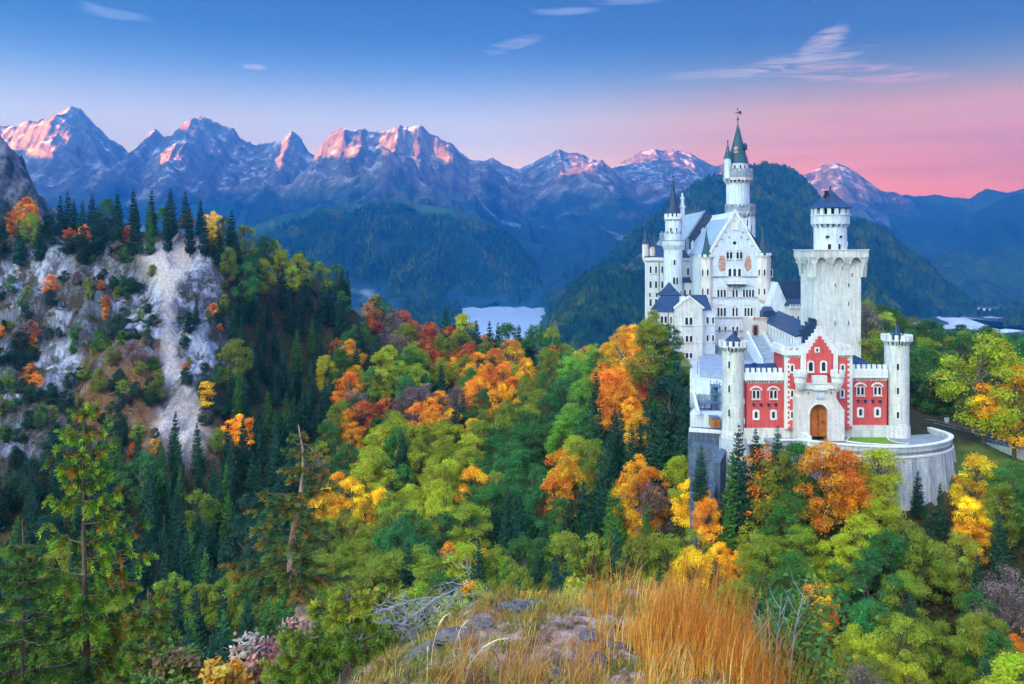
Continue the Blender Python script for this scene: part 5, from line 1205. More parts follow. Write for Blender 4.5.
# outdoor stair from the court up to the portal
S_ = empty('outdoor_stair', (X_(765, 195), 195, Z_(358, 195)), 'grey stone stair with pale side walls rising to the portal', 'stairs')
h = MB(); N = 22; a0 = Vector((X_(755.5, 204), 204, Z_(335.5, 204))); a1 = Vector((X_(770.5, 186), 186, Z_(363, 186)))
for i in range(N):
    u0, u1 = i / N, (i + 1) / N; p0 = a0.lerp(a1, u0); p1 = a0.lerp(a1, u1); dd = Vector((a1.x - a0.x, a1.y - a0.y, 0)).normalized(); pn = Vector((-dd.y, dd.x, 0)) * 1.5
    h.prism([tuple((p0 - pn)[:2]), tuple((p1 - pn)[:2]), tuple((p1 + pn)[:2]), tuple((p0 + pn)[:2])], p1.z - 3, p0.z)
h.build('steps', M_COURT, S_)
h = MB()
for sgn in (-1, 1):
    pn = Vector((-dd.y, dd.x, 0)); A = a0 + pn * 1.52 * sgn; B = a1 + pn * 1.52 * sgn; C = pn * .45 * sgn
    h.add([tuple(A + Vector((0, 0, -4))), tuple(B + Vector((0, 0, -3))), tuple(B + C + Vector((0, 0, -3))), tuple(A + C + Vector((0, 0, -4))), tuple(A + Vector((0, 0, .9))), tuple(B + Vector((0, 0, .9))), tuple(B + C + Vector((0, 0, .9))), tuple(A + C + Vector((0, 0, .9)))],
          [(0, 1, 5, 4), (1, 2, 6, 5), (2, 3, 7, 6), (3, 0, 4, 7), (4, 5, 6, 7), (0, 3, 2, 1)])
h.build('side_wall', M_WHITE2, S_)

# ------------------------------------------------------------------ court, terraces and walls left of the round tower
h = MB(); h.prism([(X_(700, 178), 178), (X_(812, 160), 160), (X_(850, 165), 165), (X_(850, 210), 210), (X_(700, 214), 214)], -30, Z_(366, 186)); CT = h.build('courtyard', M_COURT, None); tag(CT, kind='structure')
h = MB(); h.prism([(X_(690, 205), 205.5), (X_(690, 176), 176), (X_(722, 172), 172), (X_(722, 205), 205.5)], -33, Z_(373, 184)); o = h.build('upper_terrace_wall', M_WHITE2, None); tag(o, 'pale terrace wall below the smaller white house with the bare tree on it', 'terrace wall')
h = MB(); h.prism([(X_(703, 190), 190), (X_(704, 180), 180), (X_(719, 180), 180), (X_(719, 190), 190)], Z_(373, 184) + .004, Z_(373, 184) + .12); o = h.build('lawn', M_LAWN, None); tag(o, kind='structure')
# sloping lower terraces
def wallseg(name, p0, p1, Y0, Y1, z0a, z0b, ztop0, ztop1, th, m_, parent=None):
    h = MB(); a = Vector((X_(p0, Y0), Y0)); b = Vector((X_(p1, Y1), Y1)); dd = (b - a).normalized(); nn = Vector((-dd.y, dd.x)) * th
    h.add([(a.x, a.y, z0a), (b.x, b.y, z0b), (b.x + nn.x, b.y + nn.y, z0b), (a.x + nn.x, a.y + nn.y, z0a), (a.x, a.y, ztop0), (b.x, b.y, ztop1), (b.x + nn.x, b.y + nn.y, ztop1), (a.x + nn.x, a.y + nn.y, ztop0)],
          [(0, 1, 5, 4), (1, 2, 6, 5), (2, 3, 7, 6), (3, 0, 4, 7), (4, 5, 6, 7), (0, 3, 2, 1)]); return h.build(name, m_, parent)
LT = empty('lower_terraces', (X_(705, 168), 168, Z_(440, 168)), 'stepped grey masonry terraces on the steep slope left of the round tower', 'terrace')
wallseg('retaining_wall', 690, 724, 166, 164, -46, -46, Z_(413, 166), Z_(415, 164), 8, M_WHITE2, LT)
wallseg('retaining_wall', 688, 724, 160, 158, -50, -50, Z_(432, 160), Z_(434, 158), 5, M_DWALL, LT)
wallseg('retaining_wall', 690, 722, 155, 153, -56, -56, Z_(446, 155), Z_(450, 153), 4, M_DWALL, LT)
wallseg('parapet', 689, 722, 160.2, 158.2, Z_(434, 160), Z_(434, 158), Z_(428, 160), Z_(431, 158), .4, M_TRIM, LT)
wallseg('parapet', 691, 697, 178, 164.5, Z_(400, 178), Z_(414, 165), Z_(388, 178), Z_(410, 165), .5, M_TRIM, LT)
wallseg('landing', 697, 724, 174, 172, -40, -40, Z_(394, 174), Z_(396, 172), 4, M_COURT, LT)
wallseg('spur_wall', 712.5, 706, 152, 142, -60, -60, Z_(447, 152), Z_(500, 142), 1.2, M_DWALL, LT)
wallseg('spur_wall', 722, 714, 151, 145, -60, -60, Z_(446, 151), Z_(462, 145), 1.0, M_DWALL, LT)
SCF = empty('site_scaffold', (X_(714, 170), 170, Z_(425, 170)), 'blue grey steel scaffold with platforms beside the round tower', 'scaffold')
h = MB()
for c in (700, 706, 712, 718):
    for yy in (168.5, 171): h.tube([(X_(c, 170), yy, Z_(416, 170)), (X_(c, 170), yy, Z_(381 if c > 708 else 396, 170))], [.09, .09], 5)
h.build('posts', M_STEEL, SCF)
h = MB()
for z in (386, 394, 402, 410): h.box(X_(711 if z < 396 else 699, 170), X_(719.5, 170), 168.3, 171.2, Z_(z, 170), Z_(z, 170) + .2)
h.build('platform', M_STEEL, SCF)
h = MB(); h.box(X_(712, 169), X_(718.6, 169), 169.2, 170.4, Z_(410, 169), Z_(388, 169)); h.build('stair_box', M_STEEL, SCF)
h = MB(); Yh = 162.5; h.box(X_(711.5, Yh), X_(719.5, Yh), Yh, Yh + 3, Z_(427, Yh), Z_(418, Yh)); HU = empty('site_hut', (X_(715, Yh), Yh, Z_(427, Yh)), 'small orange wooden hut at the foot of the scaffold', 'hut')
h.build('hut_wall', M_HUT, HU); h = MB(); h.box(X_(711, Yh), X_(720, Yh), Yh - .2, Yh + 3.2, Z_(418, Yh), Z_(417.2, Yh)); h.build('hut_roof', M_STEEL, HU)
h = MB(); h.box(X_(714.5, Yh), X_(717, Yh), Yh - .06, Yh, Z_(427, Yh), Z_(420.5, Yh)); h.build('hut_door', M_DOOR, HU)
# lamp post at the corner of the upper terrace
h = MB(); h.tube([(X_(697.5, 178), 178, Z_(374, 178)), (X_(697.5, 178), 178, Z_(361, 178))], [.08, .06], 6); o = h.build('flag_pole', M_STEEL, None); tag(o, 'slim blue grey pole at the corner of the upper terrace', 'pole')

# ------------------------------------------------------------------ road, fence and sign on the right
def on_ground(px, py, h=0.0, y0=75, y1=430):
    """where the sight line through a photo position meets the ground (raised by h)"""
    ys = np.linspace(y0, y1, 700); x = (px - 512) * ys / FOC; z = (HY - py) * ys / FOC
    g = ground_z(x, ys) + h; hit = np.nonzero(g >= z)[0]
    if len(hit) == 0: return None
    i = hit[0]; return float(x[i]), float(ys[i]), float(z[i] - h)
RD = [(905, 424, 176), (925, 426.5, 172), (945, 432, 166), (965, 437, 161), (990, 443, 156), (1024, 450, 151), (1070, 459, 146), (1120, 468, 142)]
rz = [(X_(a, Y), Y, Z_(b, Y)) for a, b, Y in RD]
h = MB(); Lp, Rp = [], []
for i, p in enumerate(rz):
    a = Vector(rz[max(i - 1, 0)]); b = Vector(rz[min(i + 1, len(rz) - 1)]); d = (b - a); d.z = 0; d.normalize(); nn = Vector((-d.y, d.x, 0)) * 2.6
    Lp.append(Vector(p) + nn); Rp.append(Vector(p) - nn)
n = len(rz)
h.add([tuple(p) for p in Lp + Rp] + [(p.x, p.y, p.z - 3) for p in Lp + Rp], [(i, n + i, n + i + 1, i + 1) for i in range(n - 1)] + [(i, i + 1, 2 * n + i + 1, 2 * n + i) for i in range(n - 1)] + [(n + i, 3 * n + i, 3 * n + i + 1, n + i + 1) for i in range(n - 1)])
tag(h.build('road', M_ASPH, None), kind='structure')
FE = empty('roadside_fence', tuple(Lp[2]), 'low dark railing along the far edge of the road', 'fence')
for i in range(n - 1):
    for k in range(4):
        h = MB(); p = Lp[i].lerp(Lp[i + 1], k / 4); h.box(p.x - .06, p.x + .06, p.y - .06, p.y + .06, p.z - .1, p.z + 1.05); h.build('post', M_IRON, FE)
h = MB()
for dzz in (.5, 1.0): h = MB(); h.tube([tuple(p + Vector((0, 0, dzz))) for p in Lp], [.06] * n, 5); h.build('rail', M_WALLG, FE)
WF = empty('road_wall', tuple(Rp[3]), 'low pale stone wall along the near edge of the road', 'wall')
h = MB(); i0 = 1
for i in range(i0, n - 1):
    a, b = Rp[i], Rp[i + 1]; d = (b - a).normalized(); nn = Vector((-d.y, d.x, 0)) * .2
    h.add([tuple(a - nn + Vector((0, 0, -2))), tuple(b - nn + Vector((0, 0, -2))), tuple(b + nn + Vector((0, 0, -2))), tuple(a + nn + Vector((0, 0, -2))), tuple(a - nn + Vector((0, 0, .55))), tuple(b - nn + Vector((0, 0, .55))), tuple(b + nn + Vector((0, 0, .55))), tuple(a + nn + Vector((0, 0, .55)))],
          [(0, 1, 5, 4), (1, 2, 6, 5), (2, 3, 7, 6), (3, 0, 4, 7), (4, 5, 6, 7)])
h.build('wall', M_RET, WF)
SG = empty('road_sign', (X_(946.3, 163), 163, Z_(436, 163)), 'small white shield shaped sign on a post beside the road', 'sign')
h = MB(); h.tube([(X_(946.3, 163), 163, Z_(438, 163)), (X_(946.3, 163), 163, Z_(421, 163))], [.06, .06], 6); h.build('post', M_STEEL, SG)
h = MB(); sx, sz = X_(946.3, 163), Z_(420, 163); h.slab_front([(sx - .42, sz + .45), (sx - .42, sz - .1), (sx - .25, sz - .4), (sx, sz - .55), (sx + .25, sz - .4), (sx + .42, sz - .1), (sx + .42, sz + .45)][::-1], 162.85, 162.93); h.build('sign_board', M_SIGN, SG)
# ------------------------------------------------------------------ trees
def leaf_cards(C, Nrm, size, r, aspect=1.5, jit=0.6):
    """quads at C facing roughly Nrm, random spin"""
    n = len(C)
    N = Nrm + r.normal(0, jit, (n, 3)); N /= np.linalg.norm(N, axis=1, keepdims=True) + 1e-9
    A = r.normal(0, 1, (n, 3)); A -= (A * N).sum(1, keepdims=True) * N; A /= np.linalg.norm(A, axis=1, keepdims=True) + 1e-9
    B = np.cross(N, A); s = (np.asarray(size) * r.uniform(.6, 1.35, n))[:, None] if np.ndim(size) == 0 else (size * r.uniform(.6, 1.35, n))[:, None]
    u = A * s * .5 * aspect; v = B * s * .5
    V = np.stack([C - u, C - v * .9 + u * .1, C + u, C + v * .9 + u * .1], 1).reshape(-1, 3)
    F = np.arange(4 * n).reshape(n, 4)
    return V, F
def tube_np(pts, rad, k=6):
    mb = MB(); mb.tube(pts, rad, k); return mb

def broadleaf_meshes(seed, n_leaf, leaf, slender=1.0, bare=0.0):
    """unit tree, 1 high. returns trunk mesh, crown mesh"""
    r = np.random.default_rng(seed)
    # clump centres: an irregular egg, wider a little below the middle
    nc = int(r.integers(40, 50)); cs = []
    ph = r.uniform(0, 6.28, 3)
    while len(cs) < nc:
        t = r.uniform(0.17, 0.95); a = r.uniform(0, 2 * np.pi)
        R_ = 0.33 * slender * (np.sin(np.pi * np.clip((t + .02) / 1.04, 0, 1)) ** 0.5) * (1 + .22 * np.sin(2 * a + ph[0]) + .16 * np.sin(3 * a + ph[1] + 5 * t))
        q = np.sqrt(r.uniform(.35, 1.0)) if t < .86 else r.uniform(0, .8)
        c = np.array([np.cos(a) * R_ * q, np.sin(a) * R_ * q, t])
        rad = r.uniform(.055, .105) * (1.15 - .3 * t)
        if all(np.linalg.norm(c - o[0]) > .62 * max(rad, o[1]) for o in cs): cs.append((c, rad))
    cs = sorted(cs, key=lambda q: -q[0][2])
    wts = np.array([c[1] ** 2 for c in cs]); wts /= wts.sum(); cnt = r.multinomial(n_leaf, wts)
    C, N = [], []
    for (c, rad), k in zip(cs, cnt):
        d = r.normal(0, 1, (k, 3)); d /= np.linalg.norm(d, axis=1, keepdims=True)
        d[:, 2] = np.where(r.random(k) < .62, np.abs(d[:, 2]), d[:, 2])
        rr = rad * (r.uniform(.5, 1.0, k) ** .5) * (1 + .35 * np.sin(d[:, 0] * 5 + c[2] * 40) * np.sin(d[:, 1] * 6 + c[0] * 50)) * r.uniform(.85, 1.2, k)
        p = c + d * rr[:, None] * np.array([1.2, 1.2, .85]); C.append(p)
        N.append(d * .7 + np.array([0, 0, .8]))
    C = np.concatenate(C); N = np.concatenate(N)
    keep = r.random(len(C)) > bare * .6
    V, F = leaf_cards(C[keep], N[keep], leaf, r, 1.5, .55)
    crown = np_mesh('crown', V, F)
    tb = MB(); lean = r.normal(0, .02, 2)
    tb.tube([(0, 0, -.08), (lean[0] * .3, lean[1] * .3, .25), (lean[0], lean[1], .5), (lean[0] * 1.4, lean[1] * 1.4, .88)], [.022, .016, .011, .002], 6)
    for c, rad in cs[::1]:
        z0 = max(.16, c[2] - .13 - r.uniform(.05, .16)); s = z0; p0 = (lean[0] * min(s * 2, 1.5) * .9, lean[1] * min(s * 2, 1.5) * .9, z0)
        mid = (p0[0] * .5 + c[0] * .5, p0[1] * .5 + c[1] * .5, z0 * .55 + c[2] * .45 - .01); tb.tube([p0, mid, tuple(c)], [.008, .005, .0015], 4)
        if bare:
            for _ in range(7):
                e = c + r.normal(0, 1, 3) * rad * 1.1; tb.tube([mid, tuple((np.array(mid) + e) / 2 + r.normal(0, .01, 3)), tuple(e)], [.0028, .002, .0008], 3)
    me = bpy.data.meshes.new('trunk'); me.from_pydata(tb.v, [], tb.f); me.update()
    return me, crown

def conifer_meshes(seed, n_need, size, width=0.17, ragged=0.3):
    r = np.random.default_rng(seed)
    C, N, S = [], [], []; tb = MB()
    tb.tube([(0, 0, -.08), (r.normal(0, .003), 0, .5), (0, 0, .985)], [.014, .009, .0015], 6)
    nw = 30; rows = []
    for i in range(nw):
        t = .10 + .88 * (i + r.uniform(-.3, .3)) / nw
        L = width * (1 - t) ** .82 * (1.0 if t > .22 else .75) + .008
        nb = int(5 + 5 * (1 - t)); a0 = r.uniform(0, 6.28)
        for j in range(nb):
            if r.random() < ragged * .35: continue
            a = a0 + 2 * np.pi * j / nb + r.normal(0, .2); l = L * r.uniform(.62, 1.18); dr = -.45 + .55 * t
            rows.append((t, a, l, dr))
    tot = sum(q[2] for q in rows)
    for t, a, l, dr in rows:
        k = max(5, int(n_need * l / tot)); u = r.uniform(.08, 1, k) ** .8
        base = np.array([np.cos(a), np.sin(a), 0]); side = np.array([-np.sin(a), np.cos(a), 0])
        zz = t + l * (dr * u + .45 * u ** 2.5)
        wdt = .33 * l * np.sin(np.pi * np.clip(u * .9 + .1, 0, 1)) + .002
        s = r.uniform(-1, 1, k)
        p = base * (l * u)[:, None] + side * (s * wdt)[:, None]; p[:, 2] = zz - r.uniform(0, .022, k) * (1 - .5 * t)
        C.append(p); N.append(np.tile(np.array([base[0] * .45, base[1] * .45, .8]), (k, 1)))
        S.append(np.full(k, size) * (1.1 - .45 * t))
    C = np.concatenate(C); N = np.concatenate(N); S = np.concatenate(S)
    V, F = leaf_cards(C, N, S, r, 2.1, .5)
    crown = np_mesh('crown', V, F)
    me = bpy.data.meshes.new('trunk'); me.from_pydata(tb.v, [], tb.f); me.update()
    return me, crown

PROTO = {}
def protos(kind, i):
    key = (kind, i)
    if key not in PROTO:
        if kind == 'B': tm, cm_ = broadleaf_meshes(100 + i, 15000, .0150, 1.0 if i % 2 else .88)
        elif kind == 'BN': tm, cm_ = broadleaf_meshes(200 + i, 24000, .0115, .92)
        elif kind == 'S': tm, cm_ = broadleaf_meshes(300 + i, 5200, .0165, .62)
        elif kind == 'P': tm, cm_ = broadleaf_meshes(400 + i, 5200, .0135, .95, .8)
        elif kind == 'C': tm, cm_ = conifer_meshes(500 + i, 9500, .0130, (.16, .185, .15, .2)[i % 4], .3)
        elif kind == 'CN': tm, cm_ = conifer_meshes(600 + i, 17000, .0095, (.17, .15)[i % 2], .35)
        tm.materials.append(M_BARK); cm_.materials.append(M_NEEDLE if kind[0] == 'C' else M_LEAF)
        PROTO[key] = (tm, cm_)
    return PROTO[key]

COLS = {  # own colours of the foliage
    'DG': ((.020, .072, .034), 'dark green'), 'G': ((.065, .170, .024), 'mid green'), 'BG': ((.060, .190, .038), 'blue green'), 'OG': ((.25, .29, .020), 'olive green'),
    'YG': ((.40, .42, .016), 'yellow green'), 'Y': ((.85, .50, .010), 'golden yellow'), 'O': ((.78, .27, .012), 'orange'), 'OY': ((.82, .40, .010), 'amber'),
    'R': ((.52, .12, .022), 'rust red'), 'P': ((.27, .16, .15), 'mauve brown'), 'LG': ((.20, .38, .030), 'fresh green')}
# notable trees read off the photograph: photo position of the crown's middle, colour, form (c conifer, b broadleaf, s slender, p nearly bare), height in metres
N_ = """676 398 DG c 21;664 440 DG c 20;684 432 DG c 19;652 462 DG c 17;640 452 DG c 16;694 462 DG c 15;606 470 DG c 18;616 452 DG c 18;455 328 DG c 13;466 330 G b 10;476 326 DG c 12;490 326 DG c 13;498 328 DG c 13;508 330 G b 10;520 330 DG c 12;530 330 DG c 12;540 332 BG b 11;552 334 OG b 11;448 332 R b 11;20 240 DG c 16;40 238 DG c 15;98 228 DG c 17;116 232 DG c 16;135 228 DG c 17;150 226 G c 18;168 226 DG c 16;190 228 DG c 17;205 232 DG c 15;70 236 R b 11;84 240 DG c 15;0 232 DG c 16;218 244 DG c 15;8 205 DG c 17;75 196 DG c 20;88 192 DG c 20;58 196 DG c 15;110 202 R b 14;145 200 G b 16;130 210 DG c 15;160 208 DG b 14;175 205 DG c 15;186 208 DG c 14;205 208 O b 14;230 218 R b 14;243 208 DG c 17;252 225 DG b 13;15 220 O b 13;30 228 OG b 13;50 200 O b 13;62 214 R b 13;122 206 P b 13;212 232 Y b 9;242 240 OG b 12;262 228 DG c 15;276 222 DG c 14;275 240 P p 13;291 236 R b 12;300 234 G b 12;315 236 DG c 15;330 238 DG c 15;345 247 DG c 15;228 262 OG b 13;250 268 BG b 12;265 270 YG b 9;311 262 P p 13;326 262 O b 10;336 276 OY b 11;350 264 P p 12;371 272 DG c 17;366 282 P p 12;376 296 O b 13;387 306 YG b 13;392 322 P p 12;417 312 DG c 13;431 312 YG b 12;425 306 R b 10;446 312 DG c 14;440 326 O b 12;461 320 YG b 12;483 310 P p 13;405 337 R b 13;396 347 P p 13;431 357 R b 13;456 342 OG b 13;470 357 R b 13;500 342 O b 15;512 362 OY b 16;521 347 R b 14;541 350 G b 15;552 346 BG b 14;566 350 O b 15;612 345 O b 14;589 344 DG c 18;602 352 DG c 18;572 352 OG b 14;630 357 OY b 14;651 352 OG b 17;660 372 DG c 17;491 382 O b 16;502 404 OY b 17;480 396 O b 15;506 424 OG b 16;525 402 OG b 15;549 412 BG b 15;562 398 BG b 15;571 422 LG b 14;586 432 BG b 14;581 396 LG b 13;597 404 DG c 20;600 442 DG c 19;632 412 OY b 10;645 404 Y b 9;656 422 DG c 20;668 414 DG b 20;640 432 Y b 12;624 402 O b 12;561 472 O b 15;574 480 OY b 15;554 500 O b 14;592 472 OG b 14;607 490 DG c 17;520 472 BG b 15;500 482 BG b 15;511 450 BG b 15;531 442 G b 15;541 512 BG b 13;611 510 G c 15;590 520 DG c 15;640 482 OY b 14;628 500 O b 13;652 492 O b 13;680 480 YG b 12;692 500 Y b 10;706 512 OY b 9;385 412 O b 12;379 418 R b 12;360 406 O b 11;421 402 P b 13;430 412 O b 12;436 428 OY b 13;441 442 YG b 15;381 446 YG b 14;371 480 YG b 15;351 500 Y b 14;431 480 YG b 15;437 502 YG b 14;441 532 BG b 12;415 560 BG b 14;400 472 DG c 15;346 462 BG b 13;331 442 BG b 12;351 446 O b 9;325 402 DG c 17;311 382 DG c 16;331 362 DG c 16;336 332 DG c 15;301 302 DG c 15;341 312 DG c 15;241 302 DG c 15;261 332 DG c 16;337 346 R b 8;346 352 BG b 12;376 350 DG c 15;389 358 YG b 12;406 390 BG b 13;441 382 DG c 16;456 402 P p 14;466 576 O b 9;480 560 OY b 8;500 562 OG b 9;520 542 DG c 13;545 542 DG c 13;400 580 OG b 9;340 562 OG b 10;206 392 Y s 9;227 262 YG b 8;152 270 OG b 5;155 445 OY s 5;105 312 O s 5;740 470 DG c 17;757 452 DG c 9;776 452 DG c 10;766 478 O s 11;784 488 OG b 12;797 476 G b 11;810 484 OG b 10;862 492 YG b 9;729 496 G c 17;700 470 DG c 10;826 482 O b 13;846 486 O b 11;812 490 O b 9;879 478 YG s 13;880 500 YG b 10;918 492 DG c 8;941 508 DG c 9;978 482 Y b 11;972 522 Y b 9;985 536 OY b 8;1012 494 G b 13;1000 512 OG b 11;861 542 YG b 11;841 560 YG b 10;871 582 BG b 12;886 560 BG b 11;906 548 OG b 11;921 564 OG b 11;902 602 OG b 11;930 540 DG c 12;960 562 OG b 11;1008 590 P p 9;976 592 DG c 12;818 606 OY b 9;812 642 YG b 8;852 652 YG b 9;872 632 BG b 11;890 642 OG b 10;905 672 O b 5;762 562 OG b 11;792 522 G b 12;755 602 BG b 10;720 562 Y b 8.5;700 548 OG b 9;738 566 Y b 6;752 542 YG s 9;1016 660 O b 8;990 642 OG b 10;940 652 OG b 10;1001 546 DG c 12;790 580 G b 11;800 550 OG b 10;870 345 OY b 14;886 352 Y b 13;931 372 G b 24;925 350 OG b 16;961 352 G b 20;992 384 OG b 18;941 396 G b 18;966 402 G b 17;915 360 G b 15;1030 380 YG b 20;655 330 YG b 11;668 343 G b 11;673 352 DG c 9;681 366 OG b 8;690 378 OY b 7;672 380 G b 14;650 380 R b 10;640 372 O b 9;620 392 O b 11"""
cands = []
rr_ = random.Random(5)
FORM = {'c': 'C', 'b': 'B', 's': 'S', 'p': 'P', 'u': 'B'}
def ok_place(x, y):
    px = 512 + FOC * x / y
    if 692 < px < 862 and y > (142 if px < 775 else 138) and y < 330: return False
    if px >= 862 and 140 < y and px < 962 and y < 168: return False
    if 640 < px <= 692 and y > 198: return False
    if px > 900 and 138 < y < 182:      # the road
        for i in range(len(rz) - 1):
            a = Vector(rz[i][:2]); b = Vector(rz[i + 1][:2]); p = Vector((x, y)); t_ = max(0, min(1, (p - a).dot(b - a) / (b - a).length_squared))
            if (a.lerp(b, t_) - p).length < 5.5: return False
    return y > 66
for q in N_.split(';'):
    a, b, cc, fm, hh = q.split(); a, b, hh = float(a), float(b), float(hh)
    if a > 868 and b < 412: hh *= .72; b += 6
    if 755 < a < 872 and 465 < b < 506: hh *= 1.2; b -= 2
    if a < 130 and b < 240 and cc in ('O', 'R'): hh *= .7
    frac = .62 if fm != 'c' else .55
    hit = on_ground(a, b, hh * frac, 185 if (a > 905 and b < 412) else 75)
    if hit is None and 440 < a < 560 and b < 345:
        Yq = 338.0; x = X_(a, Yq); gq = float(ground_z(np.array(x), np.array(Yq))); hh = Z_(b - 7, Yq) - gq
        if hh < 24: cands.append(dict(x=x, y=Yq, z=gq, h=hh, c=cc, f=fm, key=True, px=a, py=b))
        continue
    if hit is None: continue
    x, y, zg_ = hit
    if not ok_place(x, y):
        if 695 < a < 870 and b > 440:
            y = 139.0 if a > 775 else 141.0; x = X_(a, y); zg_ = Z_(b, y) - hh * frac; cands.append(dict(x=x, y=y, z=zg_, h=hh, c=cc, f=fm, key=True, px=a, py=b)); continue
        if not (640 < a < 695 and b < 390): continue
        y0 = 192.0; x = X_(a, y0); y = y0; zg_ = Z_(b, y0) - hh * frac
    cands.append(dict(x=x, y=y, z=zg_, h=hh, c=cc, f=fm, key=True, px=a, py=b))
for a, b, hh, cc, Yq in ((984, 362, 18.5, 'YG', 152), (1014, 392, 15, 'OY', 149), (1046, 380, 17, 'YG', 150)):
    x = X_(a, Yq); cands.append(dict(x=x, y=Yq, z=float(ground_z(np.array(x), np.array(float(Yq)))), h=hh, c=cc, f='b', key=True, px=a, py=b))
anch = np.array([(c['px'], c['py']) for c in cands])
# the rest of the forest: a jittered grid over the hillsides, each tree taking after the noted trees around it
step = 5.9
gx = np.arange(-230, 150, step)
fill = []
for iy, yy in enumerate(np.arange(72, 392, step * .95)):
    for xx in gx + (iy % 2) * step / 2:
        x = xx + rr_.uniform(-2.4, 2.4); y = yy + rr_.uniform(-2.4, 2.4)
        if abs((x) / y) > .66: continue
        fill.append((x, y))
FXY = np.array(fill); FZ = ground_z(FXY[:, 0], FXY[:, 1]); CMk = cliff_mask(FXY[:, 0], FXY[:, 1])
kx_ = np.array([(c['x'], c['y']) for c in cands])
for (x, y), z, cmv in zip(fill, FZ, CMk):
    if not ok_place(x, y): continue
    px_, pyb = 512 + FOC * x / y, HY - FOC * z / y
    if cmv > .35:
        # clefts and ledges of the cliff carry dark conifers and shrubs
        inpale = any(((px_ - a) / rx) ** 2 + ((pyb - 8 - b) / ry) ** 2 < 1 for a, b, rx, ry in [(32, 268, 38, 20), (178, 280, 38, 38), (205, 345, 20, 22), (60, 366, 22, 20), (168, 335, 10, 50), (182, 425, 24, 46), (8, 388, 12, 14), (228, 375, 8, 24), (105, 258, 7, 14)])
        if inpale or rr_.random() > .70: continue
        h_ = rr_.uniform(4, 10); cc = rr_.choices(['DG', 'G', 'OG', 'R', 'O'], [6, 3, 2, 1.0, 1.0])[0]; fm = 'c' if cc == 'DG' and rr_.random() < .6 else 'b'
        cands.append(dict(x=x, y=y, z=float(z), h=h_ if fm == 'c' else h_ * .7, c=cc, f=fm, key=False)); continue
    d2 = ((kx_ - (x, y)) ** 2).sum(1)
    if d2.min() < 3.9 ** 2: continue
    if px_ > 905 and 118 < y < 186: continue
    h_ = rr_.uniform(10.5, 15.5)
    cpx, cpy = px_, HY - FOC * (z + h_ * .6) / y
    if px_ > 540 and y < 140: h_ *= .82
    dd = (anch[:, 0] - cpx) ** 2 + ((anch[:, 1] - cpy) * 1.2) ** 2; i = int(np.argsort(dd * np.array([rr_.uniform(.6, 1.6) for _ in dd]))[0])
    cc, fm = cands[i]['c'] if i < len(anch) else 'DG', cands[i]['f']
    if dd.min() > 55 ** 2 or (cpx < 320 and cpy > 290): cc, fm = rr_.choices([('DG', 'c'), ('G', 'c'), ('DG', 'b'), ('OG', 'b'), ('BG', 'b')], [8, 2.5, 1.2, .5, .6])[0]
    elif rr_.random() < .27: cc, fm = rr_.choice([('DG', 'c'), ('DG', 'c'), ('G', 'b'), ('OG', 'b'), ('YG', 'b')])
    if cc == 'BG' and rr_.random() < .45: cc = rr_.choice(['OG', 'G', 'OY'])
    if cc in ('Y', 'O', 'R', 'OY') and rr_.random() < .48: cc, fm = rr_.choice([('OG', 'b'), ('OY', 'b'), ('R', 'b'), ('DG', 'c'), ('DG', 'c'), ('P', 'p'), ('G', 'b')])
    if cpx < 262 and cpy < 262 and rr_.random() < .62: cc, fm = 'DG', 'c'
    if fm == 's': fm = 'b'
    if fm == 'c' and cc not in ('DG', 'G'): cc = 'DG'
    if fm == 'c': h_ *= 1.12
    if px_ > 870 and y > 165: h_ = rr_.uniform(10, 14); cc = rr_.choice(['G', 'G', 'DG', 'OG', 'YG', 'BG']); fm = 'b'
    cands.append(dict(x=x, y=y, z=float(z), h=h_, c=cc, f=fm, key=False))

# bushes on the ledges of the cliff
for yy in np.arange(244, 306, 3.6):
    for xx in np.arange(-175, -70, 3.6):
        x = xx + rr_.uniform(-1.5, 1.5); y = yy + rr_.uniform(-1.5, 1.5); px_ = 512 + FOC * x / y; z = float(ground_z(np.array(x), np.array(y))); pyb = HY - FOC * z / y
        if cliff_mask(np.array(x), np.array(y)) < .4 or px_ > 245: continue
        pal = any(((px_ - a) / rx) ** 2 + ((pyb - b) / ry) ** 2 < 1 for a, b, rx, ry in [(32, 268, 38, 24), (180, 278, 44, 44), (205, 345, 20, 24), (60, 366, 24, 24), (168, 335, 14, 56), (180, 420, 26, 50), (102, 258, 9, 14)])
        if rr_.random() > (0 if pal else .68): continue
        cands.append(dict(x=x, y=y, z=z - .6, h=rr_.uniform(3.0, 7.5), c=rr_.choices(['DG', 'G', 'OG', 'R', 'O', 'P'], [9, 3, 1.5, .5, .35, 1.2])[0], f='u', key=False))

# drop what other trees or the buildings hide: a small depth buffer of crown outlines
BW, BH = 1024, 684
buf = np.full((BH, BW), np.inf); own = np.full((BH, BW), -1)
def stamp(x0, x1, y0, y1, d):
    x0, x1, y0, y1 = max(0, int(x0)), min(BW, int(x1)), max(0, int(y0)), min(BH, int(y1))
    if x1 > x0 and y1 > y0: s_b = buf[y0:y1, x0:x1]; m_ = s_b > d; s_b[m_] = d; own[y0:y1, x0:x1][m_] = -2
stamp(722, 748, 337, 540, 148); stamp(745, 887, 353, 441, 150); stamp(798, 836, 330, 380, 150); stamp(887, 913, 335, 445, 149); stamp(797, 953, 447, 470, 143); stamp(813, 861, 250, 360, 185); stamp(645, 775, 260, 362, 205)
stamp(690, 722, 415, 470, 157)
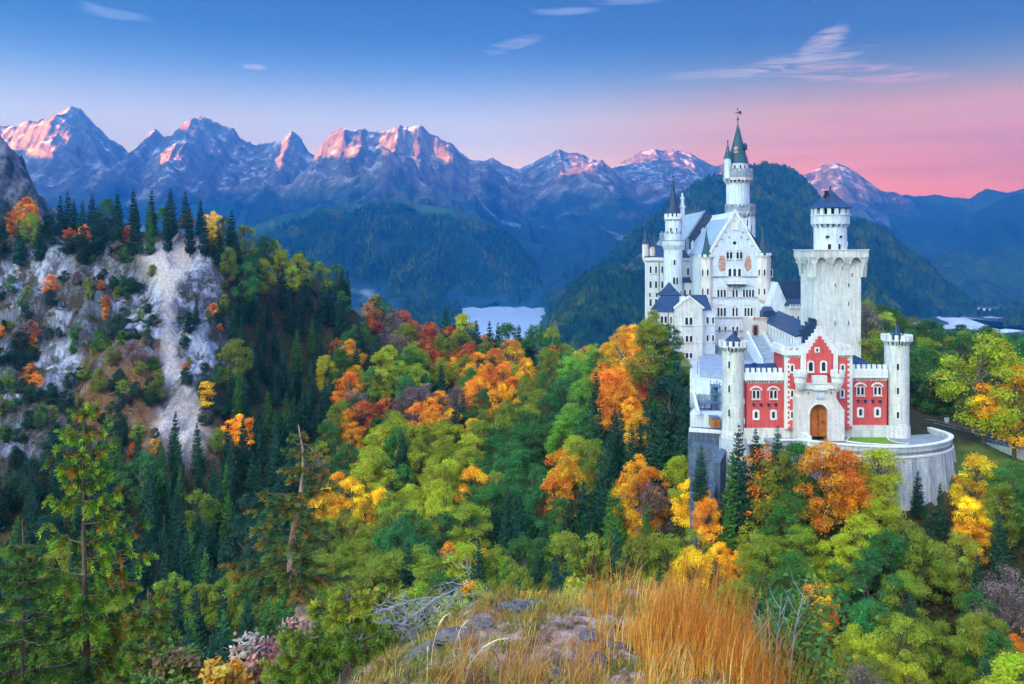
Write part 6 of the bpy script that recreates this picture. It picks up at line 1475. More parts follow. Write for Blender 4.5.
# the knoll and the shrubs on it
for pxx in range(370, 790): stamp(pxx, pxx + 1, 600 + abs(pxx - 590) ** 1.7 / 150, 684, 8)
YYg, XXg = np.mgrid[0:BH, 0:BW]
order = sorted(range(len(cands)), key=lambda i: cands[i]['y'])
for i in order:
    c = cands[i]; sc_ = FOC / c['y']; cx_, cb = 512 + c['x'] * sc_, HY - c['z'] * sc_
    wd = {'c': .17, 'b': .31, 's': .2, 'p': .3, 'u': .36}[c['f']] * c['h'] * sc_; ht = c['h'] * sc_; top = cb - ht
    c['cx'], c['cy'], c['top'] = cx_, cb - ht * (.6 if c['f'] != 'c' else .45), top
    x0, x1, y0, y1 = int(max(0, cx_ - wd)), int(min(BW, cx_ + wd + 1)), int(max(0, top)), int(min(BH, cb - ht * .15))
    if x1 <= x0 or y1 <= y0: c['vis'] = 0; continue
    xx, yy = XXg[y0:y1, x0:x1], YYg[y0:y1, x0:x1]
    if c['f'] == 'c': m_ = np.abs(xx - cx_) < wd * (yy - top) / (ht * .85) + .5
    else: m_ = ((xx - cx_) / wd) ** 2 + ((yy - (top + ht * .44)) / (ht * .45)) ** 2 < 1
    m_ &= buf[y0:y1, x0:x1] > c['y']
    buf[y0:y1, x0:x1][m_] = c['y']; own[y0:y1, x0:x1][m_] = i
for i, c in enumerate(cands): c['vis'] = 0
ids, cnts = np.unique(own, return_counts=True)
for i, k in zip(ids, cnts):
    if i >= 0: cands[i]['vis'] = int(k); ys_, xs__ = np.nonzero(own == i) if k < 40 else (None, None)
trees = [c for c in cands if c['vis'] > 28]
def kind_of(t_): return 'bush' if t_['f'] == 'u' else 'spruce' if t_['f'] == 'c' else 'autumn_broadleaf' if t_['c'] in ('Y', 'O', 'OY', 'R', 'P') else 'yellow_green_broadleaf' if t_['c'] in ('OG', 'YG', 'LG') else 'green_broadleaf'  # broadleaf trees sorted by leaf colour alone, species not known
keepers = []
for kk in ('spruce', 'autumn_broadleaf', 'green_broadleaf', 'yellow_green_broadleaf', 'bush'):
    L = sorted([t_ for t_ in trees if kind_of(t_) == kk], key=lambda t_: -(t_['vis'] + 500 * t_['key'])); keepers += L[:298]

trees = keepers

# labels: colour and form first, then the landmark it stands by, and a place in that row
REG = [  # (x0, x1, y0, y1, phrase)
    (-200, 70, 0, 243, 'on the left of the cliff top'), (70, 145, 0, 243, 'on the mid cliff top'), (145, 262, 0, 262, 'on the crest above the bare scar'),
    (262, 400, 0, 300, 'on the skyline ridge beside the cliff'), (400, 560, 0, 345, 'in front of the lake'), (560, 645, 0, 365, 'just left of the smaller white house'), (645, 700, 0, 400, 'beside the smaller white house'),
    (860, 935, 0, 420, 'behind the right round tower'), (935, 2000, 0, 430, 'beyond the road on the right'), (935, 2000, 430, 520, 'beside the road'),
    (-200, 120, 243, 390, 'on the left part of the cliff'), (120, 245, 262, 390, 'beside the bare scar'), (-200, 120, 390, 520, 'low on the left cliff foot'), (120, 245, 390, 520, 'by the scree below the scar'),
    (245, 320, 262, 360, 'high on the dark slope beside the scar'), (245, 320, 360, 450, 'halfway down the dark slope beside the scar'), (245, 320, 450, 540, 'low on the dark slope behind the leaning pine'),
    (320, 400, 300, 360, 'below the skyline ridge'), (320, 400, 360, 430, 'on the upper middle slope'), (320, 400, 430, 500, 'on the central slope'), (320, 400, 500, 600, 'above the yellow green bushes'),
    (400, 480, 345, 400, 'below the lakeside woods'), (400, 480, 400, 460, 'in the middle of the valley slope'), (400, 480, 460, 530, 'in the valley left of centre'), (400, 480, 530, 620, 'in the gorge above the grassy knoll'),
    (480, 560, 345, 400, 'on the slope below the lake'), (480, 560, 400, 460, 'on the slope in the picture centre'), (480, 560, 460, 530, 'on the lower central slope'), (480, 560, 530, 620, 'right behind the knoll edge'),
    (560, 625, 365, 430, 'on the wooded spur left of the castle'), (560, 625, 430, 490, 'on the flank of the wooded spur'), (560, 640, 490, 620, 'low on the wooded spur behind the knoll'),
    (625, 700, 400, 460, 'left of the masonry terraces'), (625, 720, 460, 520, 'below the masonry terraces'), (640, 720, 520, 620, 'behind the tall orange grass'),
    (700, 800, 400, 510, 'under the left round tower'), (800, 870, 440, 530, 'in front of the terrace'), (870, 960, 440, 530, 'against the buttressed wall'),
    (720, 800, 510, 590, 'on the slope below the gatehouse'), (800, 870, 530, 600, 'below the terrace wall'), (870, 940, 530, 600, 'below the buttressed wall'), (935, 2000, 520, 600, 'on the slope below the road'),
    (700, 800, 590, 900, 'right of the tall orange grass'), (800, 870, 600, 900, 'at the bottom below the terrace'), (870, 940, 600, 900, 'at the bottom right of the knoll'), (940, 2000, 600, 900, 'in the lower right corner'),
    (-200, 130, 520, 900, 'in the gloom behind the big near spruce'), (130, 320, 540, 900, 'in the dark gorge at lower left'), (-3000, 3000, -3000, 3000, 'in the gorge behind the knoll')]
ORD = ['first', 'second', 'third', 'fourth', 'fifth', 'sixth', 'seventh', 'eighth', 'ninth', 'tenth', 'eleventh', 'twelfth', 'thirteenth', 'fourteenth', 'fifteenth', 'sixteenth', 'seventeenth', 'eighteenth', 'nineteenth', 'twentieth']
KIND = {'c': 'spruce', 'b': 'broadleaf tree', 's': 'slender leafy tree', 'p': 'half bare tree', 'u': 'bush'}
rowd = {}
for t_ in trees:
    for x0, x1, y0, y1, ph in REG:
        if x0 <= t_['cx'] < x1 and y0 <= t_['cy'] < y1: break
    t_['ph'] = ph; cn = COLS[t_['c']][1]
    t_['look'] = f"{cn} {KIND[t_['f']]}"
    rowd.setdefault((t_['look'], ph), []).append(t_)
for (look, ph), L in rowd.items():
    if len(L) == 1: L[0]['label'] = f"{look} {ph}"; continue
    L.sort(key=lambda q: q['cx'])
    if len(L) == 2 and max(q['h'] for q in L) > 1.18 * min(q['h'] for q in L):
        a, b = sorted(L, key=lambda q: q['h']); a['label'] = f"smaller {look} {ph}"; b['label'] = f"taller {look} {ph}"; continue
    for i, q in enumerate(L): q['label'] = f"{ORD[min(i, 19)]} {look} {ph}, from the left"
for q in trees:
    if len(q['label'].split()) > 16: q['label'] = q['label'].replace(', from the left', '').replace('the smaller white house', 'the white house')
def put_tree(t_, idx):
    near = t_['y'] < 135
    k = FORM[t_['f']]
    if near and k in ('B', 'C'): k += 'N'
    i = idx % {'B': 7, 'BN': 4, 'S': 3, 'P': 3, 'C': 4, 'CN': 2}[k]
    tm, cm_ = protos(k, i)
    nm = kind_of(t_) + ('_tree' if t_['f'] != 'u' else '')
    root = empty(nm, (t_['x'], t_['y'], t_['z']), t_['label'], 'bush' if t_['f'] == 'u' else 'tree', {'spruce': 'conifers of the mountain forest', 'autumn_broadleaf': 'autumn coloured trees of the mountain forest', 'green_broadleaf': 'green broadleaf trees of the mountain forest', 'yellow_green_broadleaf': 'yellow green trees of the mountain forest', 'bush': 'bushes growing on the cliff'}[kind_of(t_)])
    sw = rr_.uniform(.78, 1.02) if t_['f'] == 'b' else rr_.uniform(.9, 1.15); h = t_['h']
    root.rotation_euler = (rr_.uniform(-.03, .03), rr_.uniform(-.03, .03), rr_.uniform(0, 6.28))
    base = COLS[t_['c']][0]; j = rr_.uniform(.9, 1.4)
    for part, me in (('trunk', tm), ('crown', cm_)):
        o = bpy.data.objects.new(part, me); COL.objects.link(o); o.parent = root
        o.scale = (h * sw, h * sw, h)
        o.color = (base[0] * j * rr_.uniform(.92, 1.08), base[1] * j * rr_.uniform(.92, 1.08), base[2] * j, 1)
for idx, t_ in enumerate(trees): put_tree(t_, idx)

# undergrowth that covers the forest floor between the trees
r = np.random.default_rng(21)
n = 60000
y = 66 + 330 * r.random(n) ** 1.35; x = (r.random(n) * 1180 - 80 - 512) * y / FOC
ok = np.array([True] * n); pxv = 512 + FOC * x / y
ok &= ~((pxv > 688) & (pxv < 866) & (y > 138)); ok &= ~((pxv >= 866) & (pxv < 962) & (y > 138) & (y < 170)); ok &= ~((pxv > 900) & (y > 138) & (y < 185))
x, y = x[ok], y[ok]; z = ground_z(x, y); cmv = cliff_mask(x, y)
pyv = HY - FOC * z / y; pxv = 512 + FOC * x / y
pm = np.zeros(len(x), bool)
for a, b, rx, ry in [(32, 268, 44, 28), (175, 285, 52, 50), (205, 350, 34, 34), (60, 366, 30, 28), (168, 340, 16, 60), (180, 425, 36, 56), (8, 388, 16, 18), (225, 375, 14, 40), (105, 258, 12, 26), (132, 305, 20, 22)]: pm |= ((pxv - a) / rx) ** 2 + ((pyv - b) / ry) ** 2 < 1.1
keep = (cmv < .3) | ((~pm) & (r.random(len(x)) < .45)); x, y, z = x[keep], y[keep], z[keep]
m_ = 7; C = np.repeat(np.stack([x, y, z + .3], 1), m_, 0) + r.normal(0, 1, (len(x) * m_, 3)) * (.55, .55, .45)
V, F = leaf_cards(C, np.tile([0, -.2, .9], (len(C), 1)), .5, r, 1.4, .6)
me = np_mesh('undergrowth', V, F)
m, t, out = mat('undergrowth_leaves'); P = pos(t)
c = t.ramp(t.noise(P, .09, 4, .6), [(.3, (.018, .04, .015)), (.48, (.05, .075, .018)), (.6, (.12, .085, .02)), (.72, (.20, .075, .02))])
d = t.node('ShaderNodeBsdfDiffuse', in_0=c); t.l.new(d.outputs[0], out.inputs[0])
tag(link_mesh('undergrowth', me, None, [m]), kind='stuff')
# ------------------------------------------------------------------ the viewer's knoll: grass, shrubs, young conifers, stones, dead wood
def kz(x, y): return knoll_z(np.asarray(x, float), np.asarray(y, float))
def ray_knoll(px, py, y0=4.0, y1=30.0):
    ys = np.linspace(y0, y1, 900); x = (px - 512) * ys / FOC; z = (HY - py) * ys / FOC
    g = kz(x, ys); hit = np.nonzero(g >= z)[0]
    i = hit[0] if len(hit) else -1
    return float(x[i]), float(ys[i]), float(g[i])
def blades(base, az, h, w_, bend, r, seg=4):
    """curved tapering strips; base (n,3), az bearing, h height, bend sideways reach"""
    n = len(base); t = np.linspace(0, 1, seg + 1)
    d = np.stack([np.cos(az), np.sin(az), np.zeros(n)], 1); s = np.stack([-np.sin(az), np.cos(az), np.zeros(n)], 1)
    rot = r.uniform(0, 2 * np.pi, n); s = np.stack([np.cos(rot), np.sin(rot), np.zeros(n)], 1)
    P = base[:, None, :] + d[:, None, :] * (bend[:, None] * t[None] ** 2)[..., None] + np.array([0, 0, 1.0]) * (h[:, None] * (t[None] - .25 * (bend / h)[:, None] * t[None] ** 3))[..., None]
    wd = (w_[:, None] * (1 - t[None] ** 1.5 * .93))[..., None] * .5
    L_ = P - s[:, None, :] * wd; R_ = P + s[:, None, :] * wd
    V = np.stack([L_, R_], 2).reshape(-1, 3)
    b = (np.arange(n) * 2 * (seg + 1))[:, None] + (np.arange(seg) * 2)[None]
    F = np.stack([b, b + 1, b + 3, b + 2], -1).reshape(-1, 4)
    return V, F
def set_col(me, cols):
    at = me.color_attributes.new('tint', 'FLOAT_COLOR', 'POINT')
    a = np.ones((len(cols), 4), np.float32); a[:, :3] = cols; at.data.foreach_set('color', a.ravel())
def tint_mat(name, trans=.4, rough=.6):
    m, t, out = mat(name)
    c = t.node('ShaderNodeAttribute', attribute_name='tint').outputs['Color']
    d = t.node('ShaderNodeBsdfDiffuse', in_0=c); tr = t.node('ShaderNodeBsdfTranslucent', in_0=c)
    gl = t.node('ShaderNodeBsdfGlossy', in_0=(.5, .5, .5), in_1=.4)
    t.l.new(t.node('ShaderNodeMixShader', in_0=.03, in_1=t.node('ShaderNodeMixShader', in_0=trans, in_1=d.outputs[0], in_2=tr.outputs[0]).outputs[0], in_2=gl.outputs[0]).outputs[0], out.inputs[0])
    return m
M_TINT = tint_mat('blades_and_leaves')
r = np.random.default_rng(77)
def pick(cols, n, r, jit=.25):
    c = np.array(cols)[r.integers(0, len(cols), n)]; return c * r.uniform(1 - jit, 1 + jit, (n, 1))

# short mixed turf in tufts
nt = 2600; ty = 4.6 + 4.9 * r.random(nt) ** .8; tx = r.uniform(-1.5, 2.7, nt)
dens = fbm(tx / .5 + 3, ty / .5, 3)
bare = (((512 + FOC * tx / ty) - 595) / 62) ** 2 + ((HY - FOC * kz(tx, ty) / ty - 641) / 26) ** 2 < 1
k_ = (dens > -.35) & (~bare | (r.random(nt) < .05)); tx, ty, dens = tx[k_], ty[k_], dens[k_]
nb = 26; bx = np.repeat(tx, nb) + r.normal(0, .045, len(tx) * nb); by = np.repeat(ty, nb) + r.normal(0, .045, len(tx) * nb)
hh = np.repeat(r.uniform(.035, .12, len(tx)) * (1 + .5 * np.clip(dens, -1, 1)), nb) * r.uniform(.5, 1.3, len(bx))
base = np.stack([bx, by, kz(bx, by) - .01], 1)
V, F = blades(base, r.uniform(0, 6.28, len(bx)), hh, np.full(len(bx), .006), hh * r.uniform(.2, 1.1, len(bx)), r, 3)
tc_ = pick([(.42, .24, .04), (.60, .40, .10), (.34, .13, .03), (.46, .28, .05), (.16, .22, .03), (.72, .52, .16), (.24, .28, .04), (.20, .11, .04), (.38, .36, .05)], len(tx), r)
cols = np.repeat(np.repeat(tc_, nb, 0) * r.uniform(.7, 1.3, (len(bx), 1)), 8, 0)
me = np_mesh('grass', V, F); set_col(me, cols); tag(link_mesh('grass', me, None, [M_TINT]), kind='stuff')

# tall orange grass on the right shoulder
def tall(name, n, fx, hrange, cols, wdt=.0065, lean=.35, seed=1, shift=0):
    r = np.random.default_rng(seed); P = fx(r, n)
    h = r.uniform(*hrange, n); az = r.normal(0.3, 1.2, n)
    base = np.stack([P[:, 0], P[:, 1], kz(P[:, 0], P[:, 1]) - .03], 1)
    V, F = blades(base, az, h, np.full(n, wdt) * r.uniform(.7, 1.3, n), h * r.uniform(.05, lean, n), r, 5)
    c = np.repeat(pick(cols, n, r), 12, 0); me = np_mesh(name, V, F); set_col(me, c); return tag(link_mesh(name, me, None, [M_TINT]), kind='stuff')
ORG = [(.80, .30, .03), (.72, .22, .02), (.82, .42, .06), (.62, .17, .02), (.85, .52, .12), (.50, .13, .02)]
def clump_pts(cx, cy, sx, sy, nc):
    def f(r, n):
        c = np.stack([r.normal(cx, sx, nc), r.normal(cy, sy, nc)], 1); return c[r.integers(0, nc, n)] + r.normal(0, .05, (n, 2))
    return f
tall('tall_grass', 1700, clump_pts(1.50, 6.6, .30, .55, 44), (.18, .55), ORG, seed=2)
tall('tall_grass', 380, clump_pts(1.60, 6.7, .34, .5, 40), (.5, .95), [(.62, .20, .03), (.55, .16, .03), (.70, .30, .06)], .0048, .45, 3)
tall('tall_grass', 2200, clump_pts(1.15, 6.9, .30, .7, 50), (.14, .34), [(.85, .50, .10), (.80, .36, .04), (.88, .66, .22), (.70, .26, .03)], .006, .6, 4)
tall('tall_grass', 1000, clump_pts(.75, 7.8, .45, .3, 26), (.07, .18), [(.62, .55, .08), (.80, .62, .14), (.42, .42, .05)], .006, .6, 5)
tall('tall_grass', 900, clump_pts(-.05, 5.9, .35, .4, 24), (.15, .38), [(.50, .17, .04), (.58, .28, .06), (.66, .42, .12)], .006, .7, 6)
# pale seed stalks
def stalk(px, py, hpx, lean, label):
    x, y, z = ray_knoll(px, py); s = y / FOC; h = hpx * s; mb = MB()
    pts = [(x, y, z - .03), (x + lean * h * .2, y, z + h * .5), (x + lean * h * .6, y, z + h * .85), (x + lean * h, y, z + h)]
    e = empty('grass_stalk', (x, y, z), label, 'grass stalk', 'pale seed stalks on the knoll')
    mb.tube(pts, [.0028, .0024, .002, .0015], 5); mb.build('stem', M_STRAW, e)
    mb = MB(); q = [Vector(pts[2]).lerp(Vector(pts[3]), u) for u in (0, .3, .7, 1)]; mb.tube([tuple(v) for v in q] + [tuple(q[3] + (q[3] - q[2]) * 2.2 + Vector((lean * .02, 0, -.02)))], [.003, .006, .007, .005, .0015], 6); mb.build('seed_head', M_STRAW, e)
M_STRAW = simple('straw', (.78, .60, .38), (.62, .42, .22), 20)
for a in [(430, 676, 58, .25, 'tallest pale seed stalk left of the bare patch, leaning right'), (452, 668, 46, .32, 'shorter pale seed stalk just right of the tallest one'), (462, 690, 50, .7, 'strongly bent pale seed stalk at the bottom edge'), (427, 690, 40, .02, 'upright pale stalk at the bottom edge left of the bent one')]: stalk(*a)

# stones
def stone(px, py, wpx, hpx, label, seed, mt, cat='stone', group='stones on the knoll'):
    x, y, z = ray_knoll(px, py); s = y / FOC
    bm = bmesh.new(); bmesh.ops.create_icosphere(bm, subdivisions=3, radius=1.0)
    rs = random.Random(seed)
    for v in bm.verts:
        n_ = v.co.normalized(); k = 1 + .25 * math.sin(n_.x * 4 + seed) * math.sin(n_.y * 3.3 + seed * 2) + .12 * math.sin(n_.z * 9 + n_.x * 7 + seed) + rs.uniform(-.02, .02)
        v.co = Vector((n_.x * k * wpx * s / 2, n_.y * k * wpx * s / 2.4, n_.z * k * hpx * s / 2 * (1 if n_.z > 0 else .6)))
    me = bpy.data.meshes.new('stone'); bm.to_mesh(me); bm.free()
    o = bpy.data.objects.new('stone', me); COL.objects.link(o); me.materials.append(mt); o.location = (x, y, z + hpx * s * .12); o.rotation_euler = (0, 0, rs.uniform(-.4, .4)); tag(o, label, cat, group)
import bmesh
M_STONE = simple('grey_stone', (.09, .08, .085), (.22, .18, .16), 14, .9, bstr=.8); M_STONE2 = simple('dark_stone', (.07, .07, .09), (.16, .15, .17), 14, .9, bstr=.8)
for i, a in enumerate([(590, 641, 22, 11, 'small dark stone in the middle of the bare reddish patch', M_STONE2), (606, 650, 15, 8, 'flat little grey stone just right of the small dark stone', M_STONE), (597, 662, 24, 13, 'round bluish stone below the bare patch', M_STONE2), (553, 664, 22, 12, 'pale tilted stone at the left of the bare patch', M_STONE),
                       (620, 647, 13, 6, 'smallest pale stone on the right side of the bare patch', M_STONE), (515, 612, 30, 14, 'dark jagged rock at the far rim of the knoll', M_STONE2), (532, 606, 22, 8, 'low dark slab beside the jagged rock at the rim', M_STONE2), (455, 640, 40, 16, 'weathered grey rock on the left flank of the knoll', M_STONE),
                       (430, 656, 36, 18, 'mossy grey rock lowest on the left flank', M_STONE), (478, 626, 26, 10, 'small grey ledge above the weathered rock', M_STONE)]): stone(a[0], a[1], a[2], a[3], a[4], i + 3, a[5])

# shrubs: stems plus real leaf blades, each its own thing
def shrub(name, px, py, Y, wpx, hpx, n, leaf, cols, label, seed, cat='shrub', droop=.2, stems=9, needle=False, gap=.0, zoff=0):
    r = np.random.default_rng(seed); s = Y / FOC; x0 = X_(px, Y); ztop = Z_(py, Y); h = hpx * s; w2 = wpx * s / 2; z0 = ztop - h
    e = empty(name, (x0, Y, z0), label, cat)
    mb = MB(); C, N, cc = [], [], []
    ns = stems
    for i in range(ns):
        a = 2 * math.pi * i / ns + r.uniform(-.3, .3); q = r.uniform(.25, 1.0)
        tip = np.array([x0 + math.cos(a) * w2 * q, Y + math.sin(a) * w2 * q * .8, z0 + h * r.uniform(.62, 1.0) * (1 - .25 * q)])
        b = np.array([x0 + math.cos(a) * w2 * .12, Y + math.sin(a) * w2 * .12, z0 - .3]); mid = (b + tip) / 2 + np.array([0, 0, h * .12])
        mb.tube([tuple(b), tuple(mid), tuple(tip)], [.018, .011, .004], 5)
        for k in range(6):
            u = r.uniform(.3, 1); p = b * (1 - u) ** 2 + 2 * u * (1 - u) * mid + u * u * tip; dd = r.normal(0, 1, 3); dd /= np.linalg.norm(dd); dd[2] = abs(dd[2]) * .6 - droop * .3
            l = h * r.uniform(.12, .30); e2 = p + dd * l; mb.tube([tuple(p), tuple((p + e2) / 2 + (0, 0, l * .1)), tuple(e2)], [.006, .004, .002], 4)
            m_ = int(n / (ns * 6)); uu = r.uniform(.1, 1.05, m_)[:, None]; q_ = p + (e2 - p) * uu + r.normal(0, l * (.16 if needle else .24), (m_, 3)); C.append(q_); N.append(np.tile([0, -.3, 1.0], (m_, 1)) + dd * .3)
            cl = np.array(cols[r.integers(0, len(cols))]); cc.append(np.tile(cl, (m_, 1)) * r.uniform(.6, 1.35, (m_, 1)))
    mb.build('stems', M_BARK, e)
    C = np.concatenate(C); N = np.concatenate(N); cc = np.concatenate(cc)
    V, F = leaf_cards(C, N, leaf, r, 3.2 if needle else 1.7, .6); me = np_mesh('foliage', V, F); set_col(me, np.repeat(cc, 4, 0)); link_mesh('foliage', me, e, [M_TINT])
    return e
YGC = [(.42, .46, .03), (.30, .40, .03), (.50, .50, .04), (.20, .30, .03), (.60, .52, .05)]
GRC = [(.10, .22, .03), (.16, .28, .03), (.22, .30, .03)]
def young_spruce(px, py, Y, hpx, wpx, label, seed, cols, n=26000, lean=0.0, ragged=.3, trunk_m=None, droop=.25, hang=.5, needle=.040, cat='young tree', name='young_spruce', rise=.35, up=0.10, bare_low=0.0, rad=.05, lw=1.0, shp=.75):
    """a near conifer built branch by branch: trunk, boughs with side twigs, needles along every twig"""
    r = np.random.default_rng(seed); s = Y / FOC; x0 = X_(px, Y); zt_ = Z_(py, Y); H_ = hpx * s; W2 = wpx * s / 2; z0 = zt_ - H_
    e = empty(name, (x0 - lean * H_, Y, z0), label, cat)
    tb = MB(); 
    def trunk(u): return np.array([x0 - lean * H_ * (1 - u) ** 1.4 + (.03 + abs(lean) * 1.6) * math.sin(u * 7 + seed), Y + .03 * math.cos(u * 5), z0 + H_ * u])
    tb.tube([tuple(trunk(u)) for u in np.linspace(0, 1, 12)], [rad * (1 - u) + .006 for u in np.linspace(0, 1, 12)], 8); tb.build('trunk', trunk_m or M_BARK, e)
    br = MB(); C, D, cc = [], [], []
    nw = int(10 + 2.4 * H_)
    twigs = []
    for i in range(nw):
        u = (.05 + bare_low) + (.93 - bare_low) * (i + r.uniform(-.3, .3)) / nw; nbr = r.integers(4, 7); a0 = r.uniform(0, 6.28)
        for j in range(nbr):
            if r.random() < ragged: continue
            a = a0 + 2 * np.pi * j / nbr + r.normal(0, .25); L = (W2 * (1 - u) ** shp * r.uniform(.5, 1.25) * lw + .06)
            base = trunk(min(max(u, 0), .99)); dv = np.array([math.cos(a), math.sin(a), 0])
            K = 7; pts = []
            for k in range(K + 1):
                v = k / K; pts.append(base + dv * L * v + np.array([0, 0, L * (rise * v - (droop + .5 * (1 - u)) * v ** 1.5 * .6 + up * 2.2 * v ** 3)]) + r.normal(0, .012, 3) * v)
            br.tube([tuple(p) for p in pts], list(np.linspace(.014, .003, K + 1)), 4)
            side = np.array([-dv[1], dv[0], 0]); nt_ = int(6 + L * 12)
            for q in range(nt_):
                v = r.uniform(.12, 1.0); p = pts[int(v * K)] + (pts[min(int(v * K) + 1, K)] - pts[int(v * K)]) * (v * K % 1)
                sg = 1 if q % 2 else -1; tl = L * .30 * (1.1 - .6 * v) * r.uniform(.6, 1.3) + .05
                dt = dv * .55 + side * sg * r.uniform(.4, 1.0) + np.array([0, 0, -hang * r.uniform(.2, 1.2)]); dt /= np.linalg.norm(dt); twigs.append((p, dt, tl, u))
            twigs.append((pts[-2], (pts[-1] - pts[-2]) / np.linalg.norm(pts[-1] - pts[-2]), .12, u))
    tot = sum(t_[2] for t_ in twigs)
    br.build('branches', M_BARK, e)
    for p, dt, tl, u in twigs:
        k = max(3, int(n * tl / tot)); v = r.uniform(0, 1, k)[:, None]
        q = p + dt * tl * v + np.array([0, 0, -.25 * tl]) * v ** 2; q = q + r.normal(0, .012, (k, 3))
        nd = dt[None] * .9 + r.normal(0, .55, (k, 3)) + np.array([0, 0, .25]); nd /= np.linalg.norm(nd, axis=1, keepdims=True)
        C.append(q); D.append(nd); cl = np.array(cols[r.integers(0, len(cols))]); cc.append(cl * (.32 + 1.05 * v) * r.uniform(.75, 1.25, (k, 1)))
    C = np.concatenate(C); D = np.concatenate(D); cc = np.concatenate(cc); k = len(C)
    A = r.normal(0, 1, (k, 3)); A -= (A * D).sum(1, keepdims=True) * D; A /= np.linalg.norm(A, axis=1, keepdims=True)
    ln = needle * r.uniform(.7, 1.3, (k, 1)); wd = needle * .16
    V = np.stack([C - A * wd * .5, C + A * wd * .5, C + D * ln + A * wd * .3, C + D * ln - A * wd * .3], 1).reshape(-1, 3)
    me = np_mesh('needles', V, np.arange(4 * k).reshape(k, 4)); set_col(me, np.repeat(cc, 4, 0)); link_mesh('needles', me, e, [M_TINT])
    return e
SPR = [(.12, .30, .03), (.22, .44, .03), (.42, .58, .03), (.07, .18, .04), (.32, .46, .03), (.42, .20, .03)]
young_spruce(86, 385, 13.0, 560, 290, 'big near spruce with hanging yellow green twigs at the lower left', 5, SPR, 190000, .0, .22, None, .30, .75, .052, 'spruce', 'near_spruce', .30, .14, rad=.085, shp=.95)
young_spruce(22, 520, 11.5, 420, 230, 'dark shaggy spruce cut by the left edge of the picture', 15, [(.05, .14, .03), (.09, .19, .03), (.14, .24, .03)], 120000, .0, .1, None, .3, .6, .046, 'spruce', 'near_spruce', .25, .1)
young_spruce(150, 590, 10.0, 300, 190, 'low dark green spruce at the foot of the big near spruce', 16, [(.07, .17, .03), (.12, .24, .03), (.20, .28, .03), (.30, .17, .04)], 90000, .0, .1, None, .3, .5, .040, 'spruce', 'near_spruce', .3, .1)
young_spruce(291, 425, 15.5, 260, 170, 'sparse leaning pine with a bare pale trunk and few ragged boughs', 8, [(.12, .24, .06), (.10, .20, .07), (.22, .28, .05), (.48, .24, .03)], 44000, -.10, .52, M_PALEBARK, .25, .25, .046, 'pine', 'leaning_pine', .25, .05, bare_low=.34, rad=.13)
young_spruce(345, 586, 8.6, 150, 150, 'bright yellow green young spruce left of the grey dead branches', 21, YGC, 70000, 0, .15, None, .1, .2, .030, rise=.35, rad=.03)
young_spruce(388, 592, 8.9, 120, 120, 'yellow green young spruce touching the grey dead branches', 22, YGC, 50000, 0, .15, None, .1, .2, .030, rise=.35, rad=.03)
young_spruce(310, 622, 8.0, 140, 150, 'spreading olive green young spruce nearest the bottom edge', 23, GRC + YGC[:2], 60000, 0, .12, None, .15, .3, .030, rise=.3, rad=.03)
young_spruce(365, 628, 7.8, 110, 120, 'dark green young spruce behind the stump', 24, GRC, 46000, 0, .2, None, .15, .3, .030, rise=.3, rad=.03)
shrub('shrub', 452, 588, 8.9, 62, 40, 3200, .030, [(.45, .55, .05), (.36, .48, .06), (.55, .50, .25)], 'pale green leafy shrub behind the dead branches', 31)
shrub('shrub', 590, 572, 8.3, 62, 42, 4200, .030, [(.50, .46, .04), (.30, .40, .03), (.62, .48, .05), (.40, .22, .05)], 'tallest yellow green shrub on the far rim of the knoll', 32)
shrub('shrub', 635, 576, 8.4, 60, 34, 3600, .030, [(.46, .42, .04), (.28, .36, .03), (.36, .16, .05)], 'low olive shrub right of the tallest rim shrub', 33)
shrub('shrub', 662, 588, 8.3, 46, 24, 2400, .028, [(.60, .44, .05), (.30, .36, .03)], 'small golden shrub at the start of the tall orange grass', 34)
shrub('shrub', 533, 590, 8.5, 30, 14, 1200, .026, [(.85, .38, .03), (.80, .30, .02)], 'little bright orange shrub on the knoll rim', 35)
shrub('shrub', 276, 610, 8.6, 56, 84, 3000, .036, [(.50, .20, .18), (.62, .34, .26), (.40, .14, .12), (.55, .42, .34)], 'pinkish red leaved shrub left of the young spruces', 36, droop=.1)
shrub('shrub', 228, 652, 8.3, 60, 50, 2400, .034, [(.78, .42, .04), (.66, .30, .04), (.80, .55, .08)], 'orange yellow leaved shrub at the bottom left', 37)
shrub('shrub', 180, 640, 9.5, 90, 70, 3600, .036, [(.10, .22, .04), (.18, .26, .04), (.22, .14, .06)], 'dark green leafy shrub below the big near spruce', 38)
shrub('shrub', 505, 602, 8.2, 34, 14, 1300, .022, [(.10, .08, .09), (.18, .12, .12), (.16, .18, .05)], 'dark heather tuft beside the jagged rim rock', 39)
shrub('shrub', 780, 560, 10.5, 80, 190, 5200, .045, [(.07, .22, .05), (.10, .28, .05), (.16, .26, .03)], 'deep green leafy shrub behind the right end of the orange grass', 40, stems=12)

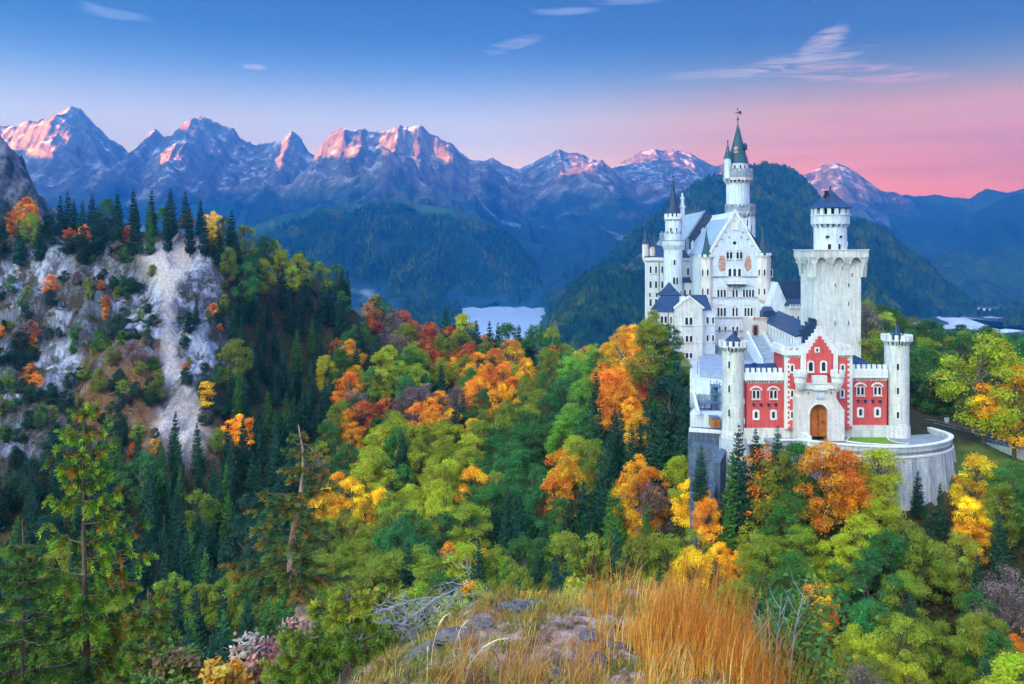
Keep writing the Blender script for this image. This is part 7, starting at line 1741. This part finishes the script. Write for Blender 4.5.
# grey dead branches lying on the slope
def dead(px0, py0, px1, py1, Y, seed, label, n=32):
    r = np.random.default_rng(seed); a = np.array([X_(px0, Y), Y, Z_(py0, Y)]); b = np.array([X_(px1, Y), Y + .2, Z_(py1, Y)])
    e = empty('dead_branch', tuple(a), label, 'dead branch', 'grey dead branches on the knoll slope'); mb = MB(); mid = (a + b) / 2 + np.array([0, 0, .05])
    mb.tube([tuple(a), tuple(mid), tuple(b)], [.014, .010, .004], 6); mb.build('limb', M_DEAD, e); mb = MB()
    for i in range(n):
        u = r.uniform(.05, 1); p = a * (1 - u) ** 2 + 2 * u * (1 - u) * mid + u * u * b; d = r.normal(0, 1, 3); d[2] = d[2] * .8; d /= np.linalg.norm(d); l = r.uniform(.10, .34)
        q = p + d * l * .5 + r.normal(0, .02, 3); mb.tube([tuple(p), tuple(q), tuple(p + d * l + np.array([0, 0, -.04]))], [.0045, .003, .0015], 4)
        for k in range(2): e2 = q + r.normal(0, .07, 3); mb.tube([tuple(q), tuple(e2)], [.003, .0015], 3)
    mb.build('twigs', M_DEAD, e)
dead(378, 612, 462, 604, 8.2, 1, 'upper grey dead branch reaching right across the shrubs')
dead(398, 628, 470, 590, 8.1, 2, 'grey dead branch with the most upright twigs')
dead(385, 622, 430, 650, 8.0, 3, 'lowest grey dead branch hanging down the slope')
dead(440, 640, 475, 610, 8.0, 4, 'short grey dead branch nearest the weathered rock', 18)
# broken stump
x, y, z = X_(352, 7.2), 7.2, Z_(700, 7.2); e = empty('tree_stump', (x, y, z), 'dark broken tree stump at the bottom edge', 'stump'); mb = MB(); rs = random.Random(4); K = 16
ring = lambda rr, zz, j: [(x + rr * (1 + rs.uniform(-j, j)) * math.cos(2 * math.pi * k / K), y + rr * (1 + rs.uniform(-j, j)) * math.sin(2 * math.pi * k / K), zz + (rs.uniform(-.06, .06) if j > .1 else 0)) for k in range(K)]
L = [ring(.15, z - .2, .05), ring(.115, z + .06, .06), ring(.105, z + .13, .08), ring(.10, z + .20, .13), ring(.08, z + .17, .15), ring(.03, z + .10, .2)]
mb.v = [p for q in L for p in q]; mb.f = [(i * K + k, i * K + (k + 1) % K, (i + 1) * K + (k + 1) % K, (i + 1) * K + k) for i in range(5) for k in range(K)] + [tuple(5 * K + k for k in range(K))]; mb.m = [0] * len(mb.f)
mb.build('stump_wood', M_BARK, e); mb = MB()
for a in (.3, 1.9, 3.6, 5.0): mb.tube([(x + .11 * math.cos(a), y + .11 * math.sin(a), z + .05), (x + .24 * math.cos(a), y + .24 * math.sin(a), z - .06), (x + .36 * math.cos(a), y + .36 * math.sin(a), z - .16)], [.04, .03, .01], 6)
mb.build('roots', M_BARK, e)
# bare upright twigs at the right edge of the grass
for i, (a, b, l, hp) in enumerate([(772, 690, .10, 95), (782, 690, .22, 110), (764, 690, -.06, 80)]):
    Y = 7.4; s = Y / FOC; mb = MB(); x, z = X_(a, Y), Z_(b, Y); h = hp * s; r2 = np.random.default_rng(60 + i)
    mb.tube([(x, Y, z - .5), (x + l * h * .5, Y, z + h * .5), (x + l * h, Y, z + h)], [.009, .006, .002], 5)
    for k in range(7):
        u = .3 + .65 * k / 7; p = (x + l * h * u, Y, z + h * u); sg = 1 if k % 2 else -1; mb.tube([p, (p[0] + sg * .06, Y + r2.normal(0, .04), p[2] + .10), (p[0] + sg * .09, Y + r2.normal(0, .05), p[2] + .2)], [.004, .003, .0015], 4)
    tag(mb.build('bare_sapling', M_DEAD, None), ['middle bare grey sapling at the right end of the tall grass', 'tallest bare grey sapling, at the right end of the tall grass', 'shortest bare grey sapling, nearest the tall orange grass'][i], 'sapling', 'bare saplings at the grass edge')
